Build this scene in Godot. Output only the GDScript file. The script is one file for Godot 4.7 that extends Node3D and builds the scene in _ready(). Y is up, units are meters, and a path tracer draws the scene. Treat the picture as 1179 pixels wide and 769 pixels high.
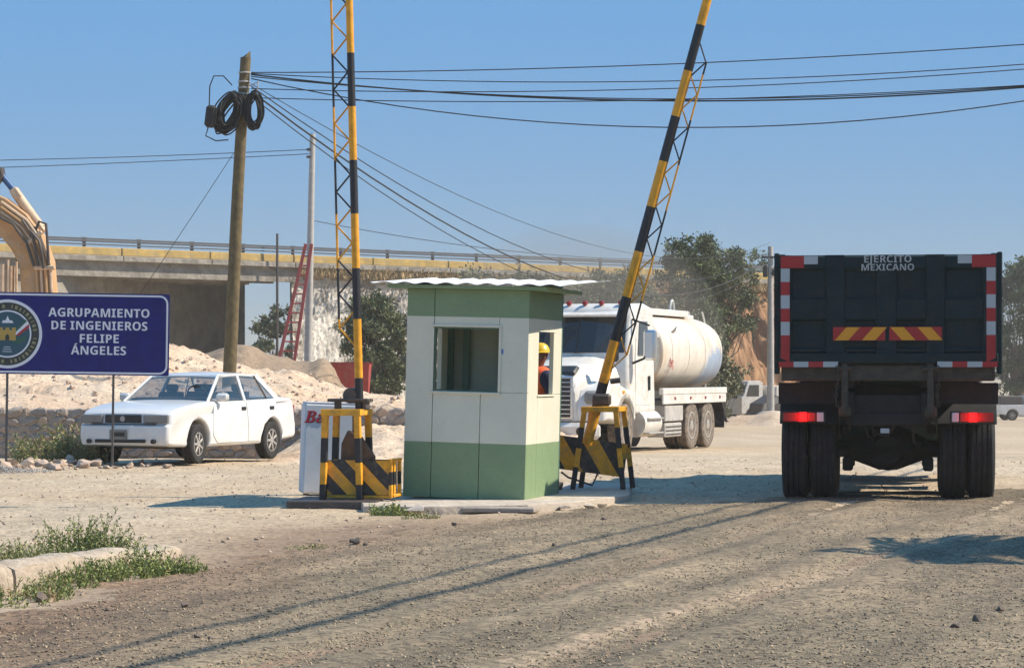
extends Node3D
# A checkpoint on a dusty road: guard booth, two lifted barriers, army dump truck, tanker, sedan, sign, overpass.
# Metres, y up. The camera stands at the origin at eye height and looks along -z.

const EYE := 1.45
var used := {}
var M := {}
var N1: Image
var N2: Image
var N3: Image
var fine_normal: ImageTexture
var rng := RandomNumberGenerator.new()
var gn := FastNoiseLite.new()
var gn2 := FastNoiseLite.new()

# ------------------------------------------------------------------ shape builder
class Shape:
	var p := PackedVector3Array()
	var c := PackedColorArray()
	var cur := Color.WHITE
	var colored := false
	func tri(a: Vector3, b: Vector3, d: Vector3) -> void:
		p.push_back(a); p.push_back(b); p.push_back(d)
		if colored:
			c.push_back(cur); c.push_back(cur); c.push_back(cur)
	func tint(k: Color) -> void:
		colored = true
		cur = k
	func face(pts: Array, outward: Vector3) -> void:
		var n: Vector3 = (pts[0] - pts[2]).cross(pts[0] - pts[1])
		var flip: bool = n.dot(outward) < 0.0
		for i in range(1, pts.size() - 1):
			if flip: tri(pts[0], pts[i + 1], pts[i])
			else: tri(pts[0], pts[i], pts[i + 1])
	func box(at: Vector3, s: Vector3, b := Basis.IDENTITY, bev := 0.0) -> void:
		var h := s * 0.5
		bev = minf(bev, minf(h.x, minf(h.y, h.z)) * 0.9)
		var e := bev
		var k := {}
		for sx in [-1, 1]:
			for sy in [-1, 1]:
				for sz in [-1, 1]:
					var w := Vector3(sx, sy, sz)
					k[[0, sx, sy, sz]] = at + b * (w * (h - Vector3(0, e, e)))
					k[[1, sx, sy, sz]] = at + b * (w * (h - Vector3(e, 0, e)))
					k[[2, sx, sy, sz]] = at + b * (w * (h - Vector3(e, e, 0)))
		for s1 in [-1, 1]:
			face([k[[0, s1, -1, -1]], k[[0, s1, 1, -1]], k[[0, s1, 1, 1]], k[[0, s1, -1, 1]]], b * Vector3(s1, 0, 0))
			face([k[[1, -1, s1, -1]], k[[1, 1, s1, -1]], k[[1, 1, s1, 1]], k[[1, -1, s1, 1]]], b * Vector3(0, s1, 0))
			face([k[[2, -1, -1, s1]], k[[2, 1, -1, s1]], k[[2, 1, 1, s1]], k[[2, -1, 1, s1]]], b * Vector3(0, 0, s1))
		if e <= 0.0: return
		for s1 in [-1, 1]:
			for s2 in [-1, 1]:
				face([k[[1, -1, s1, s2]], k[[1, 1, s1, s2]], k[[2, 1, s1, s2]], k[[2, -1, s1, s2]]], b * Vector3(0, s1, s2))
				face([k[[0, s1, -1, s2]], k[[0, s1, 1, s2]], k[[2, s1, 1, s2]], k[[2, s1, -1, s2]]], b * Vector3(s1, 0, s2))
				face([k[[0, s1, s2, -1]], k[[0, s1, s2, 1]], k[[1, s1, s2, 1]], k[[1, s1, s2, -1]]], b * Vector3(s1, s2, 0))
				for s3 in [-1, 1]:
					face([k[[0, s1, s2, s3]], k[[1, s1, s2, s3]], k[[2, s1, s2, s3]]], b * Vector3(s1, s2, s3))
	# a box between two points
	func bar(a: Vector3, z: Vector3, w: float, t: float, bev := 0.0, up := Vector3.UP) -> void:
		var y := (z - a).normalized()
		var x := y.cross(up if absf(y.dot(up)) < 0.98 else Vector3.RIGHT).normalized()
		var q := x.cross(y)
		box((a + z) * 0.5, Vector3(w, a.distance_to(z), t), Basis(x, y, q), bev)
	func tube(pts: Array, r0: float, r1 := -1.0, sides := 10, caps := true) -> void:
		if r1 < 0.0: r1 = r0
		var rings := []
		var n := pts.size()
		var x := Vector3.ZERO
		for i in n:
			var t: Vector3 = ((pts[mini(i + 1, n - 1)] as Vector3) - (pts[maxi(i - 1, 0)] as Vector3)).normalized()
			if i == 0: x = t.cross(Vector3.UP if absf(t.y) < 0.9 else Vector3.RIGHT).normalized()
			else: x = (x - t * x.dot(t)).normalized()
			var y := t.cross(x)
			var r := lerpf(r0, r1, float(i) / maxf(1.0, n - 1.0))
			var ring := []
			for k in sides:
				var a := TAU * k / sides
				ring.push_back((pts[i] as Vector3) + (x * cos(a) + y * sin(a)) * r)
			rings.push_back(ring)
		loft(rings, caps, caps)
	func loft(rings: Array, cap0 := true, cap1 := true) -> void:
		var m: int = rings[0].size()
		var vote := 0.0
		var cen := []
		for r in rings:
			var s := Vector3.ZERO
			for q in r: s += q
			cen.push_back(s / m)
		for i in rings.size() - 1:
			for j in m:
				var a: Vector3 = rings[i][j]
				var b: Vector3 = rings[i][(j + 1) % m]
				var d: Vector3 = rings[i + 1][j]
				vote += (a - d).cross(a - b).dot(a - cen[i])
		var flip := vote < 0.0
		for i in rings.size() - 1:
			for j in m:
				var a: Vector3 = rings[i][j]
				var b: Vector3 = rings[i][(j + 1) % m]
				var d: Vector3 = rings[i + 1][j]
				var e: Vector3 = rings[i + 1][(j + 1) % m]
				if flip:
					tri(a, d, b); tri(b, d, e)
				else:
					tri(a, b, d); tri(b, e, d)
		if cap0:
			for j in m: face([cen[0], rings[0][j], rings[0][(j + 1) % m]], cen[0] - cen[1])
		if cap1:
			var l := rings.size() - 1
			for j in m: face([cen[l], rings[l][j], rings[l][(j + 1) % m]], cen[l] - cen[l - 1])
	# profile: Vector2(radius, along the axis); the axis is xf's z
	func lathe(profile: Array, xf := Transform3D.IDENTITY, seg := 28) -> void:
		var rings := []
		for q in profile:
			var ring := []
			for k in seg:
				var a := TAU * k / seg
				ring.push_back(xf * Vector3(cos(a) * q.x, sin(a) * q.x, q.y))
			rings.push_back(ring)
		loft(rings, profile[0].x > 0.001, profile[-1].x > 0.001)
	# polygon in the xy plane of xf pushed from z0 to z1, with rounded edges and an optional bend
	func prism(poly: Array, z0: float, z1: float, xf := Transform3D.IDENTITY, bev := 0.0, steps := 1, bend = null, mids := 0) -> void:
		var q := PackedVector2Array(poly)
		if Geometry2D.is_polygon_clockwise(q): q.reverse()
		var m := q.size()
		var inner := PackedVector2Array()
		for i in m:
			var a := (q[i] - q[(i + m - 1) % m]).normalized()
			var b := (q[(i + 1) % m] - q[i]).normalized()
			var na := Vector2(a.y, -a.x)
			var nb := Vector2(b.y, -b.x)
			var k := (na + nb)
			k = k / maxf(0.35, k.length_squared() * 0.5)
			inner.push_back(-k)
		var lay := []
		if bev > 0.0:
			for s in steps + 1:
				var a := PI * 0.5 * s / steps
				lay.push_back([z0 + bev * (1.0 - cos(a)), bev * (1.0 - sin(a))])
			for s in mids:
				lay.push_back([lerpf(z0 + bev, z1 - bev, (s + 1.0) / (mids + 1.0)), 0.0])
			for s in steps + 1:
				var a := PI * 0.5 * (steps - s) / steps
				lay.push_back([z1 - bev * (1.0 - cos(a)), bev * (1.0 - sin(a))])
		else:
			lay = [[z0, 0.0]]
			for s in mids: lay.push_back([lerpf(z0, z1, (s + 1.0) / (mids + 1.0)), 0.0])
			lay.push_back([z1, 0.0])
		var rings := []
		for l in lay:
			var ring := []
			for i in m:
				var v := Vector3(q[i].x + inner[i].x * l[1], q[i].y + inner[i].y * l[1], l[0])
				if bend != null: v = bend.call(v)
				ring.push_back(xf * v)
			rings.push_back(ring)
		for i in rings.size() - 1:
			for j in m:
				var a: Vector3 = rings[i][j]
				var b: Vector3 = rings[i][(j + 1) % m]
				var d: Vector3 = rings[i + 1][j]
				var e: Vector3 = rings[i + 1][(j + 1) % m]
				tri(a, d, b); tri(b, d, e)
		var t := Geometry2D.triangulate_polygon(q)
		for e in [0, rings.size() - 1]:
			var out: Vector3 = xf.basis.z * (-1.0 if e == 0 else 1.0)
			for i in range(0, t.size(), 3):
				face([rings[e][t[i]], rings[e][t[i + 1]], rings[e][t[i + 2]]], out)
	func mesh(mat: Material, angle := 42.0) -> ArrayMesh:
		var nf := p.size() / 3
		var fnm := PackedVector3Array(); fnm.resize(nf)
		var near := {}
		for f in nf:
			var a := p[f * 3]; var b := p[f * 3 + 1]; var d := p[f * 3 + 2]
			fnm[f] = (a - d).cross(a - b)
			for i in 3:
				var k := Vector3i((p[f * 3 + i] * 4000.0).round())
				if near.has(k): near[k].push_back(f)
				else: near[k] = PackedInt32Array([f])
		var lim := cos(deg_to_rad(angle))
		var nn := PackedVector3Array(); nn.resize(p.size())
		for f in nf:
			var un := fnm[f].normalized()
			for i in 3:
				var s := Vector3.ZERO
				for g in near[Vector3i((p[f * 3 + i] * 4000.0).round())]:
					if fnm[g].normalized().dot(un) > lim: s += fnm[g]
				nn[f * 3 + i] = s.normalized() if s.length_squared() > 1e-18 else Vector3.UP
		var arr := []
		arr.resize(Mesh.ARRAY_MAX)
		arr[Mesh.ARRAY_VERTEX] = p
		arr[Mesh.ARRAY_NORMAL] = nn
		if colored: arr[Mesh.ARRAY_COLOR] = c
		var am := ArrayMesh.new()
		am.add_surface_from_arrays(Mesh.PRIMITIVE_TRIANGLES, arr)
		am.surface_set_material(0, mat)
		return am

func sh() -> Shape:
	return Shape.new()

func numbered(n: String) -> String:
	if not used.has(n):
		used[n] = 0
		return n
	used[n] += 1
	return "%s_%03d" % [n, used[n]]

func put(called: String, mesh: Mesh, parent: Node = self) -> MeshInstance3D:
	var o := MeshInstance3D.new()
	o.mesh = mesh
	o.name = numbered(called) if parent == self else called
	parent.add_child(o, true)
	return o

func obj(called: String, s: Shape, mat: Material, parent: Node = self, angle := 42.0) -> MeshInstance3D:
	return put(called, s.mesh(mat, angle), parent)

func tag(o: Node, label: String, category: String, group := "", kind := "") -> Node:
	if label: o.set_meta("label", label)
	if category: o.set_meta("category", category)
	if group: o.set_meta("group", group)
	if kind: o.set_meta("kind", kind)
	return o

func thing(called: String, label: String, category: String, at := Vector3.ZERO, turn := 0.0, group := "") -> Node3D:
	var o := Node3D.new()
	o.name = numbered(called)
	add_child(o)
	o.position = at
	o.rotation.y = turn
	tag(o, label, category, group)
	return o

func sub(called: String, parent: Node, at := Vector3.ZERO) -> Node3D:
	var o := Node3D.new()
	o.name = called
	parent.add_child(o, true)
	o.position = at
	return o

# ------------------------------------------------------------------ materials
func noise_image(seed_: int, freq: float, oct: int, size := 256) -> Image:
	var n := FastNoiseLite.new()
	n.seed = seed_
	n.frequency = freq
	n.noise_type = FastNoiseLite.TYPE_SIMPLEX_SMOOTH
	n.fractal_octaves = oct
	var im := n.get_seamless_image(size, size)
	im.convert(Image.FORMAT_L8)
	return im

# linear base colour with uneven tone, and stains of a second colour where a coarse noise is high
func mk(called: String, col: Color, rough: float, vary := 0.12, dirt := Color(0.4, 0.32, 0.24), dirty := 0.0, scale := 0.7, metal := 0.0, bump := 0.0) -> StandardMaterial3D:
	var a := N1.get_data()
	var b := N2.get_data()
	var d := N3.get_data()
	var px := PackedByteArray()
	px.resize(256 * 256 * 3)
	for i in 256 * 256:
		var fine: float = b[i] / 255.0 - 0.5
		var k: float = 1.0 + vary * ((a[i] / 255.0 - 0.5) * 1.6 + fine * 1.2)
		var m: float = 0.0
		if dirty > 0.0:
			m = clampf((d[i] / 255.0 - 0.62 + dirty * 0.55 + fine * 0.5) * 3.2, 0.0, 1.0) * minf(1.0, dirty * 1.6)
		var r := Color(lerpf(col.r * k, dirt.r, m), lerpf(col.g * k, dirt.g, m), lerpf(col.b * k, dirt.b, m)).linear_to_srgb()
		px[i * 3] = clampi(int(r.r * 255.0 + 0.5), 0, 255)
		px[i * 3 + 1] = clampi(int(r.g * 255.0 + 0.5), 0, 255)
		px[i * 3 + 2] = clampi(int(r.b * 255.0 + 0.5), 0, 255)
	var m := StandardMaterial3D.new()
	m.albedo_texture = ImageTexture.create_from_image(Image.create_from_data(256, 256, false, Image.FORMAT_RGB8, px))
	m.uv1_triplanar = true
	m.uv1_scale = Vector3.ONE * scale
	m.roughness = rough
	m.metallic = metal
	if bump > 0.0:
		m.normal_enabled = true
		m.normal_texture = fine_normal
		m.normal_scale = bump
	M[called] = m
	return m

func plain(called: String, col: Color, rough: float, metal := 0.0) -> StandardMaterial3D:
	var m := StandardMaterial3D.new()
	m.albedo_color = col.linear_to_srgb()
	m.roughness = rough
	m.metallic = metal
	M[called] = m
	return m

# white texture with uneven tone, times the vertex colour
func tinted(called: String, rough: float, vary: float, scale: float, bump := 0.0, dirty := 0.0) -> StandardMaterial3D:
	var m := mk(called, Color(0.8, 0.8, 0.8), rough, vary, Color(0.42, 0.34, 0.26), dirty, scale, 0.0, bump)
	m.vertex_color_use_as_albedo = true
	return m

func leafmat(called: String) -> void:
	var m := StandardMaterial3D.new()
	m.vertex_color_use_as_albedo = true
	m.roughness = 0.75
	m.backlight_enabled = true
	m.backlight = Color(0.16, 0.2, 0.08)
	m.cull_mode = BaseMaterial3D.CULL_DISABLED
	M[called] = m

func glass(called: String, col: Color, alpha: float) -> void:
	var m := StandardMaterial3D.new()
	var k := col.linear_to_srgb()
	m.albedo_color = Color(k.r, k.g, k.b, alpha)
	m.transparency = BaseMaterial3D.TRANSPARENCY_ALPHA
	m.roughness = 0.03
	m.metallic_specular = 0.6
	M[called] = m

func materials() -> void:
	N1 = noise_image(3, 0.012, 4)
	N2 = noise_image(7, 0.09, 3)
	N3 = noise_image(11, 0.02, 5)
	var bm := noise_image(5, 0.06, 4)
	bm.convert(Image.FORMAT_RGBA8)
	bm.bump_map_to_normal_map(4.0)
	fine_normal = ImageTexture.create_from_image(bm)
	var dust := Color(0.46, 0.36, 0.27)
	mk("booth_green", Color(0.21, 0.30, 0.155), 0.6, 0.07, Color(0.36, 0.36, 0.27), 0.04, 0.8, 0.0, 0.1)
	mk("booth_white", Color(0.70, 0.675, 0.53), 0.55, 0.045, Color(0.50, 0.46, 0.36), 0.05, 0.7, 0.0, 0.1)
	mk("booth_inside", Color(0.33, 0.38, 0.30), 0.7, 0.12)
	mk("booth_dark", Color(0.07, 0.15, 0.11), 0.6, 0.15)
	mk("roof_white", Color(0.80, 0.80, 0.76), 0.5, 0.08, Color(0.5, 0.42, 0.33), 0.12, 1.1)
	tinted("stripe_paint", 0.55, 0.28, 1.6, 0.15, 0.2)
	mk("yellow", Color(0.78, 0.36, 0.015), 0.55, 0.24, Color(0.34, 0.22, 0.11), 0.24, 1.6)
	mk("black", Color(0.022, 0.022, 0.024), 0.5, 0.4, Color(0.16, 0.13, 0.10), 0.22, 1.6)
	mk("dark_steel", Color(0.055, 0.05, 0.048), 0.55, 0.3, Color(0.15, 0.09, 0.055), 0.3, 1.2)
	mk("rust", Color(0.16, 0.08, 0.04), 0.8, 0.4, Color(0.06, 0.05, 0.05), 0.3, 1.5)
	mk("concrete", Color(0.50, 0.43, 0.35), 0.92, 0.22, Color(0.32, 0.24, 0.17), 0.28, 0.9, 0.0, 0.5)
	mk("kerb_concrete", Color(0.44, 0.36, 0.27), 0.95, 0.3, Color(0.26, 0.19, 0.13), 0.34, 1.6, 0.0, 0.8)
	mk("bridge_concrete", Color(0.33, 0.295, 0.245), 0.92, 0.35, Color(0.15, 0.13, 0.11), 0.34, 0.16, 0.0, 0.3)
	mk("bridge_yellow", Color(0.50, 0.335, 0.105), 0.9, 0.3, Color(0.32, 0.25, 0.14), 0.36, 0.25)
	mk("rail_grey", Color(0.085, 0.085, 0.09), 0.6, 0.2)
	mk("pole_concrete", Color(0.42, 0.40, 0.37), 0.85, 0.16, Color(0.25, 0.22, 0.19), 0.2, 0.8)
	mk("pole_wood", Color(0.15, 0.112, 0.05), 0.9, 0.4, Color(0.065, 0.05, 0.03), 0.36, 1.0, 0.0, 0.4)
	mk("car_white", Color(0.70, 0.70, 0.68), 0.28, 0.05, Color(0.55, 0.47, 0.38), 0.12, 0.6)
	M.car_white.clearcoat_enabled = true
	M.car_white.clearcoat = 0.6
	mk("truck_white", Color(0.66, 0.645, 0.60), 0.4, 0.08, Color(0.50, 0.38, 0.27), 0.28, 0.6)
	tinted("tank_paint", 0.5, 0.16, 0.5)
	mk("tank_seam", Color(0.55, 0.46, 0.36), 0.6, 0.2)
	mk("tyre", Color(0.016, 0.016, 0.016), 0.9, 0.3, Color(0.06, 0.05, 0.04), 0.18, 1.4, 0.0, 0.3)
	mk("tyre_dusty", Color(0.12, 0.10, 0.085), 0.95, 0.3, Color(0.32, 0.25, 0.18), 0.42, 1.4, 0.0, 0.3)
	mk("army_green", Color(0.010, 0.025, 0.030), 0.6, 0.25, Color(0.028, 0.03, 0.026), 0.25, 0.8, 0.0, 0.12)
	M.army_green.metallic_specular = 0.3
	mk("army_sill", Color(0.045, 0.038, 0.028), 0.7, 0.3, Color(0.09, 0.07, 0.05), 0.3, 1.3)
	mk("chassis", Color(0.010, 0.010, 0.011), 0.8, 0.35, Color(0.030, 0.025, 0.02), 0.22, 1.2)
	mk("rim_grey", Color(0.42, 0.40, 0.37), 0.5, 0.15, Color(0.28, 0.22, 0.16), 0.25, 2.0, 0.3)
	plain("chrome", Color(0.62, 0.63, 0.65), 0.2, 0.9)
	plain("black_trim", Color(0.015, 0.015, 0.016), 0.5)
	plain("red_tape", Color(0.42, 0.018, 0.016), 0.45)
	plain("white_tape", Color(0.46, 0.48, 0.48), 0.4)
	plain("orange_tape", Color(0.80, 0.33, 0.012), 0.45)
	plain("stencil", Color(0.42, 0.43, 0.41), 0.7)
	plain("lens_clear", Color(0.55, 0.55, 0.54), 0.2)
	plain("lens_grey", Color(0.20, 0.20, 0.19), 0.15)
	plain("lens_red", Color(0.26, 0.012, 0.01), 0.2)
	var lit := plain("lens_lit", Color(0.7, 0.02, 0.02), 0.3)
	lit.emission_enabled = true
	lit.emission = Color(1.0, 0.06, 0.05)
	lit.emission_energy_multiplier = 0.9
	mk("sign_blue", Color(0.009, 0.013, 0.145), 0.5, 0.18, Color(0.03, 0.03, 0.14), 0.1, 0.8)
	M.sign_blue.metallic_specular = 0.3
	plain("sign_white", Color(0.70, 0.72, 0.76), 0.5)
	plain("emblem_ring", Color(0.022, 0.030, 0.028), 0.5)
	plain("emblem_teal", Color(0.012, 0.075, 0.11), 0.5)
	plain("emblem_green", Color(0.02, 0.10, 0.07), 0.5)
	plain("emblem_gold", Color(0.44, 0.29, 0.06), 0.5)
	plain("emblem_red", Color(0.36, 0.02, 0.03), 0.5)
	plain("emblem_text", Color(0.26, 0.25, 0.12), 0.6)
	mk("post_steel", Color(0.11, 0.10, 0.09), 0.6, 0.2)
	mk("excavator_orange", Color(0.52, 0.29, 0.115), 0.6, 0.2, Color(0.46, 0.33, 0.21), 0.35, 0.6)
	mk("excavator_pale", Color(0.60, 0.44, 0.29), 0.6, 0.2, Color(0.40, 0.27, 0.17), 0.3, 0.9)
	plain("hydraulic_blue", Color(0.02, 0.10, 0.26), 0.5)
	mk("red_paint", Color(0.36, 0.035, 0.03), 0.6, 0.2, Color(0.3, 0.16, 0.1), 0.25, 0.8)
	mk("ladder_red", Color(0.30, 0.05, 0.045), 0.7, 0.2)
	plain("cable", Color(0.015, 0.015, 0.016), 0.7)
	mk("panel_white", Color(0.62, 0.63, 0.66), 0.5, 0.08, Color(0.45, 0.42, 0.38), 0.14, 1.0)
	plain("letter_red", Color(0.40, 0.015, 0.03), 0.5)
	plain("letter_shadow", Color(0.03, 0.01, 0.015), 0.6)
	plain("vest_orange", Color(0.85, 0.13, 0.03), 0.8)
	plain("helmet_yellow", Color(0.72, 0.46, 0.02), 0.35)
	plain("denim", Color(0.02, 0.026, 0.07), 0.9)
	plain("skin", Color(0.22, 0.11, 0.065), 0.6)
	plain("hair", Color(0.012, 0.01, 0.009), 0.8)
	plain("reflective", Color(0.6, 0.62, 0.55), 0.4)
	mk("seat_cloth", Color(0.06, 0.062, 0.065), 0.9, 0.2)
	mk("stone_a", Color(0.36, 0.30, 0.25), 0.95, 0.3, Color(0.22, 0.17, 0.13), 0.3, 1.3, 0.0, 0.6)
	mk("stone_b", Color(0.46, 0.35, 0.27), 0.95, 0.3, Color(0.30, 0.22, 0.16), 0.3, 1.3, 0.0, 0.6)
	mk("stone_c", Color(0.27, 0.24, 0.22), 0.95, 0.3, Color(0.40, 0.33, 0.27), 0.3, 1.3, 0.0, 0.6)
	mk("mortar", Color(0.40, 0.33, 0.27), 0.95, 0.25, Color(0.25, 0.2, 0.16), 0.2, 1.0, 0.0, 0.5)
	mk("rock", Color(0.50, 0.38, 0.29), 0.95, 0.25, Color(0.33, 0.25, 0.19), 0.3, 1.8, 0.0, 0.6)
	mk("rock_dark", Color(0.14, 0.11, 0.09), 0.95, 0.3, Color(0.24, 0.17, 0.12), 0.3, 1.8, 0.0, 0.6)
	mk("pebble_d", Color(0.42, 0.325, 0.215), 0.95, 0.3, Color(0.3, 0.22, 0.15), 0.2, 3.0)
	mk("pebble_a", Color(0.31, 0.24, 0.155), 0.95, 0.3, Color(0.2, 0.15, 0.1), 0.2, 3.0)
	mk("pebble_b", Color(0.20, 0.155, 0.105), 0.95, 0.3, Color(0.1, 0.08, 0.06), 0.2, 3.0)
	mk("pebble_c", Color(0.10, 0.08, 0.06), 0.95, 0.3, Color(0.16, 0.12, 0.09), 0.2, 3.0)
	mk("bark", Color(0.14, 0.10, 0.07), 0.95, 0.3)
	tinted("earth", 0.98, 0.34, 0.45, 0.7)
	tinted("masonry", 0.95, 0.5, 0.22, 0.6)
	leafmat("leaf")
	glass("car_glass", Color(0.05, 0.08, 0.08), 0.16)
	glass("dark_glass", Color(0.012, 0.016, 0.018), 0.75)
	M.car_white.clearcoat_roughness = 0.1

# gravel of many tones for the ground, tiled and multiplied with the vertex colour
func ground_material(called: String, seed_: int, contrast: float, specks: int, scale: float) -> StandardMaterial3D:
	var S := 1024
	var a := noise_image(seed_, 0.05, 4, S).get_data()
	var b := noise_image(seed_ + 1, 0.02, 5, S).get_data()
	var v := PackedFloat32Array()
	v.resize(S * S)
	for i in S * S:
		v[i] = 0.70 + contrast * ((a[i] / 255.0 - 0.5) * 1.1 + (b[i] / 255.0 - 0.5) * 0.6)
	var r := RandomNumberGenerator.new()
	r.seed = seed_
	for k in specks:
		var cx := r.randi() % S
		var cy := r.randi() % S
		var rad := 1.6 + 6.0 * pow(r.randf(), 3.0)
		var t := r.randf_range(0.22, 0.58) if r.randf() < 0.55 else r.randf_range(0.78, 0.98)
		var q := int(ceil(rad))
		for y in range(-q, q + 1):
			for x in range(-q, q + 1):
				if x * x + y * y * 1.3 <= rad * rad:
					v[((cy + y + S) % S) * S + (cx + x + S) % S] = t
	var px := PackedByteArray()
	px.resize(S * S)
	var hx := PackedByteArray()
	hx.resize(S * S)
	for i in S * S:
		px[i] = clampi(int(pow(clampf(v[i], 0.0, 1.0), 1.0 / 2.2) * 255.0), 0, 255)
		hx[i] = clampi(int(v[i] * 255.0), 0, 255)
	var m := StandardMaterial3D.new()
	m.albedo_texture = ImageTexture.create_from_image(Image.create_from_data(S, S, false, Image.FORMAT_L8, px))
	var nm := Image.create_from_data(S, S, false, Image.FORMAT_L8, hx)
	nm.convert(Image.FORMAT_RGBA8)
	nm.bump_map_to_normal_map(5.0)
	m.normal_enabled = true
	m.normal_texture = ImageTexture.create_from_image(nm)
	m.normal_scale = 0.6
	m.uv1_triplanar = true
	m.uv1_world_triplanar = true
	m.uv1_scale = Vector3.ONE * scale
	m.vertex_color_use_as_albedo = true
	m.roughness = 0.97
	M[called] = m
	return m

# ------------------------------------------------------------------ ground
const EDGE := [Vector2(-6.5, 2), Vector2(-4.3, 9), Vector2(-3.1, 13.8), Vector2(-2.5, 17.9), Vector2(-1.2, 22.7), Vector2(0.9, 27.2), Vector2(3.5, 29.4), Vector2(6.57, 31.6), Vector2(14, 36), Vector2(60, 55)]

func edge_distance(x: float, d: float) -> float:  # metres inside the road, negative outside
	var best := 1e9
	var side := 1.0
	var q := Vector2(x, d)
	for i in EDGE.size() - 1:
		var a: Vector2 = EDGE[i]
		var b: Vector2 = EDGE[i + 1]
		var e := Geometry2D.get_closest_point_to_segment(q, a, b)
		var l := e.distance_to(q)
		if l < best:
			best = l
			side = 1.0 if (b - a).cross(q - a) < 0.0 else -1.0
	return best * side

func line_distance(x: float, d: float, pts: Array) -> float:
	var best := 1e9
	var q := Vector2(x, d)
	for i in pts.size() - 1:
		best = minf(best, Geometry2D.get_closest_point_to_segment(q, pts[i], pts[i + 1]).distance_to(q))
	return best

func gh(x: float, d: float) -> float:  # height of the ground
	var h := -1.75 * clampf((d - 40.0) / 132.0, 0.0, 1.0)
	return h

func bumps(x: float, d: float) -> float:
	return gn.get_noise_2d(x * 1.0, d * 1.0) * 0.03 + gn2.get_noise_2d(x, d) * 0.012

func steps_list(a: float, b: float, s: float) -> Array:
	var r := []
	var n := int(round((b - a) / s))
	for i in n + 1: r.push_back(a + (b - a) * i / n)
	return r

func grid_mesh(xs: Array, ds: Array, height: Callable, colour: Callable, mat: Material, keep = null) -> ArrayMesh:
	var nx := xs.size()
	var nd := ds.size()
	var v := PackedVector3Array(); v.resize(nx * nd)
	var c := PackedColorArray(); c.resize(nx * nd)
	var nrm := PackedVector3Array(); nrm.resize(nx * nd)
	for j in nd:
		for i in nx:
			v[j * nx + i] = Vector3(xs[i], height.call(xs[i], ds[j]), -ds[j])
			c[j * nx + i] = colour.call(xs[i], ds[j])
	for j in nd:
		for i in nx:
			var ax := v[j * nx + mini(i + 1, nx - 1)] - v[j * nx + maxi(i - 1, 0)]
			var ad := v[mini(j + 1, nd - 1) * nx + i] - v[maxi(j - 1, 0) * nx + i]
			nrm[j * nx + i] = ax.cross(ad).normalized()
	var idx := PackedInt32Array()
	for j in nd - 1:
		for i in nx - 1:
			if keep != null and not keep.call((xs[i] + xs[i + 1]) * 0.5, (ds[j] + ds[j + 1]) * 0.5): continue
			var a := j * nx + i
			idx.append_array([a, a + nx, a + 1, a + 1, a + nx, a + nx + 1])
	var arr := []
	arr.resize(Mesh.ARRAY_MAX)
	arr[Mesh.ARRAY_VERTEX] = v
	arr[Mesh.ARRAY_NORMAL] = nrm
	arr[Mesh.ARRAY_COLOR] = c
	arr[Mesh.ARRAY_INDEX] = idx
	var m := ArrayMesh.new()
	m.add_surface_from_arrays(Mesh.PRIMITIVE_TRIANGLES, arr)
	m.surface_set_material(0, mat)
	return m

const RUT_A := [Vector2(-1.9, 10.5), Vector2(-0.4, 14.6), Vector2(0.9, 18.6), Vector2(2.6, 24.2), Vector2(3.9, 28.6)]
const RUT_B := [Vector2(-0.4, 10.5), Vector2(0.85, 14.1), Vector2(2.3, 18.2), Vector2(4.1, 23.6), Vector2(5.6, 28.3)]
const STREAK_C := [Vector2(-0.2, 11.5), Vector2(0.22, 12.9), Vector2(1.13, 15.6), Vector2(1.6, 16.5), Vector2(3.3, 20.8), Vector2(5.0, 24.0)]

func ground_colour(x: float, d: float) -> Color:
	var beige := Color(0.68, 0.515, 0.335)
	var pale := Color(0.75, 0.59, 0.40)
	var red := Color(0.33, 0.215, 0.13)
	var grey := Color(0.42, 0.35, 0.25)
	var n := gn.get_noise_2d(x * 0.33 + 40.0, d * 0.2)
	var f := gn2.get_noise_2d(x * 0.6, d * 0.35 + 70.0)
	var c := beige.lerp(pale, clampf(0.5 + n * 1.3 + f * 0.5, 0.0, 1.0))
	if d < 50.0 and x < 14.0:
		var e := -edge_distance(x, d)
		var near := clampf(1.0 - (e + n * 1.2) / 1.7, 0.0, 1.0) * clampf((27.5 - d) / 3.0, 0.0, 1.0)
		c = c.lerp(red, near * 0.85)
		var g := clampf(0.25 + n * 1.6, 0.0, 1.0) * clampf((36.0 - d) / 6.0, 0.0, 1.0)
		c = c.lerp(grey, g * 0.30 * (1.0 - near))
	return c * 0.92 * (1.0 + 0.14 * f)

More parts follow.
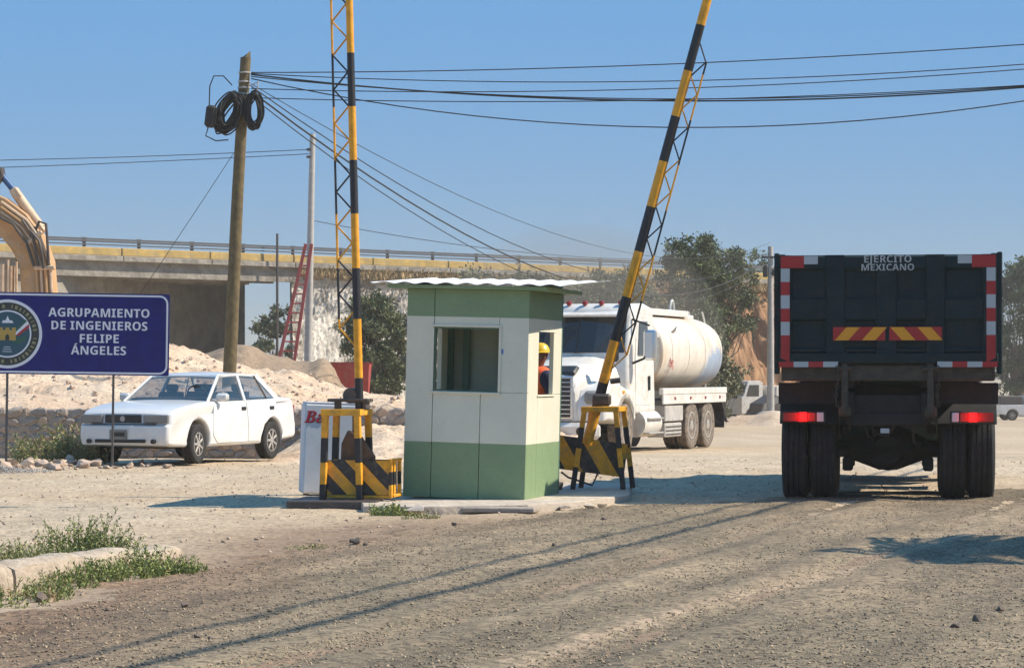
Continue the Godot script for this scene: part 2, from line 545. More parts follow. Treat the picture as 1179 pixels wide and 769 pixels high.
func road_colour(x: float, d: float) -> Color:
	var grey := Color(0.29, 0.222, 0.135)
	var sand := Color(0.46, 0.335, 0.205)
	var red := Color(0.34, 0.215, 0.125)
	var n := gn.get_noise_2d(x * 0.5 - 20.0, d * 0.16)
	var f := gn2.get_noise_2d(x * 0.8 + 9.0, d * 0.5)
	var e := edge_distance(x, d)
	var k := clampf(0.15 + n * 1.3 + f * 0.7, 0.0, 1.0)
	var c := grey.lerp(sand, k * 0.6)
	var right := clampf((x - 1.6 - (20.0 - d) * 0.2) * 0.6 + n, 0.0, 1.0) * clampf((27.0 - d) / 6.0, 0.0, 1.0)
	c = c.lerp(sand, right * 0.5)
	var verge := clampf(1.0 - (e + n * 0.8) / 1.3, 0.0, 1.0) * clampf((26.0 - d) / 4.0, 0.0, 1.0)
	c = c.lerp(red, verge)
	var w := gn2.get_noise_2d(x * 3.0, d * 2.0)
	var sc := clampf(1.0 - line_distance(x + f * 0.08, d, STREAK_C) / (0.09 + 0.04 * w), 0.0, 1.0)
	c = c.lerp(Color(0.56, 0.40, 0.27), sc * clampf(0.5 + w, 0.0, 0.85))
	var along := x * 0.36 + d * 0.933
	var across := x * 0.933 - d * 0.36
	var tr := gn.get_noise_2d(across * 2.6 + 17.0, along * 0.13)
	return c * 0.93 * (1.0 + 0.16 * f + 0.08 * w + 0.55 * tr)

func ground() -> void:
	ground_material("dirt", 21, 0.45, 4000, 0.24)
	ground_material("gravel", 33, 0.55, 12000, 0.23)
	var xs := [-700, -350, -180, -100, -60, -40, -28, -20, -15, -12] + steps_list(-10.0, 10.0, 0.1) + [12, 15, 20, 28, 40, 60, 100, 180, 350, 700]
	var ds := [-60, -30, -12, -4, 2, 6] + steps_list(9.0, 44.0, 0.12) + steps_list(44.5, 62.0, 0.5) + [64, 68, 72, 78, 86, 96, 110, 130, 150, 172, 200, 260, 360, 560, 900, 1500]
	var h := func(x, d): return gh(x, d) + (bumps(x, d) if d > 6.0 and d < 46.0 and absf(x) < 10.5 else 0.0)
	var g := put("ground", grid_mesh(xs, ds, h, ground_colour, M.dirt))
	tag(g, "pale dusty bare ground of the yard and roadside", "", "", "structure")
	var rx := [-9.0, -7.5] + steps_list(-6.0, 9.6, 0.1) + [11.0, 13.0, 16.0, 20.0, 30.0]
	var rd := [-40.0, -15.0, -4.0, 3.0, 7.0] + steps_list(10.0, 34.0, 0.1) + [36.0, 39.0, 44.0]
	var rh := func(x, d):
		var e := edge_distance(x, d) + gn2.get_noise_2d(x * 0.9, d * 0.9) * 0.55 + gn.get_noise_2d(x, d) * 0.4
		var b := bumps(x, d) if d > 6.0 and d < 46.0 and absf(x) < 10.5 else 0.0
		var q := line_distance(x, d, RUT_A)
		q = minf(q, line_distance(x, d, RUT_B))
		var rut := 0.012 * exp(-pow((q - 0.30) / 0.10, 2.0)) - 0.022 * exp(-pow(q / 0.17, 2.0)) if q < 0.8 else 0.0
		return rut + b * 0.8 + clampf(e * 0.09, -0.06, 0.020) + gn2.get_noise_2d(x * 5.0, d * 5.0) * 0.004
	var keep := func(x, d): return edge_distance(x, d) > -1.6
	var r := put("road", grid_mesh(rx, rd, rh, road_colour, M.gravel, keep))
	tag(r, "worn grey gravel road crossing the foreground", "", "", "structure")

func ground_at(x: float, d: float) -> float:
	var b := bumps(x, d)
	if edge_distance(x, d) > 0.0: return b * 0.8 + 0.018
	return gh(x, d) + b

func stone_mesh(seed_: int, mat: Material, flat := 0.7) -> ArrayMesh:
	var r := RandomNumberGenerator.new()
	r.seed = seed_
	var pts := PackedVector3Array()
	for k in 14:
		var a := Vector3(r.randfn(), r.randfn() * 1.0, r.randfn()).normalized()
		pts.push_back(a * r.randf_range(0.8, 1.05) * Vector3(1, flat, r.randf_range(0.75, 1.0)) * 0.5)
	var hull := []
	for i in pts.size():
		for j in range(i + 1, pts.size()):
			for k in range(j + 1, pts.size()):
				var n := (pts[j] - pts[i]).cross(pts[k] - pts[i])
				if n.length() < 1e-6: continue
				n = n.normalized()
				var d := n.dot(pts[i])
				var above := 0
				var below := 0
				for q in pts:
					if n.dot(q) > d + 1e-5: above += 1
					elif n.dot(q) < d - 1e-5: below += 1
				if above == 0: hull.push_back([i, j, k, n])
				elif below == 0: hull.push_back([i, j, k, -n])
	var s := sh()
	for f in hull:
		s.face([pts[f[0]], pts[f[1]], pts[f[2]]], f[3])
	return s.mesh(mat, 10.0)

func pebbles(called: String, label: String, count: int, seed_: int, mats: Array, spot: Callable, lo: float, hi: float) -> void:
	var r := RandomNumberGenerator.new()
	r.seed = seed_
	var root := Node3D.new()
	root.name = numbered(called)
	add_child(root)
	tag(root, label, "pebbles", "", "stuff")
	for m in mats.size():
		var mm := MultiMesh.new()
		mm.transform_format = MultiMesh.TRANSFORM_3D
		mm.mesh = stone_mesh(seed_ + m * 7, mats[m])
		var list := []
		for k in count / mats.size():
			var p: Vector3 = spot.call(r)
			if p.y < -50.0: continue
			var s := lerpf(lo, hi, pow(r.randf(), 4.0))
			list.push_back(Transform3D(Basis.from_euler(Vector3(r.randf() * 0.5, r.randf() * TAU, 0)).scaled(Vector3.ONE * s), p + Vector3(0, s * 0.18, 0)))
		mm.instance_count = list.size()
		for k in list.size(): mm.set_instance_transform(k, list[k])
		var o := MultiMeshInstance3D.new()
		o.multimesh = mm
		o.name = "pebble_scatter"
		root.add_child(o, true)
		o.set_meta("kind", "stuff")

# ------------------------------------------------------------------ plants
class Leaves:
	var v := PackedVector3Array()
	var n := PackedVector3Array()
	var c := PackedColorArray()
	func leaf(at: Vector3, dir: Vector3, side: Vector3, l: float, w: float, k: Color) -> void:
		var nn := dir.cross(side).normalized()
		var m := at + dir * l * 0.5 + nn * l * 0.08
		var t := at + dir * l
		var a := m + side * w * 0.5
		var b := m - side * w * 0.5
		for q in [at, a, t, at, t, b]:
			v.push_back(q)
			n.push_back(nn)
			c.push_back(k)
	func mesh(mat: Material) -> ArrayMesh:
		var arr := []
		arr.resize(Mesh.ARRAY_MAX)
		arr[Mesh.ARRAY_VERTEX] = v
		arr[Mesh.ARRAY_NORMAL] = n
		arr[Mesh.ARRAY_COLOR] = c
		var m := ArrayMesh.new()
		m.add_surface_from_arrays(Mesh.PRIMITIVE_TRIANGLES, arr)
		m.surface_set_material(0, mat)
		return m

func rdir(r: RandomNumberGenerator) -> Vector3:
	return Vector3(r.randfn(), r.randfn(), r.randfn()).normalized()

func weed(label: String, x: float, d: float, radius: float, height: float, stems: int, leaf: float, cols: Array, seed_: int, group: String, dry := 0.15) -> void:
	var r := RandomNumberGenerator.new()
	r.seed = seed_
	var t := thing("weed_clump", label, "weeds", Vector3(x, ground_at(x, d) - 0.01, -d), 0.0, group)
	var L := Leaves.new()
	var st := sh()
	for k in stems:
		var a := r.randf() * TAU
		var q := sqrt(r.randf()) * radius
		var base := Vector3(cos(a) * q, 0, sin(a) * q)
		base.y = ground_at(x + base.x, d - base.z) - t.position.y - 0.01
		var lean := Vector3(cos(a), 0, sin(a)) * r.randf_range(0.0, 0.55) + Vector3(r.randfn(), 0, r.randfn()) * 0.18
		var hh := height * r.randf_range(0.35, 1.0) * (1.0 - 0.45 * q / radius)
		var isdry := r.randf() < dry
		var pts := []
		for i in 5:
			var f := i / 4.0
			pts.push_back(base + Vector3(0, hh * f, 0) + lean * hh * f * f)
		st.tint(Color(0.34, 0.25, 0.13) if isdry else Color(0.12, 0.15, 0.045))
		st.tube(pts, 0.0035, 0.0012, 4, false)
		var nl := int(hh / leaf * 2.6)
		if isdry: nl = nl / 4
		for i in nl:
			var f := r.randf_range(0.12, 1.0)
			var at := base + Vector3(0, hh * f, 0) + lean * hh * f * f
			var dir := (rdir(r) + Vector3(0, 0.45, 0)).normalized()
			var side := dir.cross(rdir(r)).normalized()
			var col: Color = cols[r.randi() % cols.size()]
			if isdry: col = Color(0.40, 0.30, 0.16)
			col = col * r.randf_range(0.7, 1.25)
			L.leaf(at, dir, side, leaf * r.randf_range(0.6, 1.5), leaf * r.randf_range(0.28, 0.5), col)
	obj("stem", st, M.leaf, t).set_meta("kind", "stuff")
	put("foliage", L.mesh(M.leaf), t).set_meta("kind", "stuff")

# a tree or a large bush: limbs, and leaves in clumps round the ends of the limbs
func tree_parts(t: Node3D, height: float, spread: float, trunk: float, clumps: int, per: int, leaf: float, cols: Array, seed_: int, low := 0.35, loose := 1.0) -> void:
	var r := RandomNumberGenerator.new()
	r.seed = seed_
	var s := sh()
	var L := Leaves.new()
	var fork := height * low
	var bend := Vector3(r.randfn() * 0.1, 0, r.randfn() * 0.1) * height
	s.tube([Vector3(0, -0.2, 0), Vector3(0, fork * 0.5, 0) + bend * 0.2, Vector3(0, fork, 0) + bend * 0.4], trunk, trunk * 0.7, 8)
	for k in clumps:
		var a := TAU * (k * 0.381966 + r.randf() * 0.12)
		var f := (k + 0.5) / clumps
		var yy := lerpf(fork * 0.75, height * 0.93, pow(f, 0.8)) + r.randf_range(-0.06, 0.06) * height
		var prof := sin(PI * clampf((yy / height - low * 0.45) / (1.08 - low * 0.45), 0.05, 1.0))
		var rad := spread * prof * sqrt(r.randf_range(0.12, 1.0))
		var tip := Vector3(cos(a) * rad, yy, sin(a) * rad) + bend * yy / height
		var root := Vector3(0, fork * r.randf_range(0.5, 1.0), 0) + bend * 0.4
		var mid := root.lerp(tip, 0.55) + Vector3(0, -0.05 * height * r.randf(), 0) + Vector3(r.randfn(), r.randfn(), r.randfn()) * 0.03 * height
		s.tube([root, mid, tip], trunk * 0.42, trunk * 0.08, 5, false)
		var size := spread * r.randf_range(0.20, 0.36) * loose
		var base: Color = cols[r.randi() % cols.size()]
		base = base * r.randf_range(0.82, 1.18)
		var twigs := 7
		for q in twigs:
			var o := rdir(r) * size * r.randf_range(0.35, 1.1) * Vector3(1.15, 0.8, 1.15)
			var e := tip + o
			for i in per / twigs:
				var at := tip.lerp(e, r.randf_range(0.35, 1.1)) + Vector3(r.randfn(), r.randfn(), r.randfn()) * size * 0.2
				var dir := (rdir(r) + o.normalized() * 0.6).normalized()
				var side := dir.cross(rdir(r)).normalized()
				L.leaf(at, dir, side, leaf * r.randf_range(0.6, 1.4), leaf * r.randf_range(0.35, 0.7), base * r.randf_range(0.75, 1.25))
	obj("trunk", s, M.bark, t)
	put("crown", L.mesh(M.leaf), t)

# ------------------------------------------------------------------ island, kerb
func jagged_slab(poly: Array, y0: float, y1: float, seed_: int, amp: float, step: float) -> Shape:
	var r := RandomNumberGenerator.new()
	r.seed = seed_
	var q := []
	for i in poly.size():
		var a: Vector2 = poly[i]
		var b: Vector2 = poly[(i + 1) % poly.size()]
		var n := maxi(1, int(a.distance_to(b) / step))
		for k in n:
			q.push_back(a.lerp(b, float(k) / n) + Vector2(r.randf_range(-1, 1), r.randf_range(-1, 1)) * amp)
	var s := sh()
	# polygon is (x, d); lay it flat: local y of the prism becomes -z of the world
	s.prism(q, y0, y1, Transform3D(Basis(Vector3.RIGHT, Vector3.FORWARD, Vector3.UP), Vector3.ZERO), 0.018, 2)
	return s

func island() -> void:
	var s := jagged_slab([Vector2(-1.55, 26.15), Vector2(-0.9, 26.1), Vector2(0.15, 26.45), Vector2(0.75, 27.2), Vector2(1.32, 28.5), Vector2(1.5, 31.6), Vector2(-1.75, 31.6), Vector2(-1.7, 28.0)], -0.12, 0.075, 5, 0.02, 0.22)
	tag(obj("concrete_island", s, M.concrete), "worn concrete island slab under the guard booth", "", "", "structure")
	var st := sh()
	st.box(Vector3(-0.12, 0.03, -26.27), Vector3(0.78, 0.05, 0.3), Basis(Vector3.UP, -0.22), 0.01)
	tag(obj("door_slab", st, M.stone_a), "thin brown slab lying against the front edge of the island", "slab")
	var spots := [[-1.28, 26.0, 0.30], [-0.98, 25.95, 0.36], [-1.05, 26.2, 0.22], [0.55, 26.85, 0.18], [0.85, 27.15, 0.2], [0.98, 27.45, 0.16]]
	for i in spots.size():
		var o := put("concrete_chunk", stone_mesh(60 + i, M.concrete, 0.5))
		o.scale = Vector3.ONE * spots[i][2]
		o.position = Vector3(spots[i][0], ground_at(spots[i][0], spots[i][1]) + spots[i][2] * 0.12, -spots[i][1])
		o.rotation.y = i * 1.3
		tag(o, "broken pale concrete chunk at the crumbled front edge of the island", "rubble", "concrete chunks broken from the island")

func kerb() -> void:
	var r := RandomNumberGenerator.new()
	r.seed = 8
	var root := Node3D.new()
	root.name = numbered("kerb")
	add_child(root)
	tag(root, "broken concrete kerb among the weeds in the left foreground", "", "", "structure")
	var pts := [Vector2(-4.6, 14.4), Vector2(-3.95, 15.55), Vector2(-3.42, 16.75), Vector2(-3.12, 17.75), Vector2(-2.92, 18.7), Vector2(-2.68, 19.6)]
	var hs := [0.20, 0.20, 0.19, 0.17, 0.12]
	for i in 5:
		var a: Vector2 = pts[i]
		var b: Vector2 = pts[i + 1]
		var dir := (b - a).normalized()
		var nrm := Vector2(-dir.y, dir.x)
		a += dir * 0.012
		b -= dir * 0.012
		var q := []
		# a worn block: rings along its length, rounded top, chipped unevenly
		var rings := []
		for k in 19:
			var f := k / 18.0
			var c := a.lerp(b, f)
			var end := 1.0 - 0.10 * pow(absf(f - 0.5) * 2.0, 20.0)
			var hh: float = hs[i] * end + gn2.get_noise_2d(c.x * 2.0, c.y * 2.0) * 0.012
			var prof := [Vector2(-0.15, -0.1), Vector2(-0.14, hh * 0.55), Vector2(-0.125, hh * 0.85), Vector2(-0.07, hh * 0.97), Vector2(0.0, hh), Vector2(0.09, hh * 0.98), Vector2(0.125, hh * 0.84), Vector2(0.15, hh * 0.4), Vector2(0.16, -0.1)]
			var rg := []
			for e in prof:
				var w: Vector2 = c + nrm * e.x * end
				var n := gn2.get_noise_3d(w.x * 5.0, e.y * 5.0, w.y * 5.0) * 0.007
				rg.push_back(Vector3(w.x + n, e.y + n, -w.y))
			rings.push_back(rg)
		var s := sh()
		s.loft(rings)
		obj("kerb_stone", s, M.kerb_concrete, root, 50.0)

# ------------------------------------------------------------------ guard booth
func booth() -> void:
	var W := 1.39
	var L := 1.55
	var H := 2.29
	var t := thing("guard_booth", "small green and white panel guard booth with corrugated roof", "booth", Vector3(-1.206, 0.098, -27.76))
	t.basis = Basis(Vector3.UP, deg_to_rad(-15)) * Basis(Vector3.BACK, deg_to_rad(-1.5))
	var lo := 0.61
	var hi := 1.99
	var wy0 := 1.17
	var wy1 := 1.88
	var T := 0.05
	var g := 0.0035
	# piece on the front (axis 0), right (1), back (2) or left (3) wall: from u0 to u1 along it, from y0 to y1
	var piece := func(wall: int, u0: float, u1: float, y0: float, y1: float, mat: String, called := "wall_panel"):
		var s := sh()
		var c := Vector3.ZERO
		var e := Vector3(u1 - u0, y1 - y0, T)
		var b := Basis.IDENTITY
		if wall == 0: c = Vector3((u0 + u1) * 0.5, 0, -T * 0.5)
		elif wall == 2: c = Vector3((u0 + u1) * 0.5, 0, -L + T * 0.5)
		elif wall == 1:
			c = Vector3(W - T * 0.5, 0, -(u0 + u1) * 0.5)
			e = Vector3(T, y1 - y0, u1 - u0)
		else:
			c = Vector3(T * 0.5, 0, -(u0 + u1) * 0.5)
			e = Vector3(T, y1 - y0, u1 - u0)
		c.y = (y0 + y1) * 0.5
		s.box(c, e, b, 0.003)
		obj(called, s, M[mat], t)
	var a0 := 0.315
	var a1 := 0.86
	# front wall
	for q in [[0.0, a0 - g], [a0 + g, a1 - g], [a1 + g, W]]:
		piece.call(0, q[0], q[1], 0.0, lo, "booth_green")
		if q[0] == 0.0: piece.call(0, q[0], q[1], lo, hi, "booth_white")
		else: piece.call(0, q[0], q[1], lo, wy0, "booth_white")
	piece.call(0, 1.06, W, wy0 + g, hi, "booth_white")
	piece.call(0, a0 + g, 1.06 - g, wy1, hi, "booth_white")
	piece.call(0, 0.0, a0 - g, hi, H, "booth_green")
	piece.call(0, a0 + g, W, hi, H, "booth_green")
	# right wall
	var r0 := 0.46
	for q in [[T + g, r0 - g], [r0 + g, L - T]]:
		piece.call(1, q[0], q[1], 0.0, lo, "booth_green")
	piece.call(1, T + g, r0 - g, lo, hi, "booth_white")
	piece.call(1, r0 + g, L - T, lo, wy0 - 0.02, "booth_white")
	piece.call(1, 1.14, L - T, wy0 - 0.02 + g, hi, "booth_white")
	piece.call(1, r0 + g, 1.14 - g, wy1 - 0.03, hi, "booth_white")
	piece.call(1, T + g, r0 - g, hi, H, "booth_green")
	piece.call(1, r0 + g, L - T, hi, H, "booth_green")
	# left wall, with a window
	piece.call(3, T + g, L - T, 0.0, lo, "booth_green")
	piece.call(3, T + g, L - T, lo, wy0, "booth_white")
	piece.call(3, T + g, 0.5, wy0 + g, wy1, "booth_white")
	piece.call(3, 1.2, L - T, wy0 + g, wy1, "booth_white")
	piece.call(3, T + g, L - T, wy1 + g, H, "booth_green")
	# back wall, with an open doorway at its right end
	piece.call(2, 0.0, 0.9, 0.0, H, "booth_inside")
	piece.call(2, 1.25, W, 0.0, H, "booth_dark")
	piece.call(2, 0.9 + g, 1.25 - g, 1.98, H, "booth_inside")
	# posts and frames inside
	for q in [[0.03, -L + 0.09], [0.22, -L + 0.08], [0.66, -L + 0.08], [0.88, -L + 0.08]]:
		var s := sh()
		s.box(Vector3(q[0] + 0.05, H * 0.5, q[1]), Vector3(0.075, H - 0.02, 0.05), Basis.IDENTITY, 0.004)
		obj("stud", s, M.booth_dark, t)
	# front window surround and the dark reveal
	var fr := sh()
	fr.box(Vector3((a0 + 1.06) * 0.5, wy1 + 0.012, 0.006), Vector3(1.06 - a0 + 0.06, 0.03, 0.02), Basis.IDENTITY, 0.004)
	fr.box(Vector3((a0 + 1.06) * 0.5, wy0 - 0.012, 0.008), Vector3(1.06 - a0 + 0.06, 0.025, 0.03), Basis.IDENTITY, 0.004)
	fr.box(Vector3(a0 - 0.012, (wy0 + wy1) * 0.5, 0.006), Vector3(0.03, wy1 - wy0 - 0.012, 0.02), Basis.IDENTITY, 0.004)
	fr.box(Vector3(1.072, (wy0 + wy1) * 0.5, 0.006), Vector3(0.03, wy1 - wy0 - 0.012, 0.02), Basis.IDENTITY, 0.004)
	obj("window_frame", fr, M.booth_white, t)
	var rv := sh()
	rv.box(Vector3((a0 + 1.06) * 0.5, wy1 - 0.012, -0.03), Vector3(1.06 - a0 - 0.01, 0.02, 0.045))
	rv.box(Vector3(a0 + 0.012, (wy0 + wy1) * 0.5, -0.03), Vector3(0.014, wy1 - wy0 - 0.05, 0.04))
	rv.box(Vector3((a0 + 1.06) * 0.5, wy0 + 0.01, -0.03), Vector3(1.06 - a0 - 0.01, 0.014, 0.04))
	obj("window_reveal", rv, M.booth_dark, t)
	var fs := sh()
	fs.box(Vector3(W + 0.004, wy0 - 0.03, -(r0 + 1.14) * 0.5), Vector3(0.02, 0.022, 0.76), Basis.IDENTITY, 0.004)
	obj("window_sill", fs, M.booth_white, t)
	fs = sh()
	fs.box(Vector3(W + 0.003, wy1 - 0.02, -(r0 + 1.14) * 0.5), Vector3(0.016, 0.022, 0.72), Basis.IDENTITY, 0.004)
	obj("window_head", fs, M.booth_white, t)
	# sticker beside the window
	var sk := sh()
	sk.box(Vector3(1.095, 1.62, 0.0025), Vector3(0.03, 0.055, 0.003))
	obj("sticker", sk, plain("sticker", Color(0.10, 0.2, 0.5), 0.5), t)
	# floor, ceiling, roof
	var fl := sh()
	fl.box(Vector3(W * 0.5, 0.015, -L * 0.5), Vector3(W - 2 * T - 0.01, 0.03, L - 2 * T - 0.01))
	obj("floor_board", fl, M.concrete, t)
	var ce := sh()
	ce.box(Vector3(W * 0.5, H + 0.022, -L * 0.5 + 0.03), Vector3(W + 0.42, 0.04, L + 0.12), Basis.IDENTITY, 0.004)
	obj("roof_board", ce, M.booth_green, t)
	var rf := sh()
	var x0 := -0.40
	var x1 := W + 0.50
	var n := 132
	var prof := []
	for i in n + 1:
		var x := lerpf(x0, x1, float(i) / n)
		var k: float = pow(0.5 + 0.5 * cos(x * TAU / 0.235), 0.8)
		prof.push_back([x, 0.020 * k])
	for i in n:
		var a: Array = prof[i]
		var b: Array = prof[i + 1]
		var zs := [0.12, -L - 0.22]
		var ys := [H + 0.046, H + 0.155]
		var p := []
		for e in 2:
			for q in [a, b]:
				for th in [0.0, 0.006]:
					p.push_back(Vector3(q[0], ys[e] + q[1] + th, zs[e]))
		rf.face([p[1], p[3], p[7], p[5]], Vector3.UP)
		rf.face([p[0], p[2], p[6], p[4]], Vector3.DOWN)
		rf.face([p[0], p[1], p[3], p[2]], Vector3.BACK)
		rf.face([p[4], p[5], p[7], p[6]], Vector3.FORWARD)
	obj("roof_sheet", rf, M.roof_white, t)
	var ra := sh()
	for x in [-0.04, -W + 0.04]:
		ra = sh()
		ra.prism([Vector2(0.02, H + 0.043), Vector2(-L + 0.02, H + 0.043), Vector2(-L + 0.02, H + 0.135), Vector2(0.02, H + 0.048)], x - 0.03, x + 0.03, Transform3D(Basis(Vector3.BACK, Vector3.UP, Vector3.LEFT), Vector3.ZERO))
		obj("rafter", ra, M.booth_green, t)

# ------------------------------------------------------------------ barriers
var YEL := Color(0.98, 0.44, 0.02)
var BLK := Color(0.026, 0.026, 0.029)

func striped_leg(t: Node3D, a: Vector3, b: Vector3, w: float, cuts: Array, first: int) -> void:
	var s := sh()
	var f := [0.0] + cuts + [1.0]
	for i in f.size() - 1:
		s.tint(YEL if (i + first) % 2 == 0 else BLK)
		s.bar(a.lerp(b, f[i]), a.lerp(b, f[i + 1]), w, w, 0.004, Vector3.BACK)
	obj("leg", s, M.stripe_paint, t)

# diagonal paint bands on a board; corners in order bottom left, bottom right, top right, top left
func striped_board(t: Node3D, called: String, w: float, h: float, xf: Transform3D, pitch: float, slope: float, shift: float) -> void:
	var bd := sh()
	bd.box(Vector3(w * 0.5, h * 0.5, -0.012), Vector3(w, h, 0.018), Basis.IDENTITY, 0.003)
	var o := obj(called, bd, M.black, t)
	o.transform = xf
	var rect := PackedVector2Array([Vector2(0.002, 0.002), Vector2(w - 0.002, 0.002), Vector2(w - 0.002, h - 0.002), Vector2(0.002, h - 0.002)])
	var x := shift - pitch * 4
	while x < w + pitch * 4:
		var band := PackedVector2Array([Vector2(x, h), Vector2(x + pitch * 0.5, h), Vector2(x + pitch * 0.5 + slope * h, 0), Vector2(x + slope * h, 0)])
		for q in Geometry2D.intersect_polygons(rect, band):
			var s := sh()
			var arr := []
			for e in q: arr.push_back(e)
			s.prism(arr, -0.003, 0.0015)
			obj("stripe", s, M.yellow, o)
		x += pitch

func boom(t: Node3D, a: Vector3, b: Vector3, r: float, bands: Array, first: int, side: Vector3, from: float, to: float, pitch: float, off: float) -> void:
	# the striped tube
	var s := sh()
	var dir := (b - a).normalized()
	var len := a.distance_to(b)
	var cuts := [0.0] + bands + [len]
	for i in cuts.size() - 1:
		s.tint(YEL if (i + first) % 2 == 0 else BLK)
		s.tube([a + dir * cuts[i], a + dir * cuts[i + 1]], lerpf(r, r * 0.82, cuts[i] / len), lerpf(r, r * 0.82, cuts[i + 1] / len), 14, i == 0 or i == cuts.size() - 2)
	obj("boom_tube", s, M.stripe_paint, t)
	var tone := func(l: float) -> Color:
		var k := 0
		for i in cuts.size() - 1:
			if l >= cuts[i]: k = i
		return YEL if (k + first) % 2 == 0 else BLK
	# outer chord of the lattice
	var ch := sh()
	var last := from
	var marks := []
	for q in cuts:
		if q > from and q < to: marks.push_back(q)
	marks.push_back(to)
	for q in marks:
		ch.tint(tone.call((last + q) * 0.5))
		ch.tube([a + dir * last + side * off, a + dir * q + side * off], 0.013, 0.013, 6)
		last = q
	obj("lattice_chord", ch, M.stripe_paint, t)
	var l := from - pitch * 0.5
	var out := false
	while l < to - pitch * 0.05 or out:
		var p0 := a + dir * l + side * ((off - 0.006) if out else r * 0.8)
		var p1 := a + dir * (l + pitch * 0.5) + side * (r * 0.8 if out else (off - 0.006))
		var st := sh()
		st.tint(tone.call(l + pitch * 0.25))
		st.tube([p0, p1], 0.010, 0.010, 6)
		obj("strut", st, M.stripe_paint, t)
		l += pitch * 0.5
		out = not out

func barrier_near() -> void:
	var g := sh()
	g.box(Vector3(-1.87, 0.045, -27.35), Vector3(0.98, 0.09, 1.0), Basis(Vector3.UP, -0.12), 0.012)
	tag(obj("steel_plate", g, M.dark_steel), "dark steel base plate lying under the left barrier stand", "plate")
	var t := thing("boom_barrier", "left barrier with yellow and black boom raised straight up beside the booth", "barrier", Vector3(-1.80, 0.09, -27.3), deg_to_rad(-14), "lifted boom barriers")
	var h := 0.97
	for q in [[-0.19, 0.17], [0.19, 0.17], [-0.19, -0.22], [0.19, -0.22]]:
		striped_leg(t, Vector3(q[0] - 0.01 * signf(q[0]), h - 0.06, q[1]), Vector3(q[0] + 0.02 * signf(q[0]), 0.0, q[1]), 0.066, [0.27, 0.56, 0.82], 0)
	var top := sh()
	top.box(Vector3(0, h - 0.03, 0.17), Vector3(0.45, 0.07, 0.07), Basis.IDENTITY, 0.005)
	top.box(Vector3(0, h - 0.03, -0.22), Vector3(0.45, 0.07, 0.07), Basis.IDENTITY, 0.005)
	for x in [-0.19, 0.19]: top.box(Vector3(x, h - 0.03, -0.025), Vector3(0.066, 0.066, 0.316), Basis.IDENTITY, 0.005)
	obj("top_frame", top, M.yellow, t)
	# bearing on top and the counterweight plate that hangs from the boom
	var be := sh()
	be.box(Vector3(0.04, h + 0.10, -0.02), Vector3(0.46, 0.035, 0.2), Basis.IDENTITY, 0.005)
	be.box(Vector3(-0.10, h + 0.05, -0.02), Vector3(0.04, 0.09, 0.14), Basis.IDENTITY, 0.004)
	be.box(Vector3(0.22, h + 0.05, -0.02), Vector3(0.04, 0.09, 0.14), Basis.IDENTITY, 0.004)
	be.lathe([Vector2(0.0, -0.09), Vector2(0.075, -0.09), Vector2(0.085, -0.075), Vector2(0.085, 0.075), Vector2(0.075, 0.09), Vector2(0.0, 0.09)], Transform3D(Basis.IDENTITY, Vector3(0.06, h + 0.15, -0.03)), 18)
	obj("bearing", be, M.dark_steel, t)
	var cw := sh()
	cw.prism([Vector2(-0.06, 0.36), Vector2(0.30, 0.36), Vector2(0.31, 0.46), Vector2(0.14, 0.70), Vector2(0.02, 0.74), Vector2(-0.05, 0.60)], -0.09, 0.02, Transform3D.IDENTITY, 0.006)
	cw.box(Vector3(0.10, 0.82, -0.035), Vector3(0.07, 0.22, 0.05), Basis.IDENTITY, 0.004)
	obj("counterweight", cw, M.rust, t)
	# striped box at the foot
	striped_board(t, "striped_board", 0.70, 0.375, Transform3D(Basis(Vector3.UP, 0.10), Vector3(-0.19, 0.05, 0.125)), 0.33, 0.95, -0.12)
	striped_board(t, "striped_board", 0.70, 0.375, Transform3D(Basis(Vector3.UP, 0.10), Vector3(-0.19, 0.05, -0.14)), 0.33, 0.95, -0.12)
	var en := sh()
	for y in [0.035, 0.43]:
		en.bar(Vector3(0.53, y, 0.075), Vector3(0.53, y, -0.24), 0.035, 0.035, 0.003)
	en.tint(YEL)
	for z in [0.08, -0.02, -0.24]:
		var ends := sh()
		for k in 3:
			ends.tint(YEL if k % 2 == 0 else BLK)
			ends.bar(Vector3(0.53, 0.02 + 0.14 * k, z), Vector3(0.53, 0.02 + 0.14 * (k + 1), z), 0.05, 0.035, 0.003)
		obj("end_post", ends, M.stripe_paint, t)
	for z in [0.10, -0.2]:
		var lb := sh()
		lb.bar(Vector3(-0.22, 0.03, z), Vector3(0.54, 0.03, z - 0.04), 0.03, 0.03, 0.003)
		obj("lower_rail", lb, M.yellow, t)
	var lw := sh()
	lw.bar(Vector3(0.55, 0.045, 0.07), Vector3(0.55, 0.045, -0.24), 0.03, 0.03, 0.003)
	obj("lower_rail", lw, M.yellow, t)
	lw = sh()
	lw.bar(Vector3(0.55, 0.43, 0.06), Vector3(0.55, 0.43, -0.24), 0.028, 0.028, 0.003)
	obj("upper_rail", lw, M.yellow, t)
	boom(t, Vector3(0.155, h - 0.02, 0.01), Vector3(0.02, 6.6, 0.05), 0.046, [0.36, 1.0, 1.55, 2.14, 2.72, 3.3, 3.88, 4.46, 5.04], 1, Vector3(-1, 0.0, -0.1).normalized(), 0.9, 5.4, 0.37, 0.215)

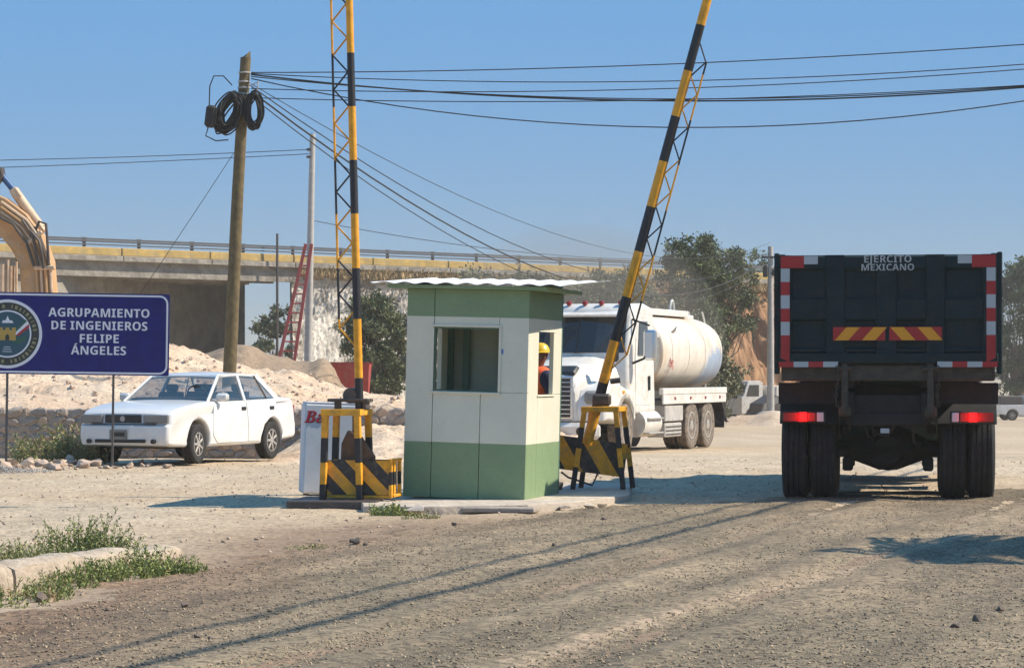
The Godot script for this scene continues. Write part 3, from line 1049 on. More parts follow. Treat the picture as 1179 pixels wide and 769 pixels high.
func barrier_far() -> void:
	var t := thing("boom_barrier", "right barrier with leaning yellow and black boom between booth and dump truck", "barrier", Vector3(1.09, 0.075, -30.0), deg_to_rad(-4), "lifted boom barriers")
	var h := 0.98
	# legs: top, foot
	var legs := [[Vector3(-0.22, h - 0.04, 0.13), Vector3(-0.36, 0, 0.16)], [Vector3(0.15, h - 0.04, 0.13), Vector3(0.24, 0, 0.16)], [Vector3(-0.15, h - 0.04, -0.22), Vector3(-0.28, 0, -0.26)], [Vector3(0.235, h - 0.04, -0.22), Vector3(0.345, 0, -0.26)]]
	for q in legs: striped_leg(t, q[0], q[1], 0.062, [0.22, 0.48, 0.72], 0)
	var top := sh()
	top.bar(Vector3(-0.26, h - 0.03, 0.13), Vector3(0.19, h - 0.03, 0.13), 0.065, 0.065, 0.005)
	top.bar(Vector3(-0.19, h - 0.03, -0.22), Vector3(0.275, h - 0.03, -0.22), 0.065, 0.065, 0.005)
	top.bar(Vector3(-0.22, h - 0.03, 0.10), Vector3(-0.155, h - 0.03, -0.19), 0.06, 0.06, 0.005)
	top.bar(Vector3(0.155, h - 0.03, 0.10), Vector3(0.235, h - 0.03, -0.19), 0.06, 0.06, 0.005)
	obj("top_frame", top, M.yellow, t)
	var br := sh()
	br.bar(Vector3(0.215, 0.38, 0.15), Vector3(0.305, 0.38, -0.24), 0.045, 0.045, 0.004)
	obj("brace", br, M.yellow, t)
	var be := sh()
	be.box(Vector3(-0.02, h + 0.08, -0.03), Vector3(0.22, 0.15, 0.22), Basis.IDENTITY, 0.03)
	be.tube([Vector3(0.08, h + 0.30, 0.0), Vector3(0.20, h + 0.315, 0.0)], 0.035, 0.035, 10)
	obj("bearing", be, M.dark_steel, t)
	striped_board(t, "striped_board", 1.15, 0.40, Transform3D(Basis(Vector3.UP, 0.0) * Basis(Vector3.BACK, deg_to_rad(-7.5)), Vector3(-0.90, 0.285, -0.03)), 0.43, 0.75, 0.15)
	var ft := sh()
	ft.tube([Vector3(-0.50, 0.20, 0.02), Vector3(-0.42, 0.14, 0.05), Vector3(-0.13, 0.045, 0.05), Vector3(-0.07, 0.18, 0.02)], 0.013, 0.013, 6)
	obj("bracket", ft, M.black, t)
	var w := put("weight_stone", stone_mesh(77, M.rock_dark, 0.9), self)
	w.scale = Vector3.ONE * 0.17
	w.position = Vector3(0.53, 0.13, -29.75)
	tag(w, "round dark stone at the foot of the right barrier next to the booth", "stone")
	var a := Vector3(-0.20, h - 0.45, -0.045)
	var dir := Vector3(0.272, 1.0, 0.02).normalized()
	boom(t, a, a + dir * 6.9, 0.064, [0.42, 0.76, 1.28, 1.82, 2.38, 2.93, 3.49, 4.04, 4.60, 5.16], 0, Vector3(0.96, -0.26, 0.0), 1.15, 4.75, 0.40, 0.185)

func board_box() -> void:
	var t := thing("white_cabinet", "dirty white cabinet with red script letters behind the left barrier stand", "cabinet", Vector3(-2.16, 0.0, -29.6), deg_to_rad(10))
	t.rotation.z = deg_to_rad(-2.0)
	var s := sh()
	s.box(Vector3(0, 0.56, -0.25), Vector3(0.62, 1.06, 0.5), Basis.IDENTITY, 0.02)
	obj("body", s, M.panel_white, t)
	var lid := sh()
	lid.box(Vector3(0, 1.1, -0.25), Vector3(0.60, 0.018, 0.48), Basis.IDENTITY, 0.006)
	obj("top_panel", lid, M.panel_white, t)
	var ft := sh()
	for x in [-0.26, 0.26]: ft.box(Vector3(x, 0.015, -0.06), Vector3(0.06, 0.04, 0.08))
	obj("foot", ft, M.black, t)
	for e in [["letter_shadow", 0.003, Vector2(0.006, -0.006)], ["letter_red", 0.007, Vector2.ZERO]]:
		var o := text("Ba", 0.142, M[e[0]], t, "lettering", "Droid Serif", true, true)
		o.basis = Basis(Vector3(1, 0, 0), Vector3(0.28, 1, 0), Vector3(0, 0, 1))
		o.position = Vector3(-0.185 + e[2].x, 0.935 + e[2].y, e[1])

func text(words: String, size: float, mat: Material, parent: Node, called := "lettering", font := "Droid Sans", bold := true, italic := false) -> MeshInstance3D:
	var f := SystemFont.new()
	f.font_names = PackedStringArray([font])
	f.font_weight = 700 if bold else 400
	f.font_italic = italic
	var m := TextMesh.new()
	m.text = words
	m.font = f
	m.font_size = 64
	m.pixel_size = size / 47.0   # size is the height of the capitals
	m.depth = 0.004
	m.material = mat
	return put(called, m, parent)

# ------------------------------------------------------------------ vehicles (x forward, y up, z to the right)
func pane(s: Shape, q: Array, th := 0.004) -> void:
	var n: Vector3 = (q[1] - q[0]).cross(q[2] - q[0]).normalized() * th * 0.5
	var a := []
	var b := []
	for p in q:
		a.push_back(p + n)
		b.push_back(p - n)
	s.face(a, n)
	s.face(b, -n)
	for i in q.size():
		var j := (i + 1) % q.size()
		var mid: Vector3 = (a[i] + a[j]) * 0.5
		var cen: Vector3 = (a[0] + a[2]) * 0.5
		s.face([a[i], a[j], b[j], b[i]], mid - cen)

func wheel(parent: Node, at: Vector3, r: float, w: float, tyre_mat: String, rim_mat: String, style := 0, steer := 0.0) -> Node3D:
	var o := sub("wheel", parent, at)
	o.rotation.y = steer
	var t := sh()
	var ri := r * (0.60 if style == 0 else 0.56)
	var h := w * 0.5
	var prof := [Vector2(ri, -h * 0.85), Vector2(r * 0.80, -h), Vector2(r * 0.93, -h * 0.96), Vector2(r * 0.985, -h * 0.82)]
	var gr := 4 if style > 0 else 3
	for k in gr:
		var a := lerpf(-h * 0.82, h * 0.82, (k + 0.5) / gr)
		prof.push_back(Vector2(r, a - h * 0.82 / gr * 0.8))
		prof.push_back(Vector2(r, a + h * 0.82 / gr * 0.55))
		if k < gr - 1:
			prof.push_back(Vector2(r - 0.014, a + h * 0.82 / gr * 0.62))
			prof.push_back(Vector2(r - 0.014, a + h * 0.82 / gr * 1.12))
	prof += [Vector2(r * 0.985, h * 0.82), Vector2(r * 0.93, h * 0.96), Vector2(r * 0.80, h), Vector2(ri, h * 0.85)]
	t.lathe(prof, Transform3D.IDENTITY, 36)
	obj("tyre", t, M[tyre_mat], o, 30.0)
	var m := sh()
	if style == 0:
		for s in [-1.0, 1.0]:
			var out: float = h * 0.80 * s
			m.lathe([Vector2(ri * 1.02, out * 0.9), Vector2(ri * 1.0, out * 1.06), Vector2(ri * 0.93, out * 1.08), Vector2(ri * 0.86, out * 0.86), Vector2(ri * 0.35, out * 0.98), Vector2(ri * 0.28, out * 1.1), Vector2(0.0, out * 1.12)], Transform3D.IDENTITY, 28)
			for k in 7:
				var b := Basis(Vector3.BACK, TAU * k / 7.0)
				m.box(b * Vector3(ri * 0.6, 0, out * 0.98), Vector3(ri * 0.58, ri * 0.22, 0.022), b, 0.006)
	else:
		for s in [-1.0, 1.0]:
			var out: float = h * 0.85 * s
			m.lathe([Vector2(ri * 1.02, out * 0.85), Vector2(ri * 1.03, out * 1.02), Vector2(ri * 0.92, out * 1.04), Vector2(ri * 0.84, out * 0.55), Vector2(ri * 0.55, out * 0.35), Vector2(ri * 0.42, out * 0.45), Vector2(ri * 0.40, out * 0.98), Vector2(ri * 0.25, out * 1.08), Vector2(0.0, out * 1.08)], Transform3D.IDENTITY, 28)
			for k in 10:
				var a := TAU * k / 10.0
				m.box(Vector3(cos(a), sin(a), 0) * ri * 0.66 + Vector3(0, 0, out * 0.5), Vector3(0.04, 0.04, 0.05))
	obj("rim", m, M[rim_mat], o, 30.0)
	return o

func arch(cx: float, cy: float, r: float, a0: float, a1: float, n := 12) -> Array:
	var q := []
	for i in n + 1:
		var a := deg_to_rad(lerpf(a0, a1, float(i) / n))
		q.push_back(Vector2(cx + cos(a) * r, cy + sin(a) * r))
	return q

func sedan() -> void:
	var t := thing("sedan_car", "white four-door sedan parked behind the blue sign", "car", Vector3.ZERO)
	var hd := Vector2(-0.37, 0.929)  # heading in x, z
	t.rotation.y = atan2(-hd.y, hd.x)
	t.scale = Vector3.ONE * 1.05
	var contact := Vector3(-5.0, 0.0, -40.0)
	t.position = contact - t.basis * Vector3(1.3, 0, -0.80)
	t.position.y = 0.015
	var bend := func(v: Vector3) -> Vector3:
		var k := 1.0
		if v.x > 1.45: k -= 0.085 * pow((v.x - 1.45) / 0.75, 2.0)
		if v.x < -1.5: k -= 0.06 * pow((-1.5 - v.x) / 0.6, 2.0)
		if v.y > 0.45: k -= 0.05 * pow((v.y - 0.45) / 0.5, 2.0)
		if v.y < 0.42: k -= 0.035 * (0.42 - v.y) / 0.2
		var z := v.z * k
		var e := pow(absf(v.z) / 0.83, 2.2)
		var x := v.x
		if v.x > 1.3: x -= 0.09 * e * (v.x - 1.3) / 0.9
		if v.x < -1.5: x += 0.09 * e * (-1.5 - v.x) / 0.6
		var y := v.y
		if v.y > 0.7: y += 0.025 * (1.0 - e) * (1.0 if v.x > 0.6 or v.x < -1.4 else 0.3)
		return Vector3(x, y, z)
	var out := [Vector2(-2.08, 0.33), Vector2(-2.15, 0.36), Vector2(-2.16, 0.56), Vector2(-2.12, 0.60), Vector2(-2.11, 0.80), Vector2(-2.07, 0.93), Vector2(-2.0, 0.965), Vector2(-1.5, 0.985), Vector2(-1.35, 0.965), Vector2(-0.3, 0.945), Vector2(0.6, 0.93), Vector2(0.86, 0.94), Vector2(1.2, 0.92), Vector2(1.6, 0.88), Vector2(1.95, 0.825), Vector2(2.08, 0.79), Vector2(2.13, 0.745), Vector2(2.14, 0.62), Vector2(2.15, 0.605), Vector2(2.22, 0.58), Vector2(2.235, 0.40), Vector2(2.20, 0.30), Vector2(2.05, 0.27)]
	out += [Vector2(1.68, 0.26)] + arch(1.3, 0.31, 0.365, -8, 188) + [Vector2(0.92, 0.25), Vector2(-0.75, 0.25)] + arch(-1.13, 0.31, 0.355, -8, 188) + [Vector2(-1.5, 0.30)]
	var b := sh()
	b.prism(out, -0.83, 0.83, Transform3D.IDENTITY, 0.05, 3, bend, 7)
	obj("body", b, M.car_white, t, 38.0)
	# dark cabin floor over the body, wheel wells
	var fl := sh()
	fl.prism([Vector2(-1.30, 0.955), Vector2(0.66, 0.945), Vector2(0.72, 0.985), Vector2(0.40, 1.0), Vector2(0.3, 0.968), Vector2(-1.30, 0.985)], -0.70, 0.70)
	obj("dashboard", fl, M.seat_cloth, t)
	for s in [-1.0, 1.0]:
		for x in [0.12, -0.78]:
			var st := sh()
			st.prism([Vector2(x - 0.06, 0.95), Vector2(x + 0.06, 0.95), Vector2(x - 0.03, 1.08), Vector2(x - 0.09, 1.08)], s * 0.34 - 0.22, s * 0.34 + 0.22, Transform3D.IDENTITY, 0.03, 2)
			st.box(Vector3(x - 0.07, 1.14, s * 0.34), Vector3(0.07, 0.12, 0.22), Basis.IDENTITY, 0.03)
			obj("seat", st, M.seat_cloth, t)
	var sw := sh()
	var ring := []
	for i in 19:
		var a := TAU * i / 18.0
		ring.push_back(Vector3(0.47 + sin(a) * 0.06, 1.03 + sin(a) * 0.15, -0.34 + cos(a) * 0.17))
	sw.tube(ring, 0.014, 0.014, 6)
	obj("steering_wheel", sw, M.black_trim, t)
	# roof and pillars
	var rings := []
	for q in [[0.30, 1.335, 0.56], [0.20, 1.358, 0.58], [-0.1, 1.385, 0.595], [-0.45, 1.392, 0.60], [-0.8, 1.38, 0.59], [-1.0, 1.355, 0.575], [-1.08, 1.335, 0.56]]:
		var rg := []
		for i in 9:
			var f := -1.0 + i / 4.0
			rg.push_back(Vector3(q[0], q[1] - 0.028 * pow(absf(f), 3.0), f * q[2]))
		for i in 9:
			var f := 1.0 - i / 4.0
			rg.push_back(Vector3(q[0], q[1] - 0.028 * pow(absf(f), 3.0) - 0.03, f * q[2]))
		rings.push_back(rg)
	var rf := sh()
	rf.loft(rings)
	obj("roof", rf, M.car_white, t)
	for s in [-1.0, 1.0]:
		for q in [[Vector3(0.88, 0.92, 0.735), Vector3(0.24, 1.335, 0.572), 0.06], [Vector3(-0.27, 0.93, 0.772), Vector3(-0.33, 1.345, 0.592), 0.075], [Vector3(-1.50, 0.95, 0.715), Vector3(-1.0, 1.335, 0.572), 0.10], [Vector3(0.24, 1.338, 0.575), Vector3(-1.02, 1.338, 0.575), 0.035]]:
			var pl := sh()
			pl.bar(q[0] * Vector3(1, 1, s), q[1] * Vector3(1, 1, s), q[2], 0.035, 0.01, Vector3.BACK)
			obj("pillar", pl, M.car_white, t)
	for s in [-1.0, 1.0]:
		var k := Vector3(1, 1, s)
		var w1 := sh()
		pane(w1, [Vector3(0.80, 0.945, 0.745) * k, Vector3(-0.25, 0.955, 0.757) * k, Vector3(-0.31, 1.33, 0.585) * k, Vector3(0.22, 1.33, 0.575) * k])
		obj("side_window", w1, M.car_glass, t)
		var w2 := sh()
		pane(w2, [Vector3(-0.29, 0.955, 0.757) * k, Vector3(-1.38, 0.965, 0.722) * k, Vector3(-0.97, 1.33, 0.575) * k, Vector3(-0.35, 1.33, 0.585) * k])
		obj("side_window", w2, M.car_glass, t)
		var dv := sh()
		dv.bar(Vector3(-1.08, 0.96, 0.745) * k, Vector3(-0.93, 1.33, 0.588) * k, 0.03, 0.012, 0.003, Vector3.BACK)
		obj("window_divider", dv, M.black_trim, t)
		# doors, a little proud of the body
		for q in [[[Vector2(0.78, 0.90), Vector2(-0.265, 0.925), Vector2(-0.29, 0.30), Vector2(0.70, 0.30), Vector2(0.85, 0.42), Vector2(0.87, 0.55)], 0.0], [[Vector2(-0.285, 0.925), Vector2(-1.30, 0.945), Vector2(-1.28, 0.72), Vector2(-1.02, 0.655), Vector2(-0.84, 0.56), Vector2(-0.74, 0.40), Vector2(-0.70, 0.30), Vector2(-0.31, 0.30)], 1.0]]:
			var fine := []
			var arr: Array = q[0]
			for i in arr.size():
				var a2: Vector2 = arr[i]
				var b2: Vector2 = arr[(i + 1) % arr.size()]
				var n := maxi(1, int(a2.distance_to(b2) / 0.12))
				for e in n: fine.push_back(a2.lerp(b2, float(e) / n))
			var d := sh()
			d.prism(fine, 0.80 if s > 0 else -0.837, 0.837 if s > 0 else -0.80, Transform3D.IDENTITY, 0.004, 1, bend)
			var o := obj("door", d, M.car_white, t)
			var hx := -0.16 if q[1] == 0.0 else -1.12
			var hs := sh()
			hs.box(Vector3(hx, 0.82, s * 0.818), Vector3(0.13, 0.055, 0.03), Basis.IDENTITY, 0.008)
			obj("handle", hs, M.black_trim, o)
		var mr := sh()
		mr.box(Vector3(0.62, 1.0, s * 0.86), Vector3(0.10, 0.13, 0.20), Basis(Vector3.UP, -0.2 * s), 0.035)
		mr.box(Vector3(0.66, 0.955, s * 0.75), Vector3(0.08, 0.05, 0.10), Basis.IDENTITY, 0.01)
		obj("mirror", mr, M.car_white, t)
	var ws := sh()
	pane(ws, [Vector3(0.87, 0.935, -0.71), Vector3(0.87, 0.935, 0.71), Vector3(0.255, 1.345, 0.56), Vector3(0.255, 1.345, -0.56)])
	obj("windscreen", ws, M.car_glass, t)
	var rw := sh()
	pane(rw, [Vector3(-1.50, 0.97, -0.69), Vector3(-1.50, 0.97, 0.69), Vector3(-1.03, 1.335, 0.56), Vector3(-1.03, 1.335, -0.56)])
	obj("rear_window", rw, M.car_glass, t)
	# nose
	for s in [-1.0, 1.0]:
		var hl := sh()
		hl.box(Vector3(2.112, 0.690, s * 0.55), Vector3(0.06, 0.125, 0.40), Basis(Vector3.UP, -0.12 * s), 0.015)
		obj("headlight", hl, M.lens_grey, t)
		var fg := sh()
		fg.lathe([Vector2(0.0, 0.0), Vector2(0.035, 0.0), Vector2(0.035, 0.05), Vector2(0.0, 0.05)], Transform3D(Basis(Vector3.UP, PI / 2), Vector3(2.175, 0.355, s * 0.55)), 14)
		obj("bumper_hole", fg, M.black_trim, t)
	var gl := sh()
	gl.box(Vector3(2.135, 0.690, 0), Vector3(0.03, 0.12, 0.62), Basis.IDENTITY, 0.01)
	obj("grille", gl, M.black_trim, t)
	var em := sh()
	em.lathe([Vector2(0.0, 0.0), Vector2(0.042, 0.0), Vector2(0.042, 0.012), Vector2(0.0, 0.014)], Transform3D(Basis(Vector3.UP, PI / 2), Vector3(2.148, 0.690, 0)), 18)
	obj("badge", em, M.rim_grey, t)
	var li := sh()
	li.box(Vector3(2.225, 0.36, 0), Vector3(0.03, 0.05, 0.86), Basis.IDENTITY, 0.008)
	obj("air_intake", li, M.black_trim, t)
	var np := sh()
	np.box(Vector3(2.245, 0.455, 0.02), Vector3(0.012, 0.15, 0.30), Basis.IDENTITY, 0.003)
	var plate := obj("number_plate", np, M.lens_grey, t)
	var nb := sh()
	nb.box(Vector3(2.2525, 0.46, 0.02), Vector3(0.003, 0.06, 0.22))
	obj("plate_print", nb, M.black_trim, plate)
	var bl := sh()
	bl.box(Vector3(2.135, 0.613, 0), Vector3(0.05, 0.012, 1.1), Basis.IDENTITY)
	obj("bumper_gap", bl, M.black_trim, t)
	for s in [-1.0, 1.0]:
		var tl := sh()
		tl.box(Vector3(-2.09, 0.78, s * 0.58), Vector3(0.05, 0.14, 0.3), Basis(Vector3.UP, 0.15 * s), 0.01)
		obj("tail_light", tl, M.lens_red, t)
		wheel(t, Vector3(1.3, 0.30, s * 0.735), 0.30, 0.19, "tyre", "rim_grey", 0, 0.10)
		wheel(t, Vector3(-1.13, 0.30, s * 0.735), 0.30, 0.19, "tyre", "rim_grey", 0)
	var un := sh()
	un.box(Vector3(0, 0.27, 0), Vector3(3.6, 0.06, 1.1))
	un.tube([Vector3(1.3, 0.28, -0.7), Vector3(1.3, 0.28, 0.7)], 0.03)
	un.tube([Vector3(-1.13, 0.28, -0.7), Vector3(-1.13, 0.28, 0.7)], 0.05)
	obj("underside", un, M.chassis, t)

func dump_truck() -> void:
	var t := thing("army_dump_truck", "dark green army dump truck seen from behind with red and white reflective tape", "dump truck", Vector3(4.21, 0.0, -28.2))
	var hd := Vector2(0.152, -0.988)
	t.rotation.y = atan2(-hd.y, hd.x)
	var gy := ground_at(4.2, 29.2)
	t.position.y = gy - 0.005
	# in this function: z is sideways, x forward from the tailgate
	var bd := sh()
	var hw := 1.235
	bd.box(Vector3(2.35, 1.60, 0), Vector3(4.5, 0.12, hw * 2 - 0.14))
	for s in [-1.0, 1.0]:
		bd.box(Vector3(2.35, 2.15, s * (hw - 0.045)), Vector3(4.55, 1.14, 0.05), Basis.IDENTITY, 0.01)
		bd.box(Vector3(2.35, 2.745, s * (hw - 0.045)), Vector3(4.56, 0.09, 0.11), Basis.IDENTITY, 0.015)
		for k in 7:
			bd.box(Vector3(0.28 + k * 0.68, 2.13, s * (hw - 0.0)), Vector3(0.09, 1.1, 0.07), Basis.IDENTITY, 0.012)
	bd.box(Vector3(4.6, 2.2, 0), Vector3(0.06, 1.25, hw * 2 - 0.12))
	bd.prism([Vector2(4.6, 2.75), Vector2(6.1, 2.80), Vector2(6.1, 2.86), Vector2(4.6, 2.81)], -1.15, 1.15)
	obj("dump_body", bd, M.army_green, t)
	# tailgate
	var tg := sh()
	tg.box(Vector3(0.035, 2.215, 0), Vector3(0.03, 1.12, hw * 2 - 0.09), Basis.IDENTITY, 0.004)
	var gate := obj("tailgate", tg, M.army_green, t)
	var ribs := [[-hw + 0.01, -1.055], [-0.705, -0.455], [-0.145, 0.12], [0.405, 0.655], [1.03, hw - 0.01]]
	for q in ribs:
		var s := sh()
		s.prism([Vector2(q[0], 0.018), Vector2(q[1], 0.018), Vector2(q[1] - 0.03, -0.028), Vector2(q[0] + 0.03, -0.028)], 1.665, 2.775, Transform3D(Basis(Vector3.BACK, Vector3.RIGHT, Vector3.UP), Vector3(0.0, 0, 0)), 0.004)
		obj("rib", s, M.army_green, gate)
	for q in [[2.60, 2.775], [2.03, 2.30], [1.665, 1.74]]:
		for i in 4:
			var s := sh()
			s.prism([Vector2(-q[0], 0.0185), Vector2(-q[1], 0.0185), Vector2(-q[1] + 0.025, -0.022), Vector2(-q[0] - 0.025, -0.022)], ribs[i][1] - 0.02, ribs[i + 1][0] + 0.02, Transform3D(Basis(Vector3.DOWN, Vector3.RIGHT, Vector3.BACK), Vector3.ZERO))
			obj("rib", s, M.army_green, gate)
	var lip := sh()
	lip.box(Vector3(0.0, 1.615, 0), Vector3(0.10, 0.115, hw * 2 - 0.03), Basis.IDENTITY, 0.012)
	obj("lower_bar", lip, M.army_green, t)
	var sill := sh()
	sill.box(Vector3(0.10, 1.455, 0), Vector3(0.16, 0.19, hw * 2 - 0.10), Basis.IDENTITY, 0.015)
	obj("sill", sill, M.army_sill, t)
	# corner posts and side returns
	for s in [-1.0, 1.0]:
		var cp := sh()
		cp.box(Vector3(0.05, 2.12, s * (hw + 0.0)), Vector3(0.12, 1.36, 0.06), Basis.IDENTITY, 0.012)
		obj("corner_post", cp, M.army_green, t)
	# reflective tape: vertical strips, short horizontal pieces at the top, dashes on the lower bar
	var tape := func(z0: float, z1: float, y0: float, y1: float, mat: String, x := -0.0295):
		var s := sh()
		s.box(Vector3(x, (y0 + y1) * 0.5, (z0 + z1) * 0.5), Vector3(0.003, absf(y1 - y0), absf(z1 - z0)))
		obj("reflective_tape", s, M[mat], t)
	for s in [-1.0, 1.0]:
		var zo: float = s * 1.19
		var zi: float = s * 1.09
		for k in 6:
			var y1 := 2.625 - k * 0.15
			tape.call(zo, zi, y1 - 0.15, y1, "white_tape" if k % 2 == 0 else "red_tape")
		tape.call(zo, s * 0.93, 2.63, 2.765, "red_tape", -0.0315)
		tape.call(s * 0.93, s * 0.775, 2.672, 2.765, "white_tape")
		var p := sh()
		p.prism([Vector2(zo, 1.725), Vector2(zi, 1.725), Vector2(zi, 1.57), Vector2(zo, 1.62)], 0.0, 0.003, Transform3D(Basis(Vector3.BACK, Vector3.UP, Vector3.LEFT), Vector3(-0.054, 0, 0)))
		obj("reflective_tape", p, M.red_tape, t)
		for k in 4:
			tape.call(s * (1.21 - k * 0.165), s * (1.045 - k * 0.165), 1.578 - 0.062, 1.578, "red_tape" if k % 2 == 0 else "white_tape", -0.0535)
		# chevron board
		var cb := sh()
		var z0: float = -0.605 if s < 0 else 0.02
		cb.box(Vector3(-0.034, 1.89, z0 + 0.29), Vector3(0.008, 0.15, 0.58))
		var board := obj("chevron_board", cb, M.red_tape, t)
		for k in [0, 1]:
			var a: float = z0 + 0.02 + k * 0.30 if s < 0 else z0 + 0.03 + k * 0.30
			var sl := 0.13
			var q := []
			if s < 0: q = [Vector2(a, 1.817), Vector2(a + 0.15, 1.817), Vector2(a + 0.15 + sl, 1.963), Vector2(a + sl, 1.963)]
			else: q = [Vector2(a + sl - 0.02, 1.817), Vector2(a + 0.13 + sl, 1.817), Vector2(a + 0.13, 1.963), Vector2(a - 0.02, 1.963)]
			var cv := sh()
			cv.prism(q, 0.0, 0.002, Transform3D(Basis(Vector3.BACK, Vector3.UP, Vector3.LEFT), Vector3(-0.0385, 0, 0)))
			obj("chevron", cv, M.orange_tape, board)
	for e in [["EJERCITO", 2.725, 0.072], ["MEXICANO", 2.632, 0.066]]:
		var o := text(e[0], e[2] * 1.12, M.stencil, t)
		o.rotation.y = -PI / 2
		o.position = Vector3(-0.028, e[1], 0.0)
		o.scale = Vector3(1.12, 1, 1)
	# chassis
	var ch := sh()
	for s in [-1.0, 1.0]:
		ch.box(Vector3(3.9, 1.08, s * 0.42), Vector3(7.7, 0.30, 0.09), Basis.IDENTITY, 0.008)
		ch.box(Vector3(1.6, 0.80, s * 0.50), Vector3(1.5, 0.12, 0.10), Basis.IDENTITY, 0.02)
		ch.box(Vector3(2.3, 1.38, s * 0.42), Vector3(4.4, 0.20, 0.10), Basis.IDENTITY, 0.008)
	ch.box(Vector3(0.22, 1.06, 0), Vector3(0.10, 0.30, 1.0), Basis.IDENTITY, 0.01)
	ch.box(Vector3(0.20, 0.93, 0), Vector3(0.14, 0.16, 0.9), Basis.IDENTITY, 0.02)
	ch.box(Vector3(1.0, 1.12, 0), Vector3(0.10, 0.36, 0.9))
	ch.box(Vector3(3.4, 1.05, 0), Vector3(0.6, 0.5, 0.8))
	obj("chassis_frame", ch, M.chassis, t)
	for x in [0.95, 2.30]:
		var ax := sh()
		ax.tube([Vector3(x, 0.56, -1.15), Vector3(x, 0.56, 1.15)], 0.085, 0.085, 14)
		ax.lathe([Vector2(0.0, -0.20), Vector2(0.16, -0.18), Vector2(0.235, -0.08), Vector2(0.235, 0.08), Vector2(0.16, 0.18), Vector2(0.0, 0.20)], Transform3D(Basis(Vector3.UP, PI / 2), Vector3(x, 0.56, 0)), 20)
		ax.loft([[Vector3(x, 0.66, -0.45), Vector3(x + 0.2, 0.6, -0.45), Vector3(x, 0.46, -0.45), Vector3(x - 0.2, 0.6, -0.45)], [Vector3(x, 0.82, -0.1), Vector3(x + 0.24, 0.56, -0.1), Vector3(x, 0.33, -0.1), Vector3(x - 0.24, 0.56, -0.1)], [Vector3(x, 0.82, 0.1), Vector3(x + 0.24, 0.56, 0.1), Vector3(x, 0.33, 0.1), Vector3(x - 0.24, 0.56, 0.1)], [Vector3(x, 0.66, 0.45), Vector3(x + 0.2, 0.6, 0.45), Vector3(x, 0.46, 0.45), Vector3(x - 0.2, 0.6, 0.45)]])
		for s in [-1.0, 1.0]:
			ax.box(Vector3(x - 0.02, 0.40, s * 0.46), Vector3(0.16, 0.16, 0.12), Basis.IDENTITY, 0.02)
		obj("axle", ax, M.chassis, t)
		for z in [-1.06, -0.735, 0.735, 1.06]:
			wheel(t, Vector3(x, 0.545, z), 0.545, 0.295, "tyre", "rim_grey", 1)
	for s in [-1.0, 1.0]:
		wheel(t, Vector3(6.2, 0.545, s * 1.02), 0.545, 0.31, "tyre", "rim_grey", 1)
		# hinge arms, mudguards, mud flaps
		var hi := sh()
		hi.box(Vector3(0.02, 1.33, s * 0.475), Vector3(0.10, 0.70, 0.075), Basis.IDENTITY, 0.012)
		hi.box(Vector3(0.05, 1.02, s * 0.475), Vector3(0.12, 0.12, 0.14), Basis.IDENTITY, 0.02)
		hi.tube([Vector3(0.0, 1.50, s * 0.475 - 0.09), Vector3(0.0, 1.50, s * 0.475 + 0.09)], 0.035, 0.035, 10)
		obj("hinge_arm", hi, M.army_sill, t)
		var mg := sh()
		var g0 := arch(0.95, 0.55, 0.66, 150, 62)
		var g1 := arch(0.95, 0.55, 0.64, 62, 150)
		mg.prism(g0 + g1, minf(s * 0.56, s * 1.22), maxf(s * 0.56, s * 1.22))
		mg.box(Vector3(0.30, 1.22, s * 0.90), Vector3(0.03, 0.24, 0.66))
		obj("mudguard", mg, M.chassis, t)
		# tail lamps
		var lb := sh()
		lb.box(Vector3(0.09, 0.955, s * 0.94), Vector3(0.06, 0.13, 0.50), Basis.IDENTITY, 0.012)
		var lamp := obj("tail_lamp", lb, M.black_trim, t)
		for q in [[1.17, 1.00, "lens_red"], [0.995, 0.895, "lens_lit"], [0.89, 0.80, "lens_red"], [0.79, 0.71, "lens_clear"]]:
			var ls := sh()
			ls.box(Vector3(0.055, 0.955, s * (q[0] + q[1]) * 0.5), Vector3(0.02, 0.105, q[0] - q[1] - 0.004), Basis.IDENTITY, 0.006)
			var lens := obj("lens", ls, M[q[2]], lamp)
			if q[2] == "lens_lit":
				var li := OmniLight3D.new()
				li.light_color = Color(1.0, 0.08, 0.06)
				li.light_energy = 0.03
				li.light_size = 0.03
				li.omni_range = 6.0
				li.omni_attenuation = 2.0
				li.shadow_enabled = true
				li.position = Vector3(-0.03, 0.955, s * 0.945)
				lens.add_child(li)
		var mk1 := sh()
		mk1.box(Vector3(6.7, 2.15, s * 1.42), Vector3(0.10, 0.45, 0.20), Basis.IDENTITY, 0.03)
		mk1.tube([Vector3(6.5, 2.45, s * 1.1), Vector3(6.7, 2.45, s * 1.42), Vector3(6.7, 1.8, s * 1.42), Vector3(6.5, 1.7, s * 1.1)], 0.018, 0.018, 6)
		obj("mirror", mk1, M.black_trim, t)
	for q in [[Vector3(0.35, 1.0, -0.30), Vector3(0.5, 0.72, -0.22), Vector3(0.8, 0.70, -0.16), Vector3(0.95, 0.80, -0.14)], [Vector3(0.35, 1.0, 0.25), Vector3(0.45, 0.66, 0.30), Vector3(0.75, 0.62, 0.36), Vector3(0.95, 0.66, 0.40)], [Vector3(0.2, 0.9, 0.1), Vector3(0.25, 0.74, 0.0), Vector3(0.28, 0.76, -0.15), Vector3(0.3, 0.92, -0.2)]]:
		var ho := sh()
		ho.tube(q, 0.018, 0.018, 6)
		obj("hose", ho, M.black_trim, t)
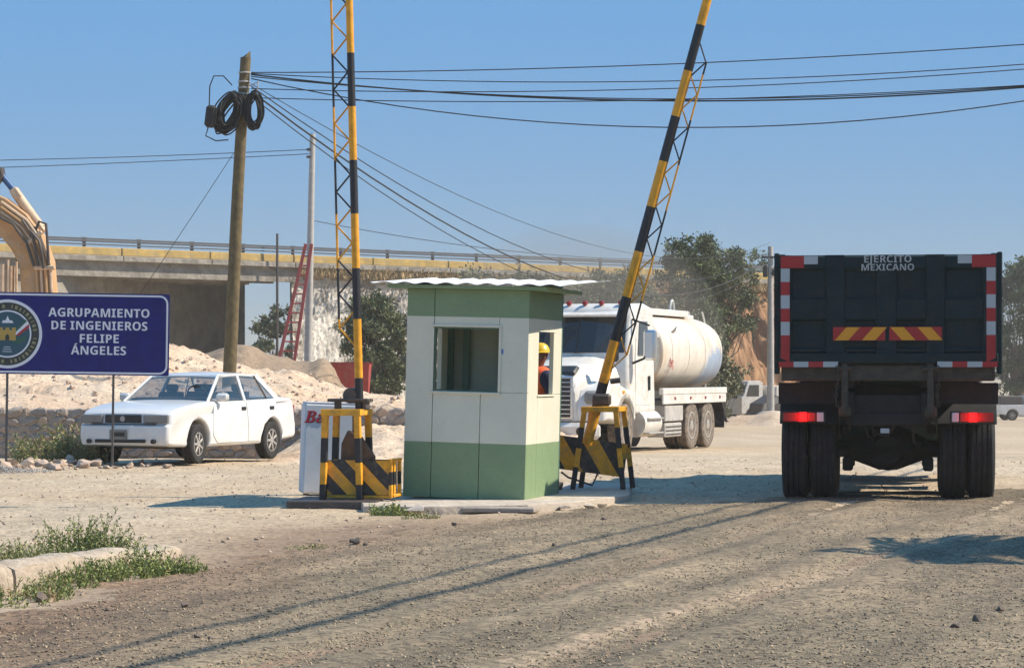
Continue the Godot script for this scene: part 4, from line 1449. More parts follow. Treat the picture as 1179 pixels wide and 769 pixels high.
	for s in [-1.0, 1.0]:
		for k in 9:
			var cl := sh()
			var lk := []
			for i in 9:
				var a := TAU * i / 8.0
				lk.push_back(Basis(Vector3.UP, (k % 2) * PI * 0.5) * Vector3(0, sin(a) * 0.032, cos(a) * 0.016) + Vector3(-0.06, 1.50 - k * 0.05, s * 0.56 + 0.012 * sin(k * 0.8)))
			cl.tube(lk, 0.006, 0.006, 5, false)
			obj("chain_link", cl, M.army_sill, t)
	var pl := sh()
	pl.box(Vector3(0.14, 0.80, -0.03), Vector3(0.012, 0.055, 0.10), Basis.IDENTITY, 0.003)
	obj("number_plate", pl, M.white_tape, t)
	# cab, seen only from other positions
	var cb := sh()
	cb.prism([Vector2(4.95, 0.95), Vector2(4.95, 2.55), Vector2(5.05, 2.66), Vector2(6.4, 2.66), Vector2(6.55, 2.55), Vector2(6.85, 1.75), Vector2(7.75, 1.6), Vector2(7.9, 1.45), Vector2(7.9, 0.62), Vector2(6.9, 0.6)] + arch(6.2, 0.55, 0.66, 0, 180, 8), -1.18, 1.18, Transform3D.IDENTITY, 0.06, 2)
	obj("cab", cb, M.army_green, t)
	for s in [-1.0, 1.0]:
		var w := sh()
		w.prism([Vector2(5.3, 1.75), Vector2(6.6, 1.75), Vector2(6.42, 2.45), Vector2(5.3, 2.45)], minf(s * 1.17, s * 1.184), maxf(s * 1.17, s * 1.184))
		obj("side_window", w, M.dark_glass, t)
		var tk := sh()
		tk.box(Vector3(3.9, 0.9, s * 0.95), Vector3(1.2, 0.55, 0.5), Basis.IDENTITY, 0.08)
		obj("fuel_tank", tk, M.chassis, t)
	var wd := sh()
	pane(wd, [Vector3(6.58, 2.5, -1.0), Vector3(6.58, 2.5, 1.0), Vector3(6.86, 1.78, 1.05), Vector3(6.86, 1.78, -1.05)], 0.01)
	obj("windscreen", wd, M.dark_glass, t)

func tanker() -> void:
	var hd := Vector2(-0.342, 0.94)
	var t := thing("tanker_truck", "white bonneted water tanker truck parked behind the right barrier", "tanker truck", Vector3.ZERO, atan2(-hd.y, hd.x))
	var contact := Vector3(3.92, gh(3.8, 55.0), -55.0)
	t.position = contact - t.basis * Vector3(0, 0, -1.1)
	# tank
	var k := sh()
	var cy := 2.10
	var last := []
	var stations := [-2.72, -2.70, -2.62, -2.50] + steps_list(-2.4, 2.2, 0.1) + [2.26]
	var ins := [0.45, 0.22, 0.08, 0.0]
	var NS := 112
	var rg := RandomNumberGenerator.new()
	rg.seed = 4
	var pts := func(i: int) -> Array:
		var f: float = 1.0 - (ins[i] if i < 4 else 0.0) - (0.06 if i == stations.size() - 1 else 0.0)
		var ring := []
		for j in NS:
			var a := TAU * j / NS
			var c := cos(a)
			var s := sin(a)
			ring.push_back(Vector3(stations[i], cy + signf(s) * pow(absf(s), 0.85) * 0.83 * f, signf(c) * pow(absf(c), 0.85) * 1.12 * f))
		return ring
	var tone := func(x: float, y: float, z: float) -> Color:
		var c := Color(0.80, 0.74, 0.64)
		var n := gn.get_noise_3d(x * 0.8, y * 0.8, z * 0.8)
		var f := gn2.get_noise_3d(x * 2.0, y * 2.0, z * 2.0)
		c = c.lerp(Color(0.74, 0.54, 0.36), clampf(n * 1.6 + f * 0.5 + 0.1, 0.0, 0.65))
		# worn patch of blue paint low on the rear, rounded outline
		var p := Vector2((x + 2.1) / 1.05, (y - 1.55) / 0.62)
		var d := p.length() + f * 0.25
		if z < 0.0 and y < 2.3: c = c.lerp(Color(0.30, 0.42, 0.60), clampf((1.15 - d) * 3.0, 0.0, 0.85))
		# mud splashed up from the wheels
		c = c.lerp(Color(0.62, 0.40, 0.26), clampf((1.60 + n * 0.5 + f * 0.25 - y) * 3.0, 0.0, 0.75))
		return c
	for i in stations.size() - 1:
		var a: Array = pts.call(i)
		var b: Array = pts.call(i + 1)
		for j in NS:
			var m: Vector3 = (a[j] + b[(j + 1) % NS]) * 0.5
			k.tint(tone.call(m.x, m.y, m.z))
			k.face([a[j], a[(j + 1) % NS], b[(j + 1) % NS], b[j]], Vector3(0, m.y - cy, m.z) + Vector3(-1.0 if i < 3 else 0.0, 0, 0))
	for e in [0, stations.size() - 1]:
		var a: Array = pts.call(e)
		var c := Vector3(stations[e], cy, 0)
		k.tint(Color(0.86, 0.82, 0.74))
		for j in NS: k.face([c, a[j], a[(j + 1) % NS]], Vector3(-1 if e == 0 else 1, 0, 0))
	# split the tank faces finer in colour by the noise texture of its paint
	obj("tank", k, M.tank_paint, t)
	var wk := sh()
	wk.box(Vector3(0.35, cy + 0.88, -0.55), Vector3(3.9, 0.14, 0.06), Basis.IDENTITY, 0.01)
	wk.box(Vector3(0.35, cy + 0.88, 0.55), Vector3(3.9, 0.14, 0.06), Basis.IDENTITY, 0.01)
	wk.box(Vector3(0.35, cy + 0.84, 0), Vector3(3.9, 0.03, 1.05))
	wk.box(Vector3(-1.95, cy + 0.82, 0), Vector3(0.7, 0.10, 1.0), Basis.IDENTITY, 0.02)
	obj("walkway", wk, M.truck_white, t)
	var ha := sh()
	ha.lathe([Vector2(0.0, 0.16), Vector2(0.22, 0.15), Vector2(0.24, 0.0)], Transform3D(Basis(Vector3.RIGHT, -PI / 2), Vector3(0.9, cy + 0.86, 0)), 20)
	var hp := []
	for i in 9: hp.push_back(Vector3(-0.9 + cos(PI * i / 8.0) * 0.16, cy + 0.92 + sin(PI * i / 8.0) * 0.26, -0.4))
	ha.tube(hp, 0.025, 0.025, 8)
	obj("hatch", ha, M.truck_white, t)
	for x in [-2.35, -1.1, 0.2, 1.5]:
		var sm := sh()
		var ri := []
		for dx in [-0.012, 0.012]:
			var rr := []
			for j in NS:
				var a := TAU * j / NS
				var c := cos(a)
				var sn := sin(a)
				rr.push_back(Vector3(x + dx, cy + signf(sn) * pow(absf(sn), 0.85) * 0.836, signf(c) * pow(absf(c), 0.85) * 1.126))
			ri.push_back(rr)
		sm.loft(ri, false, false)
		obj("weld_seam", sm, M.tank_seam, t)
	for z in [-0.62, -0.30]:
		var lr := sh()
		lr.tube([Vector3(-2.86, 1.2, z), Vector3(-2.86, 2.75, z), Vector3(-2.6, 3.05, z)], 0.02, 0.02, 6)
		obj("ladder_rail", lr, M.truck_white, t)
	for e in 6:
		var lu := sh()
		lu.tube([Vector3(-2.86, 1.3 + e * 0.27, -0.62), Vector3(-2.86, 1.3 + e * 0.27, -0.30)], 0.016, 0.016, 6)
		obj("ladder_rung", lu, M.truck_white, t)
	# lettering fragments on the visible side
	var l1 := text("Ag", 0.19, M.letter_red, t, "lettering", "Droid Serif", false, true)
	l1.rotation.y = PI
	l1.position = Vector3(1.62, 1.88, -1.125)
	var dm := sh()
	dm.prism([Vector2(0, -0.13), Vector2(0.13, 0), Vector2(0, 0.13), Vector2(-0.13, 0)], -0.004, 0.0)
	dm.prism([Vector2(0, -0.10), Vector2(0.10, 0), Vector2(0, 0.10), Vector2(-0.10, 0)], -0.008, -0.0045)
	var dmo := obj("diamond_mark", dm, M.lens_grey, t)
	dmo.rotation.x = -0.55
	dmo.position = Vector3(1.15, 2.56, -1.04)
	# skirt with side markers
	for s in [-1.0, 1.0]:
		var sk := sh()
		sk.box(Vector3(-0.15, 1.27, s * 1.13), Vector3(5.1, 0.14, 0.10), Basis.IDENTITY, 0.015)
		sk.box(Vector3(-0.15, 1.10, s * 1.15), Vector3(5.0, 0.20, 0.04), Basis.IDENTITY, 0.01)
		obj("side_skirt", sk, M.truck_white, t)
		for x in [-2.1, -0.9, 0.3, 1.5]:
			var ms := sh()
			ms.box(Vector3(x, 1.12, s * 1.175), Vector3(0.10, 0.06, 0.02), Basis.IDENTITY, 0.004)
			obj("side_marker", ms, M.lens_red, t)
		var fd := sh()
		fd.box(Vector3(-2.55, 0.72, s * 0.85), Vector3(0.03, 0.60, 0.60))
		obj("mud_flap", fd, M.black, t)
		var mg := sh()
		mg.prism([Vector2(-2.35, 1.0), Vector2(-2.75, 0.55), Vector2(-2.80, 0.60), Vector2(-2.50, 1.02)], minf(s * 0.5, s * 1.15), maxf(s * 0.5, s * 1.15))
		obj("rear_guard", mg, M.chassis, t)
		var sb := sh()
		sb.box(Vector3(1.45, 0.80, s * 0.96), Vector3(1.35, 0.34, 0.36), Basis.IDENTITY, 0.02)
		sb.box(Vector3(1.45, 0.45, s * 0.92), Vector3(1.25, 0.30, 0.40), Basis.IDENTITY, 0.02)
		obj("tool_box", sb, M.pole_concrete, t)
		for y in [0.36, 0.44, 0.52]:
			var ln := sh()
			ln.box(Vector3(1.45, y, s * 1.125), Vector3(1.15, 0.025, 0.012))
			obj("rib", ln, M.dark_steel, t)
		var ft := sh()
		ft.tube([Vector3(2.55, 0.62, s * 0.92), Vector3(3.75, 0.62, s * 0.92)], 0.28, 0.28, 20)
		obj("fuel_tank", ft, M.truck_white, t)
		for y in [0.42, 0.72]:
			var stp := sh()
			stp.box(Vector3(3.1, y, s * 1.17), Vector3(1.0, 0.035, 0.16), Basis.IDENTITY, 0.01)
			obj("step", stp, M.rim_grey, t)
		for x in [0.0, -1.32]:
			for z in [1.0, 0.70]: wheel(t, Vector3(x, 0.52, s * z), 0.52, 0.27, "tyre_dusty", "rim_grey", 1)
		wheel(t, Vector3(4.85, 0.52, s * 1.0), 0.52, 0.29, "tyre_dusty", "rim_grey", 1, 0.05)
	var cf := sh()
	for s in [-1.0, 1.0]: cf.box(Vector3(1.7, 0.95, s * 0.42), Vector3(8.6, 0.26, 0.09))
	cf.box(Vector3(-0.7, 0.6, 0), Vector3(1.7, 0.3, 0.9))
	for x in [0.0, -1.32, 4.85]: cf.tube([Vector3(x, 0.52, -1.0), Vector3(x, 0.52, 1.0)], 0.08)
	obj("chassis_frame", cf, M.chassis, t)
	# cab
	var cb := sh()
	var cb_bend := func(v: Vector3) -> Vector3:
		var f := 1.0 - 0.05 * clampf((v.y - 1.8) / 1.2, 0.0, 1.0)
		var x := v.x
		if v.x > 3.6: x -= 0.16 * pow(absf(v.z) / 1.1, 2.5)
		return Vector3(x, v.y, v.z * f)
	cb.prism([Vector2(2.62, 0.85), Vector2(2.62, 2.90), Vector2(2.72, 3.03), Vector2(3.2, 3.10), Vector2(3.95, 3.08), Vector2(4.16, 2.98), Vector2(4.22, 2.86), Vector2(4.62, 2.05), Vector2(4.62, 0.95), Vector2(4.25, 0.8)], -1.08, 1.08, Transform3D.IDENTITY, 0.09, 3, cb_bend, 6)
	obj("cab", cb, M.truck_white, t)
	var ws := sh()
	for s in [-1.0, 1.0]:
		var q := [Vector3(4.655, 2.07, s * 0.015), Vector3(4.515, 2.07, s * 0.98), Vector3(4.145, 2.83, s * 0.93), Vector3(4.28, 2.83, s * 0.015)]
		pane(ws, q, 0.012)
	obj("windscreen", ws, M.dark_glass, t)
	var wpr := sh()
	wpr.bar(Vector3(4.67, 2.06, 0), Vector3(4.295, 2.84, 0), 0.035, 0.02)
	for s in [-0.4, 0.45]: wpr.bar(Vector3(4.66, 2.08, s), Vector3(4.42, 2.5, s - 0.35), 0.015, 0.012)
	obj("wiper", wpr, M.black_trim, t)
	var vs := sh()
	vs.prism([Vector2(4.10, 2.93), Vector2(4.42, 2.84), Vector2(4.40, 2.80), Vector2(4.1, 2.88)], -0.92, 0.92)
	obj("sun_visor", vs, M.truck_white, t)
	for z in [-0.75, -0.35, 0.0, 0.35, 0.75]:
		var ml := sh()
		ml.box(Vector3(4.06 - 0.12 * z * z, 3.09, z), Vector3(0.12, 0.09, 0.10), Basis.IDENTITY, 0.025)
		obj("roof_marker", ml, M.lens_red, t)
	for s in [-1.0, 1.0]:
		var dr := sh()
		dr.prism([Vector2(3.02, 1.0), Vector2(4.2, 1.0), Vector2(4.2, 1.95), Vector2(3.98, 2.84), Vector2(3.02, 2.84)], minf(s * 1.05, s * 1.088), maxf(s * 1.05, s * 1.088), Transform3D.IDENTITY, 0.008, 1, cb_bend)
		var door := obj("door", dr, M.truck_white, t)
		var w := sh()
		w.prism([Vector2(3.14, 2.02), Vector2(4.02, 2.02), Vector2(3.86, 2.72), Vector2(3.14, 2.72)], minf(s * 1.06, s * 1.096), maxf(s * 1.06, s * 1.096), Transform3D.IDENTITY, 0.004, 1, cb_bend)
		obj("side_window", w, M.dark_glass, door)
		var hd2 := sh()
		hd2.box(Vector3(3.16, 1.45, s * 1.10), Vector3(0.05, 0.30, 0.05), Basis.IDENTITY, 0.012)
		obj("handle", hd2, M.black_trim, door)
		var mr := sh()
		mr.box(Vector3(4.15, 2.22, s * 1.42), Vector3(0.16, 0.62, 0.28), Basis(Vector3.UP, 0.25 * s), 0.05)
		obj("mirror", mr, M.chrome, t)
		var ma := sh()
		ma.tube([Vector3(4.2, 1.85, s * 1.05), Vector3(4.2, 1.95, s * 1.3), Vector3(4.16, 2.1, s * 1.4)], 0.025)
		ma.tube([Vector3(4.1, 2.75, s * 1.02), Vector3(4.14, 2.62, s * 1.4)], 0.02)
		obj("mirror_arm", ma, M.black_trim, t)
	# bonnet, wings, grille, bumper
	var bn := sh()
	var rings := []
	for q in [[4.45, 2.02, 0.92], [4.9, 1.97, 0.88], [5.5, 1.88, 0.80], [6.0, 1.75, 0.70], [6.25, 1.62, 0.62], [6.34, 1.45, 0.56]]:
		var r2 := []
		for i in 13:
			var a := PI * i / 12.0
			var c := cos(a)
			var s := sin(a)
			r2.push_back(Vector3(q[0], 1.0 + pow(s, 0.45) * (q[1] - 1.0), signf(c) * pow(absf(c), 0.6) * q[2]))
		r2.push_back(Vector3(q[0], 0.72, -q[2] * 0.98))
		r2.push_back(Vector3(q[0], 0.72, q[2] * 0.98))
		rings.push_back(r2)
	bn.loft(rings)
	obj("bonnet", bn, M.truck_white, t)
	var sc := sh()
	sc.box(Vector3(6.08, 1.70, 0), Vector3(0.34, 0.10, 1.02), Basis(Vector3.BACK, -0.45), 0.04)
	obj("bonnet_scoop", sc, M.black_trim, t)
	for s in [-1.0, 1.0]:
		var wg := sh()
		var wing := arch(4.85, 0.52, 0.62, 12, 172) 
		wing.reverse()
		var top := [Vector2(5.75, 0.70), Vector2(6.30, 0.72), Vector2(6.34, 0.95), Vector2(6.22, 1.32), Vector2(5.85, 1.50), Vector2(5.3, 1.46), Vector2(4.7, 1.34), Vector2(4.23, 1.28), Vector2(4.20, 0.72)]
		wg.prism(top + wing, minf(s * 0.55, s * 1.12), maxf(s * 0.55, s * 1.12), Transform3D.IDENTITY, 0.08, 3, func(v): return Vector3(v.x - 0.25 * pow(maxf(0.0, absf(v.z) - 0.55) / 0.57, 2.0) * clampf((v.x - 5.2), 0.0, 1.0), v.y, v.z))
		obj("wing", wg, M.truck_white, t)
		var hl := sh()
		hl.box(Vector3(6.16, 1.18, s * 0.86), Vector3(0.18, 0.26, 0.34), Basis(Vector3.UP, -0.45 * s), 0.05)
		obj("headlight", hl, M.lens_grey, t)
		var tm := sh()
		tm.box(Vector3(5.0, 1.28, s * 1.125), Vector3(0.14, 0.06, 0.03), Basis.IDENTITY, 0.01)
		obj("indicator", tm, M.orange_tape, t)
		var hm := sh()
		hm.tube([Vector3(5.55, 1.55, s * 0.95), Vector3(5.7, 1.95, s * 1.12)], 0.02)
		hm.box(Vector3(5.7, 2.0, s * 1.14), Vector3(0.10, 0.24, 0.20), Basis.IDENTITY, 0.04)
		obj("bonnet_mirror", hm, M.black_trim, t)
	var gr := sh()
	gr.box(Vector3(6.345, 1.17, 0), Vector3(0.05, 0.86, 1.02), Basis.IDENTITY, 0.02)
	var grille := obj("grille", gr, M.chrome, t)
	var gb := sh()
	gb.box(Vector3(6.366, 1.17, 0), Vector3(0.02, 0.76, 0.92))
	obj("grille_mesh", gb, M.black_trim, grille)
	for i in 8:
		var b1 := sh()
		b1.box(Vector3(6.382, 0.86 + i * 0.088, 0), Vector3(0.022, 0.022, 0.92), Basis.IDENTITY, 0.004)
		obj("grille_bar", b1, M.chrome, grille)
	var bp := sh()
	bp.box(Vector3(6.38, 0.52, 0), Vector3(0.22, 0.34, 2.15), Basis.IDENTITY, 0.08)
	obj("bumper", bp, M.truck_white, t)
	for s in [-1.0, 1.0]:
		var fg := sh()
		fg.lathe([Vector2(0.0, 0.0), Vector2(0.08, 0.0), Vector2(0.08, 0.04), Vector2(0.0, 0.045)], Transform3D(Basis(Vector3.UP, PI / 2), Vector3(6.465, 0.52, s * 0.7)), 16)
		obj("fog_light", fg, M.black_trim, t)

func far_vehicles() -> void:
	# white tipper in the distance
	var d := 133.0
	var t := thing("white_tipper_truck", "small distant white tipper truck beyond the tanker", "dump truck", Vector3(14.1, gh(14, d) + 0.1, -d), atan2(-0.45, -0.89))
	t.scale = Vector3.ONE * 0.82
	var b := sh()
	b.box(Vector3(-0.6, 1.75, 0), Vector3(4.6, 1.25, 2.3), Basis.IDENTITY, 0.03)
	obj("tipper_body", b, M.truck_white, t)
	for k in 8:
		for s in [-1.0, 1.0]:
			var r := sh()
			r.box(Vector3(-2.7 + k * 0.6, 1.75, s * 1.18), Vector3(0.10, 1.2, 0.08))
			obj("rib", r, M.truck_white, t)
	var c := sh()
	c.prism([Vector2(1.9, 0.7), Vector2(1.9, 2.55), Vector2(2.1, 2.68), Vector2(3.0, 2.66), Vector2(3.35, 1.75), Vector2(3.5, 1.65), Vector2(3.5, 0.55)], -1.1, 1.1, Transform3D.IDENTITY, 0.06, 2)
	obj("cab", c, M.truck_white, t)
	for s in [-1.0, 1.0]:
		var w := sh()
		w.prism([Vector2(2.2, 1.7), Vector2(3.15, 1.7), Vector2(2.92, 2.42), Vector2(2.2, 2.42)], minf(s * 1.09, s * 1.11), maxf(s * 1.09, s * 1.11))
		obj("side_window", w, M.dark_glass, t)
		for x in [-1.9, -0.8, 2.7]: wheel(t, Vector3(x, 0.5, s * 0.95), 0.5, 0.35, "tyre", "rim_grey", 1)
	var ws := sh()
	pane(ws, [Vector3(3.07, 2.5, -0.95), Vector3(3.07, 2.5, 0.95), Vector3(3.37, 1.78, 0.98), Vector3(3.37, 1.78, -0.98)], 0.02)
	obj("windscreen", ws, M.dark_glass, t)
	var ch := sh()
	ch.box(Vector3(0.3, 0.85, 0), Vector3(6.2, 0.35, 0.9))
	obj("chassis_frame", ch, M.chassis, t)
	# a dark car lying nose down on a dirt heap before it
	var q := thing("wrecked_car", "dark grey car body tipped up in front of the distant white tipper", "car", Vector3(13.2, gh(13, 128.5) + 0.30, -128.5), 0.5)
	q.rotation.z = deg_to_rad(24)
	q.scale = Vector3.ONE * 0.8
	var bd := sh()
	bd.prism([Vector2(-1.6, 0.2), Vector2(-1.65, 0.75), Vector2(-1.0, 0.85), Vector2(-0.6, 1.35), Vector2(0.6, 1.4), Vector2(1.1, 0.9), Vector2(1.75, 0.8), Vector2(1.8, 0.2)], -0.75, 0.75, Transform3D.IDENTITY, 0.08, 2)
	obj("body", bd, M.dark_steel, q)
	for s in [-1.0, 1.0]:
		var w := sh()
		w.prism([Vector2(-0.8, 0.9), Vector2(-0.5, 1.28), Vector2(0.5, 1.32), Vector2(0.9, 0.92)], minf(s * 0.74, s * 0.755), maxf(s * 0.74, s * 0.755))
		obj("side_window", w, M.lens_grey, q)
		for x in [-1.1, 1.15]: wheel(q, Vector3(x, 0.25, s * 0.7), 0.28, 0.18, "tyre", "rim_grey", 0)
	# white pickup at the right edge
	var p := thing("white_pickup", "distant white pickup truck at the right edge beyond the dump truck", "pickup", Vector3(35.4, gh(35, 172), -172.0), 0.12)
	var pb := sh()
	pb.prism([Vector2(-2.4, 0.45), Vector2(-2.42, 1.05), Vector2(-0.7, 1.08), Vector2(-0.7, 1.12), Vector2(1.0, 1.1), Vector2(2.2, 1.0), Vector2(2.35, 0.85), Vector2(2.35, 0.4), Vector2(1.95, 0.38)] + arch(1.5, 0.38, 0.42, 0, 180, 8) + [Vector2(1.05, 0.36), Vector2(-1.05, 0.36)] + arch(-1.5, 0.38, 0.42, 0, 180, 8), -0.9, 0.9, Transform3D.IDENTITY, 0.05, 2)
	obj("body", pb, M.car_white, p)
	var pc := sh()
	pc.prism([Vector2(-0.65, 1.05), Vector2(-0.55, 1.68), Vector2(0.35, 1.70), Vector2(1.0, 1.08)], -0.78, 0.78, Transform3D.IDENTITY, 0.06, 2)
	obj("cab", pc, M.car_white, p)
	for s in [-1.0, 1.0]:
		for e in [[Vector2(-0.5, 1.12), Vector2(-0.45, 1.58), Vector2(-0.12, 1.6), Vector2(-0.12, 1.12)], [Vector2(-0.04, 1.12), Vector2(-0.04, 1.6), Vector2(0.32, 1.6), Vector2(0.78, 1.12)]]:
			var w := sh()
			w.prism(e, minf(s * 0.77, s * 0.79), maxf(s * 0.77, s * 0.79))
			obj("side_window", w, M.dark_glass, p)
		for x in [-1.5, 1.5]: wheel(p, Vector3(x, 0.37, s * 0.78), 0.37, 0.22, "tyre", "rim_grey", 0)
	var rk := sh()
	rk.box(Vector3(-1.55, 1.38, 0), Vector3(1.6, 0.58, 1.55), Basis.IDENTITY, 0.06)
	obj("bed_cover", rk, M.dark_steel, p)

func excavator() -> void:
	var d := 60.0
	var t := thing("excavator", "dusty orange excavator with bent boom rising behind the blue sign", "excavator", Vector3(-11.62, gh(-11, d) - 0.1, -d), 0.0)
	# local: x right, y up; boom bends up and to the left
	var y0 := -t.position.y
	var house := sh()
	house.prism([Vector2(-1.0, 1.1), Vector2(-1.1, 1.9), Vector2(0.2, 2.1), Vector2(1.9, 2.1), Vector2(2.0, 1.1)], -1.25, 1.25, Transform3D(Basis(Vector3.UP, 0.3), Vector3(0.9, 0, -1.6)), 0.08, 2)
	obj("engine_house", house, M.excavator_orange, t)
	var cab := sh()
	cab.prism([Vector2(-0.6, 1.1), Vector2(-0.6, 2.7), Vector2(0.5, 2.8), Vector2(0.7, 1.9), Vector2(0.7, 1.1)], -0.5, 0.5, Transform3D(Basis(Vector3.UP, 0.3), Vector3(1.5, 0, -0.6)), 0.06, 2)
	obj("cab", cab, M.excavator_orange, t)
	for z in [-2.6, -0.5]:
		var tr := sh()
		tr.prism([Vector2(-1.7, 0.35), Vector2(-1.45, 0.05), Vector2(2.9, 0.05), Vector2(3.2, 0.4), Vector2(2.95, 0.8), Vector2(-1.4, 0.8)], z - 0.28, z + 0.28, Transform3D.IDENTITY, 0.05, 1)
		obj("track", tr, M.dark_steel, t)
	# boom: side outline in x,y, thick in z. Points measured over the ground
	var bm := sh()
	var o := [Vector2(0.80, 1.6), Vector2(0.76, 3.6), Vector2(0.68, 4.5), Vector2(0.46, 5.1), Vector2(0.1, 5.6), Vector2(-0.4, 5.98), Vector2(-1.2, 6.3), Vector2(-3.4, 5.9), Vector2(-3.4, 5.4), Vector2(-1.2, 5.35), Vector2(-0.6, 5.15), Vector2(-0.3, 4.8), Vector2(-0.08, 4.4), Vector2(-0.03, 3.6), Vector2(0.0, 1.6)]
	bm.prism(o, -0.28, 0.28, Transform3D.IDENTITY, 0.03, 1)
	var boom_o := obj("boom", bm, M.excavator_orange, t)
	# pipes along the near side of the boom, bending with its back
	for k in 4:
		var e := k * 0.115
		var pp := []
		for q in [Vector2(0.74 - e, 1.7), Vector2(0.72 - e, 3.5), Vector2(0.66 - e * 0.95, 4.4), Vector2(0.44 - e * 0.7, 4.98 - e * 0.5), Vector2(0.10 - e * 0.5, 5.45 - e * 0.7), Vector2(-0.5, 5.88 - e)]:
			pp.push_back(Vector3(q.x, q.y, 0.33 + 0.02 * (k % 2)))
		var s := sh()
		s.tube(pp, 0.038, 0.038, 8)
		obj("hydraulic_pipe", s, M.excavator_pale if k % 2 == 0 else M.excavator_orange, boom_o)
	for q in [[0.53, 4.32, 0.0], [0.28, 5.02, 0.75], [0.55, 3.55, 0.0]]:
		var rib := sh()
		rib.box(Vector3(q[0], q[1], 0.36), Vector3(0.50, 0.10, 0.10), Basis(Vector3.BACK, q[2] * 0.9), 0.02)
		obj("pipe_clamp", rib, M.excavator_pale, boom_o)
	for q in [[Vector3(0.28, 5.15, 0.3), Vector3(0.40, 5.42, 0.3), Vector3(0.56, 5.36, 0.3), Vector3(0.60, 5.0, 0.36), Vector3(0.64, 4.4, 0.38)], [Vector3(0.0, 5.45, 0.36), Vector3(0.25, 5.1, 0.42), Vector3(0.34, 4.75, 0.42), Vector3(0.40, 4.35, 0.42)], [Vector3(-0.7, 5.6, 0.36), Vector3(-0.2, 5.35, 0.42), Vector3(0.12, 4.9, 0.42), Vector3(0.3, 4.35, 0.42)], [Vector3(0.2, 5.2, 0.40), Vector3(0.42, 4.95, 0.46), Vector3(0.5, 4.6, 0.46), Vector3(0.52, 4.3, 0.42)]]:
		var hs := sh()
		hs.tube(q, 0.034, 0.034, 8)
		obj("hose", hs, M.dark_steel, t)
	var ac := sh()
	ac.tube([Vector3(0.38, 5.28, 0), Vector3(-0.22, 6.12, 0)], 0.12, 0.12, 12)
	ac.box(Vector3(0.34, 5.25, 0), Vector3(0.26, 0.24, 0.3), Basis(Vector3.BACK, 0.6), 0.03)
	ac.box(Vector3(-0.2, 6.10, 0), Vector3(0.2, 0.28, 0.3), Basis(Vector3.BACK, 0.6), 0.03)
	obj("arm_cylinder", ac, M.excavator_pale, t)
	var rod := sh()
	rod.tube([Vector3(-0.22, 6.12, 0), Vector3(-0.62, 6.62, 0)], 0.075, 0.075, 12)
	obj("cylinder_rod", rod, M.hydraulic_blue, t)
	var arm := sh()
	arm.prism([Vector2(-0.52, 6.72), Vector2(-0.48, 6.5), Vector2(-0.7, 6.25), Vector2(-1.0, 5.9), Vector2(-1.5, 6.0), Vector2(-3.0, 4.2), Vector2(-3.3, 4.4), Vector2(-1.9, 6.5), Vector2(-1.0, 6.85)], -0.2, 0.2, Transform3D.IDENTITY, 0.03, 1)
	obj("arm", arm, M.dark_steel, t)
	for z in [-0.55, 0.45]:
		var cy := sh()
		cy.tube([Vector3(-0.48, 1.6, z), Vector3(-0.44, 4.4, z)], 0.10, 0.10, 12)
		cy.tube([Vector3(-0.30, 1.6, z + 0.05), Vector3(-0.30, 4.5, z + 0.05)], 0.03, 0.03, 8)
		obj("boom_cylinder", cy, M.excavator_pale, t)
	# bucket, out of the picture to the left
	var bk := sh()
	bk.prism([Vector2(-3.0, 4.3), Vector2(-3.6, 4.2), Vector2(-3.9, 3.4), Vector2(-3.3, 2.8), Vector2(-2.6, 3.2), Vector2(-3.1, 3.5), Vector2(-3.2, 3.9)], -0.5, 0.5, Transform3D.IDENTITY, 0.03, 1)
	obj("bucket", bk, M.dark_steel, t)

# ------------------------------------------------------------------ sign
func disc(r0: float, r1: float, z0: float, z1: float, seg := 64) -> Shape:
	var s := sh()
	for k in seg:
		var a := TAU * k / seg
		var b := TAU * (k + 1) / seg
		var A := Vector3(cos(a), sin(a), 0)
		var B := Vector3(cos(b), sin(b), 0)
		var f := Vector3(0, 0, z1)
		var g := Vector3(0, 0, z0)
		s.face([A * r0 + f, A * r1 + f, B * r1 + f, B * r0 + f], Vector3.BACK)
		s.face([A * r1 + g, A * r1 + f, B * r1 + f, B * r1 + g], A)
		if r0 > 0.0: s.face([A * r0 + g, A * r0 + f, B * r0 + f, B * r0 + g], -A)
	return s

func flat(parent: Node, called: String, q: Array, z0: float, z1: float, mat: String) -> MeshInstance3D:
	var s := sh()
	s.prism(q, z0, z1)
	return obj(called, s, M[mat], parent)

func round_rect(x0: float, y0: float, x1: float, y1: float, r: float) -> Array:
	var q := []
	for e in [[x1 - r, y0 + r, -90], [x1 - r, y1 - r, 0], [x0 + r, y1 - r, 90], [x0 + r, y0 + r, 180]]:
		q += arch(e[0], e[1], r, e[2], e[2] + 90, 6)
	return q

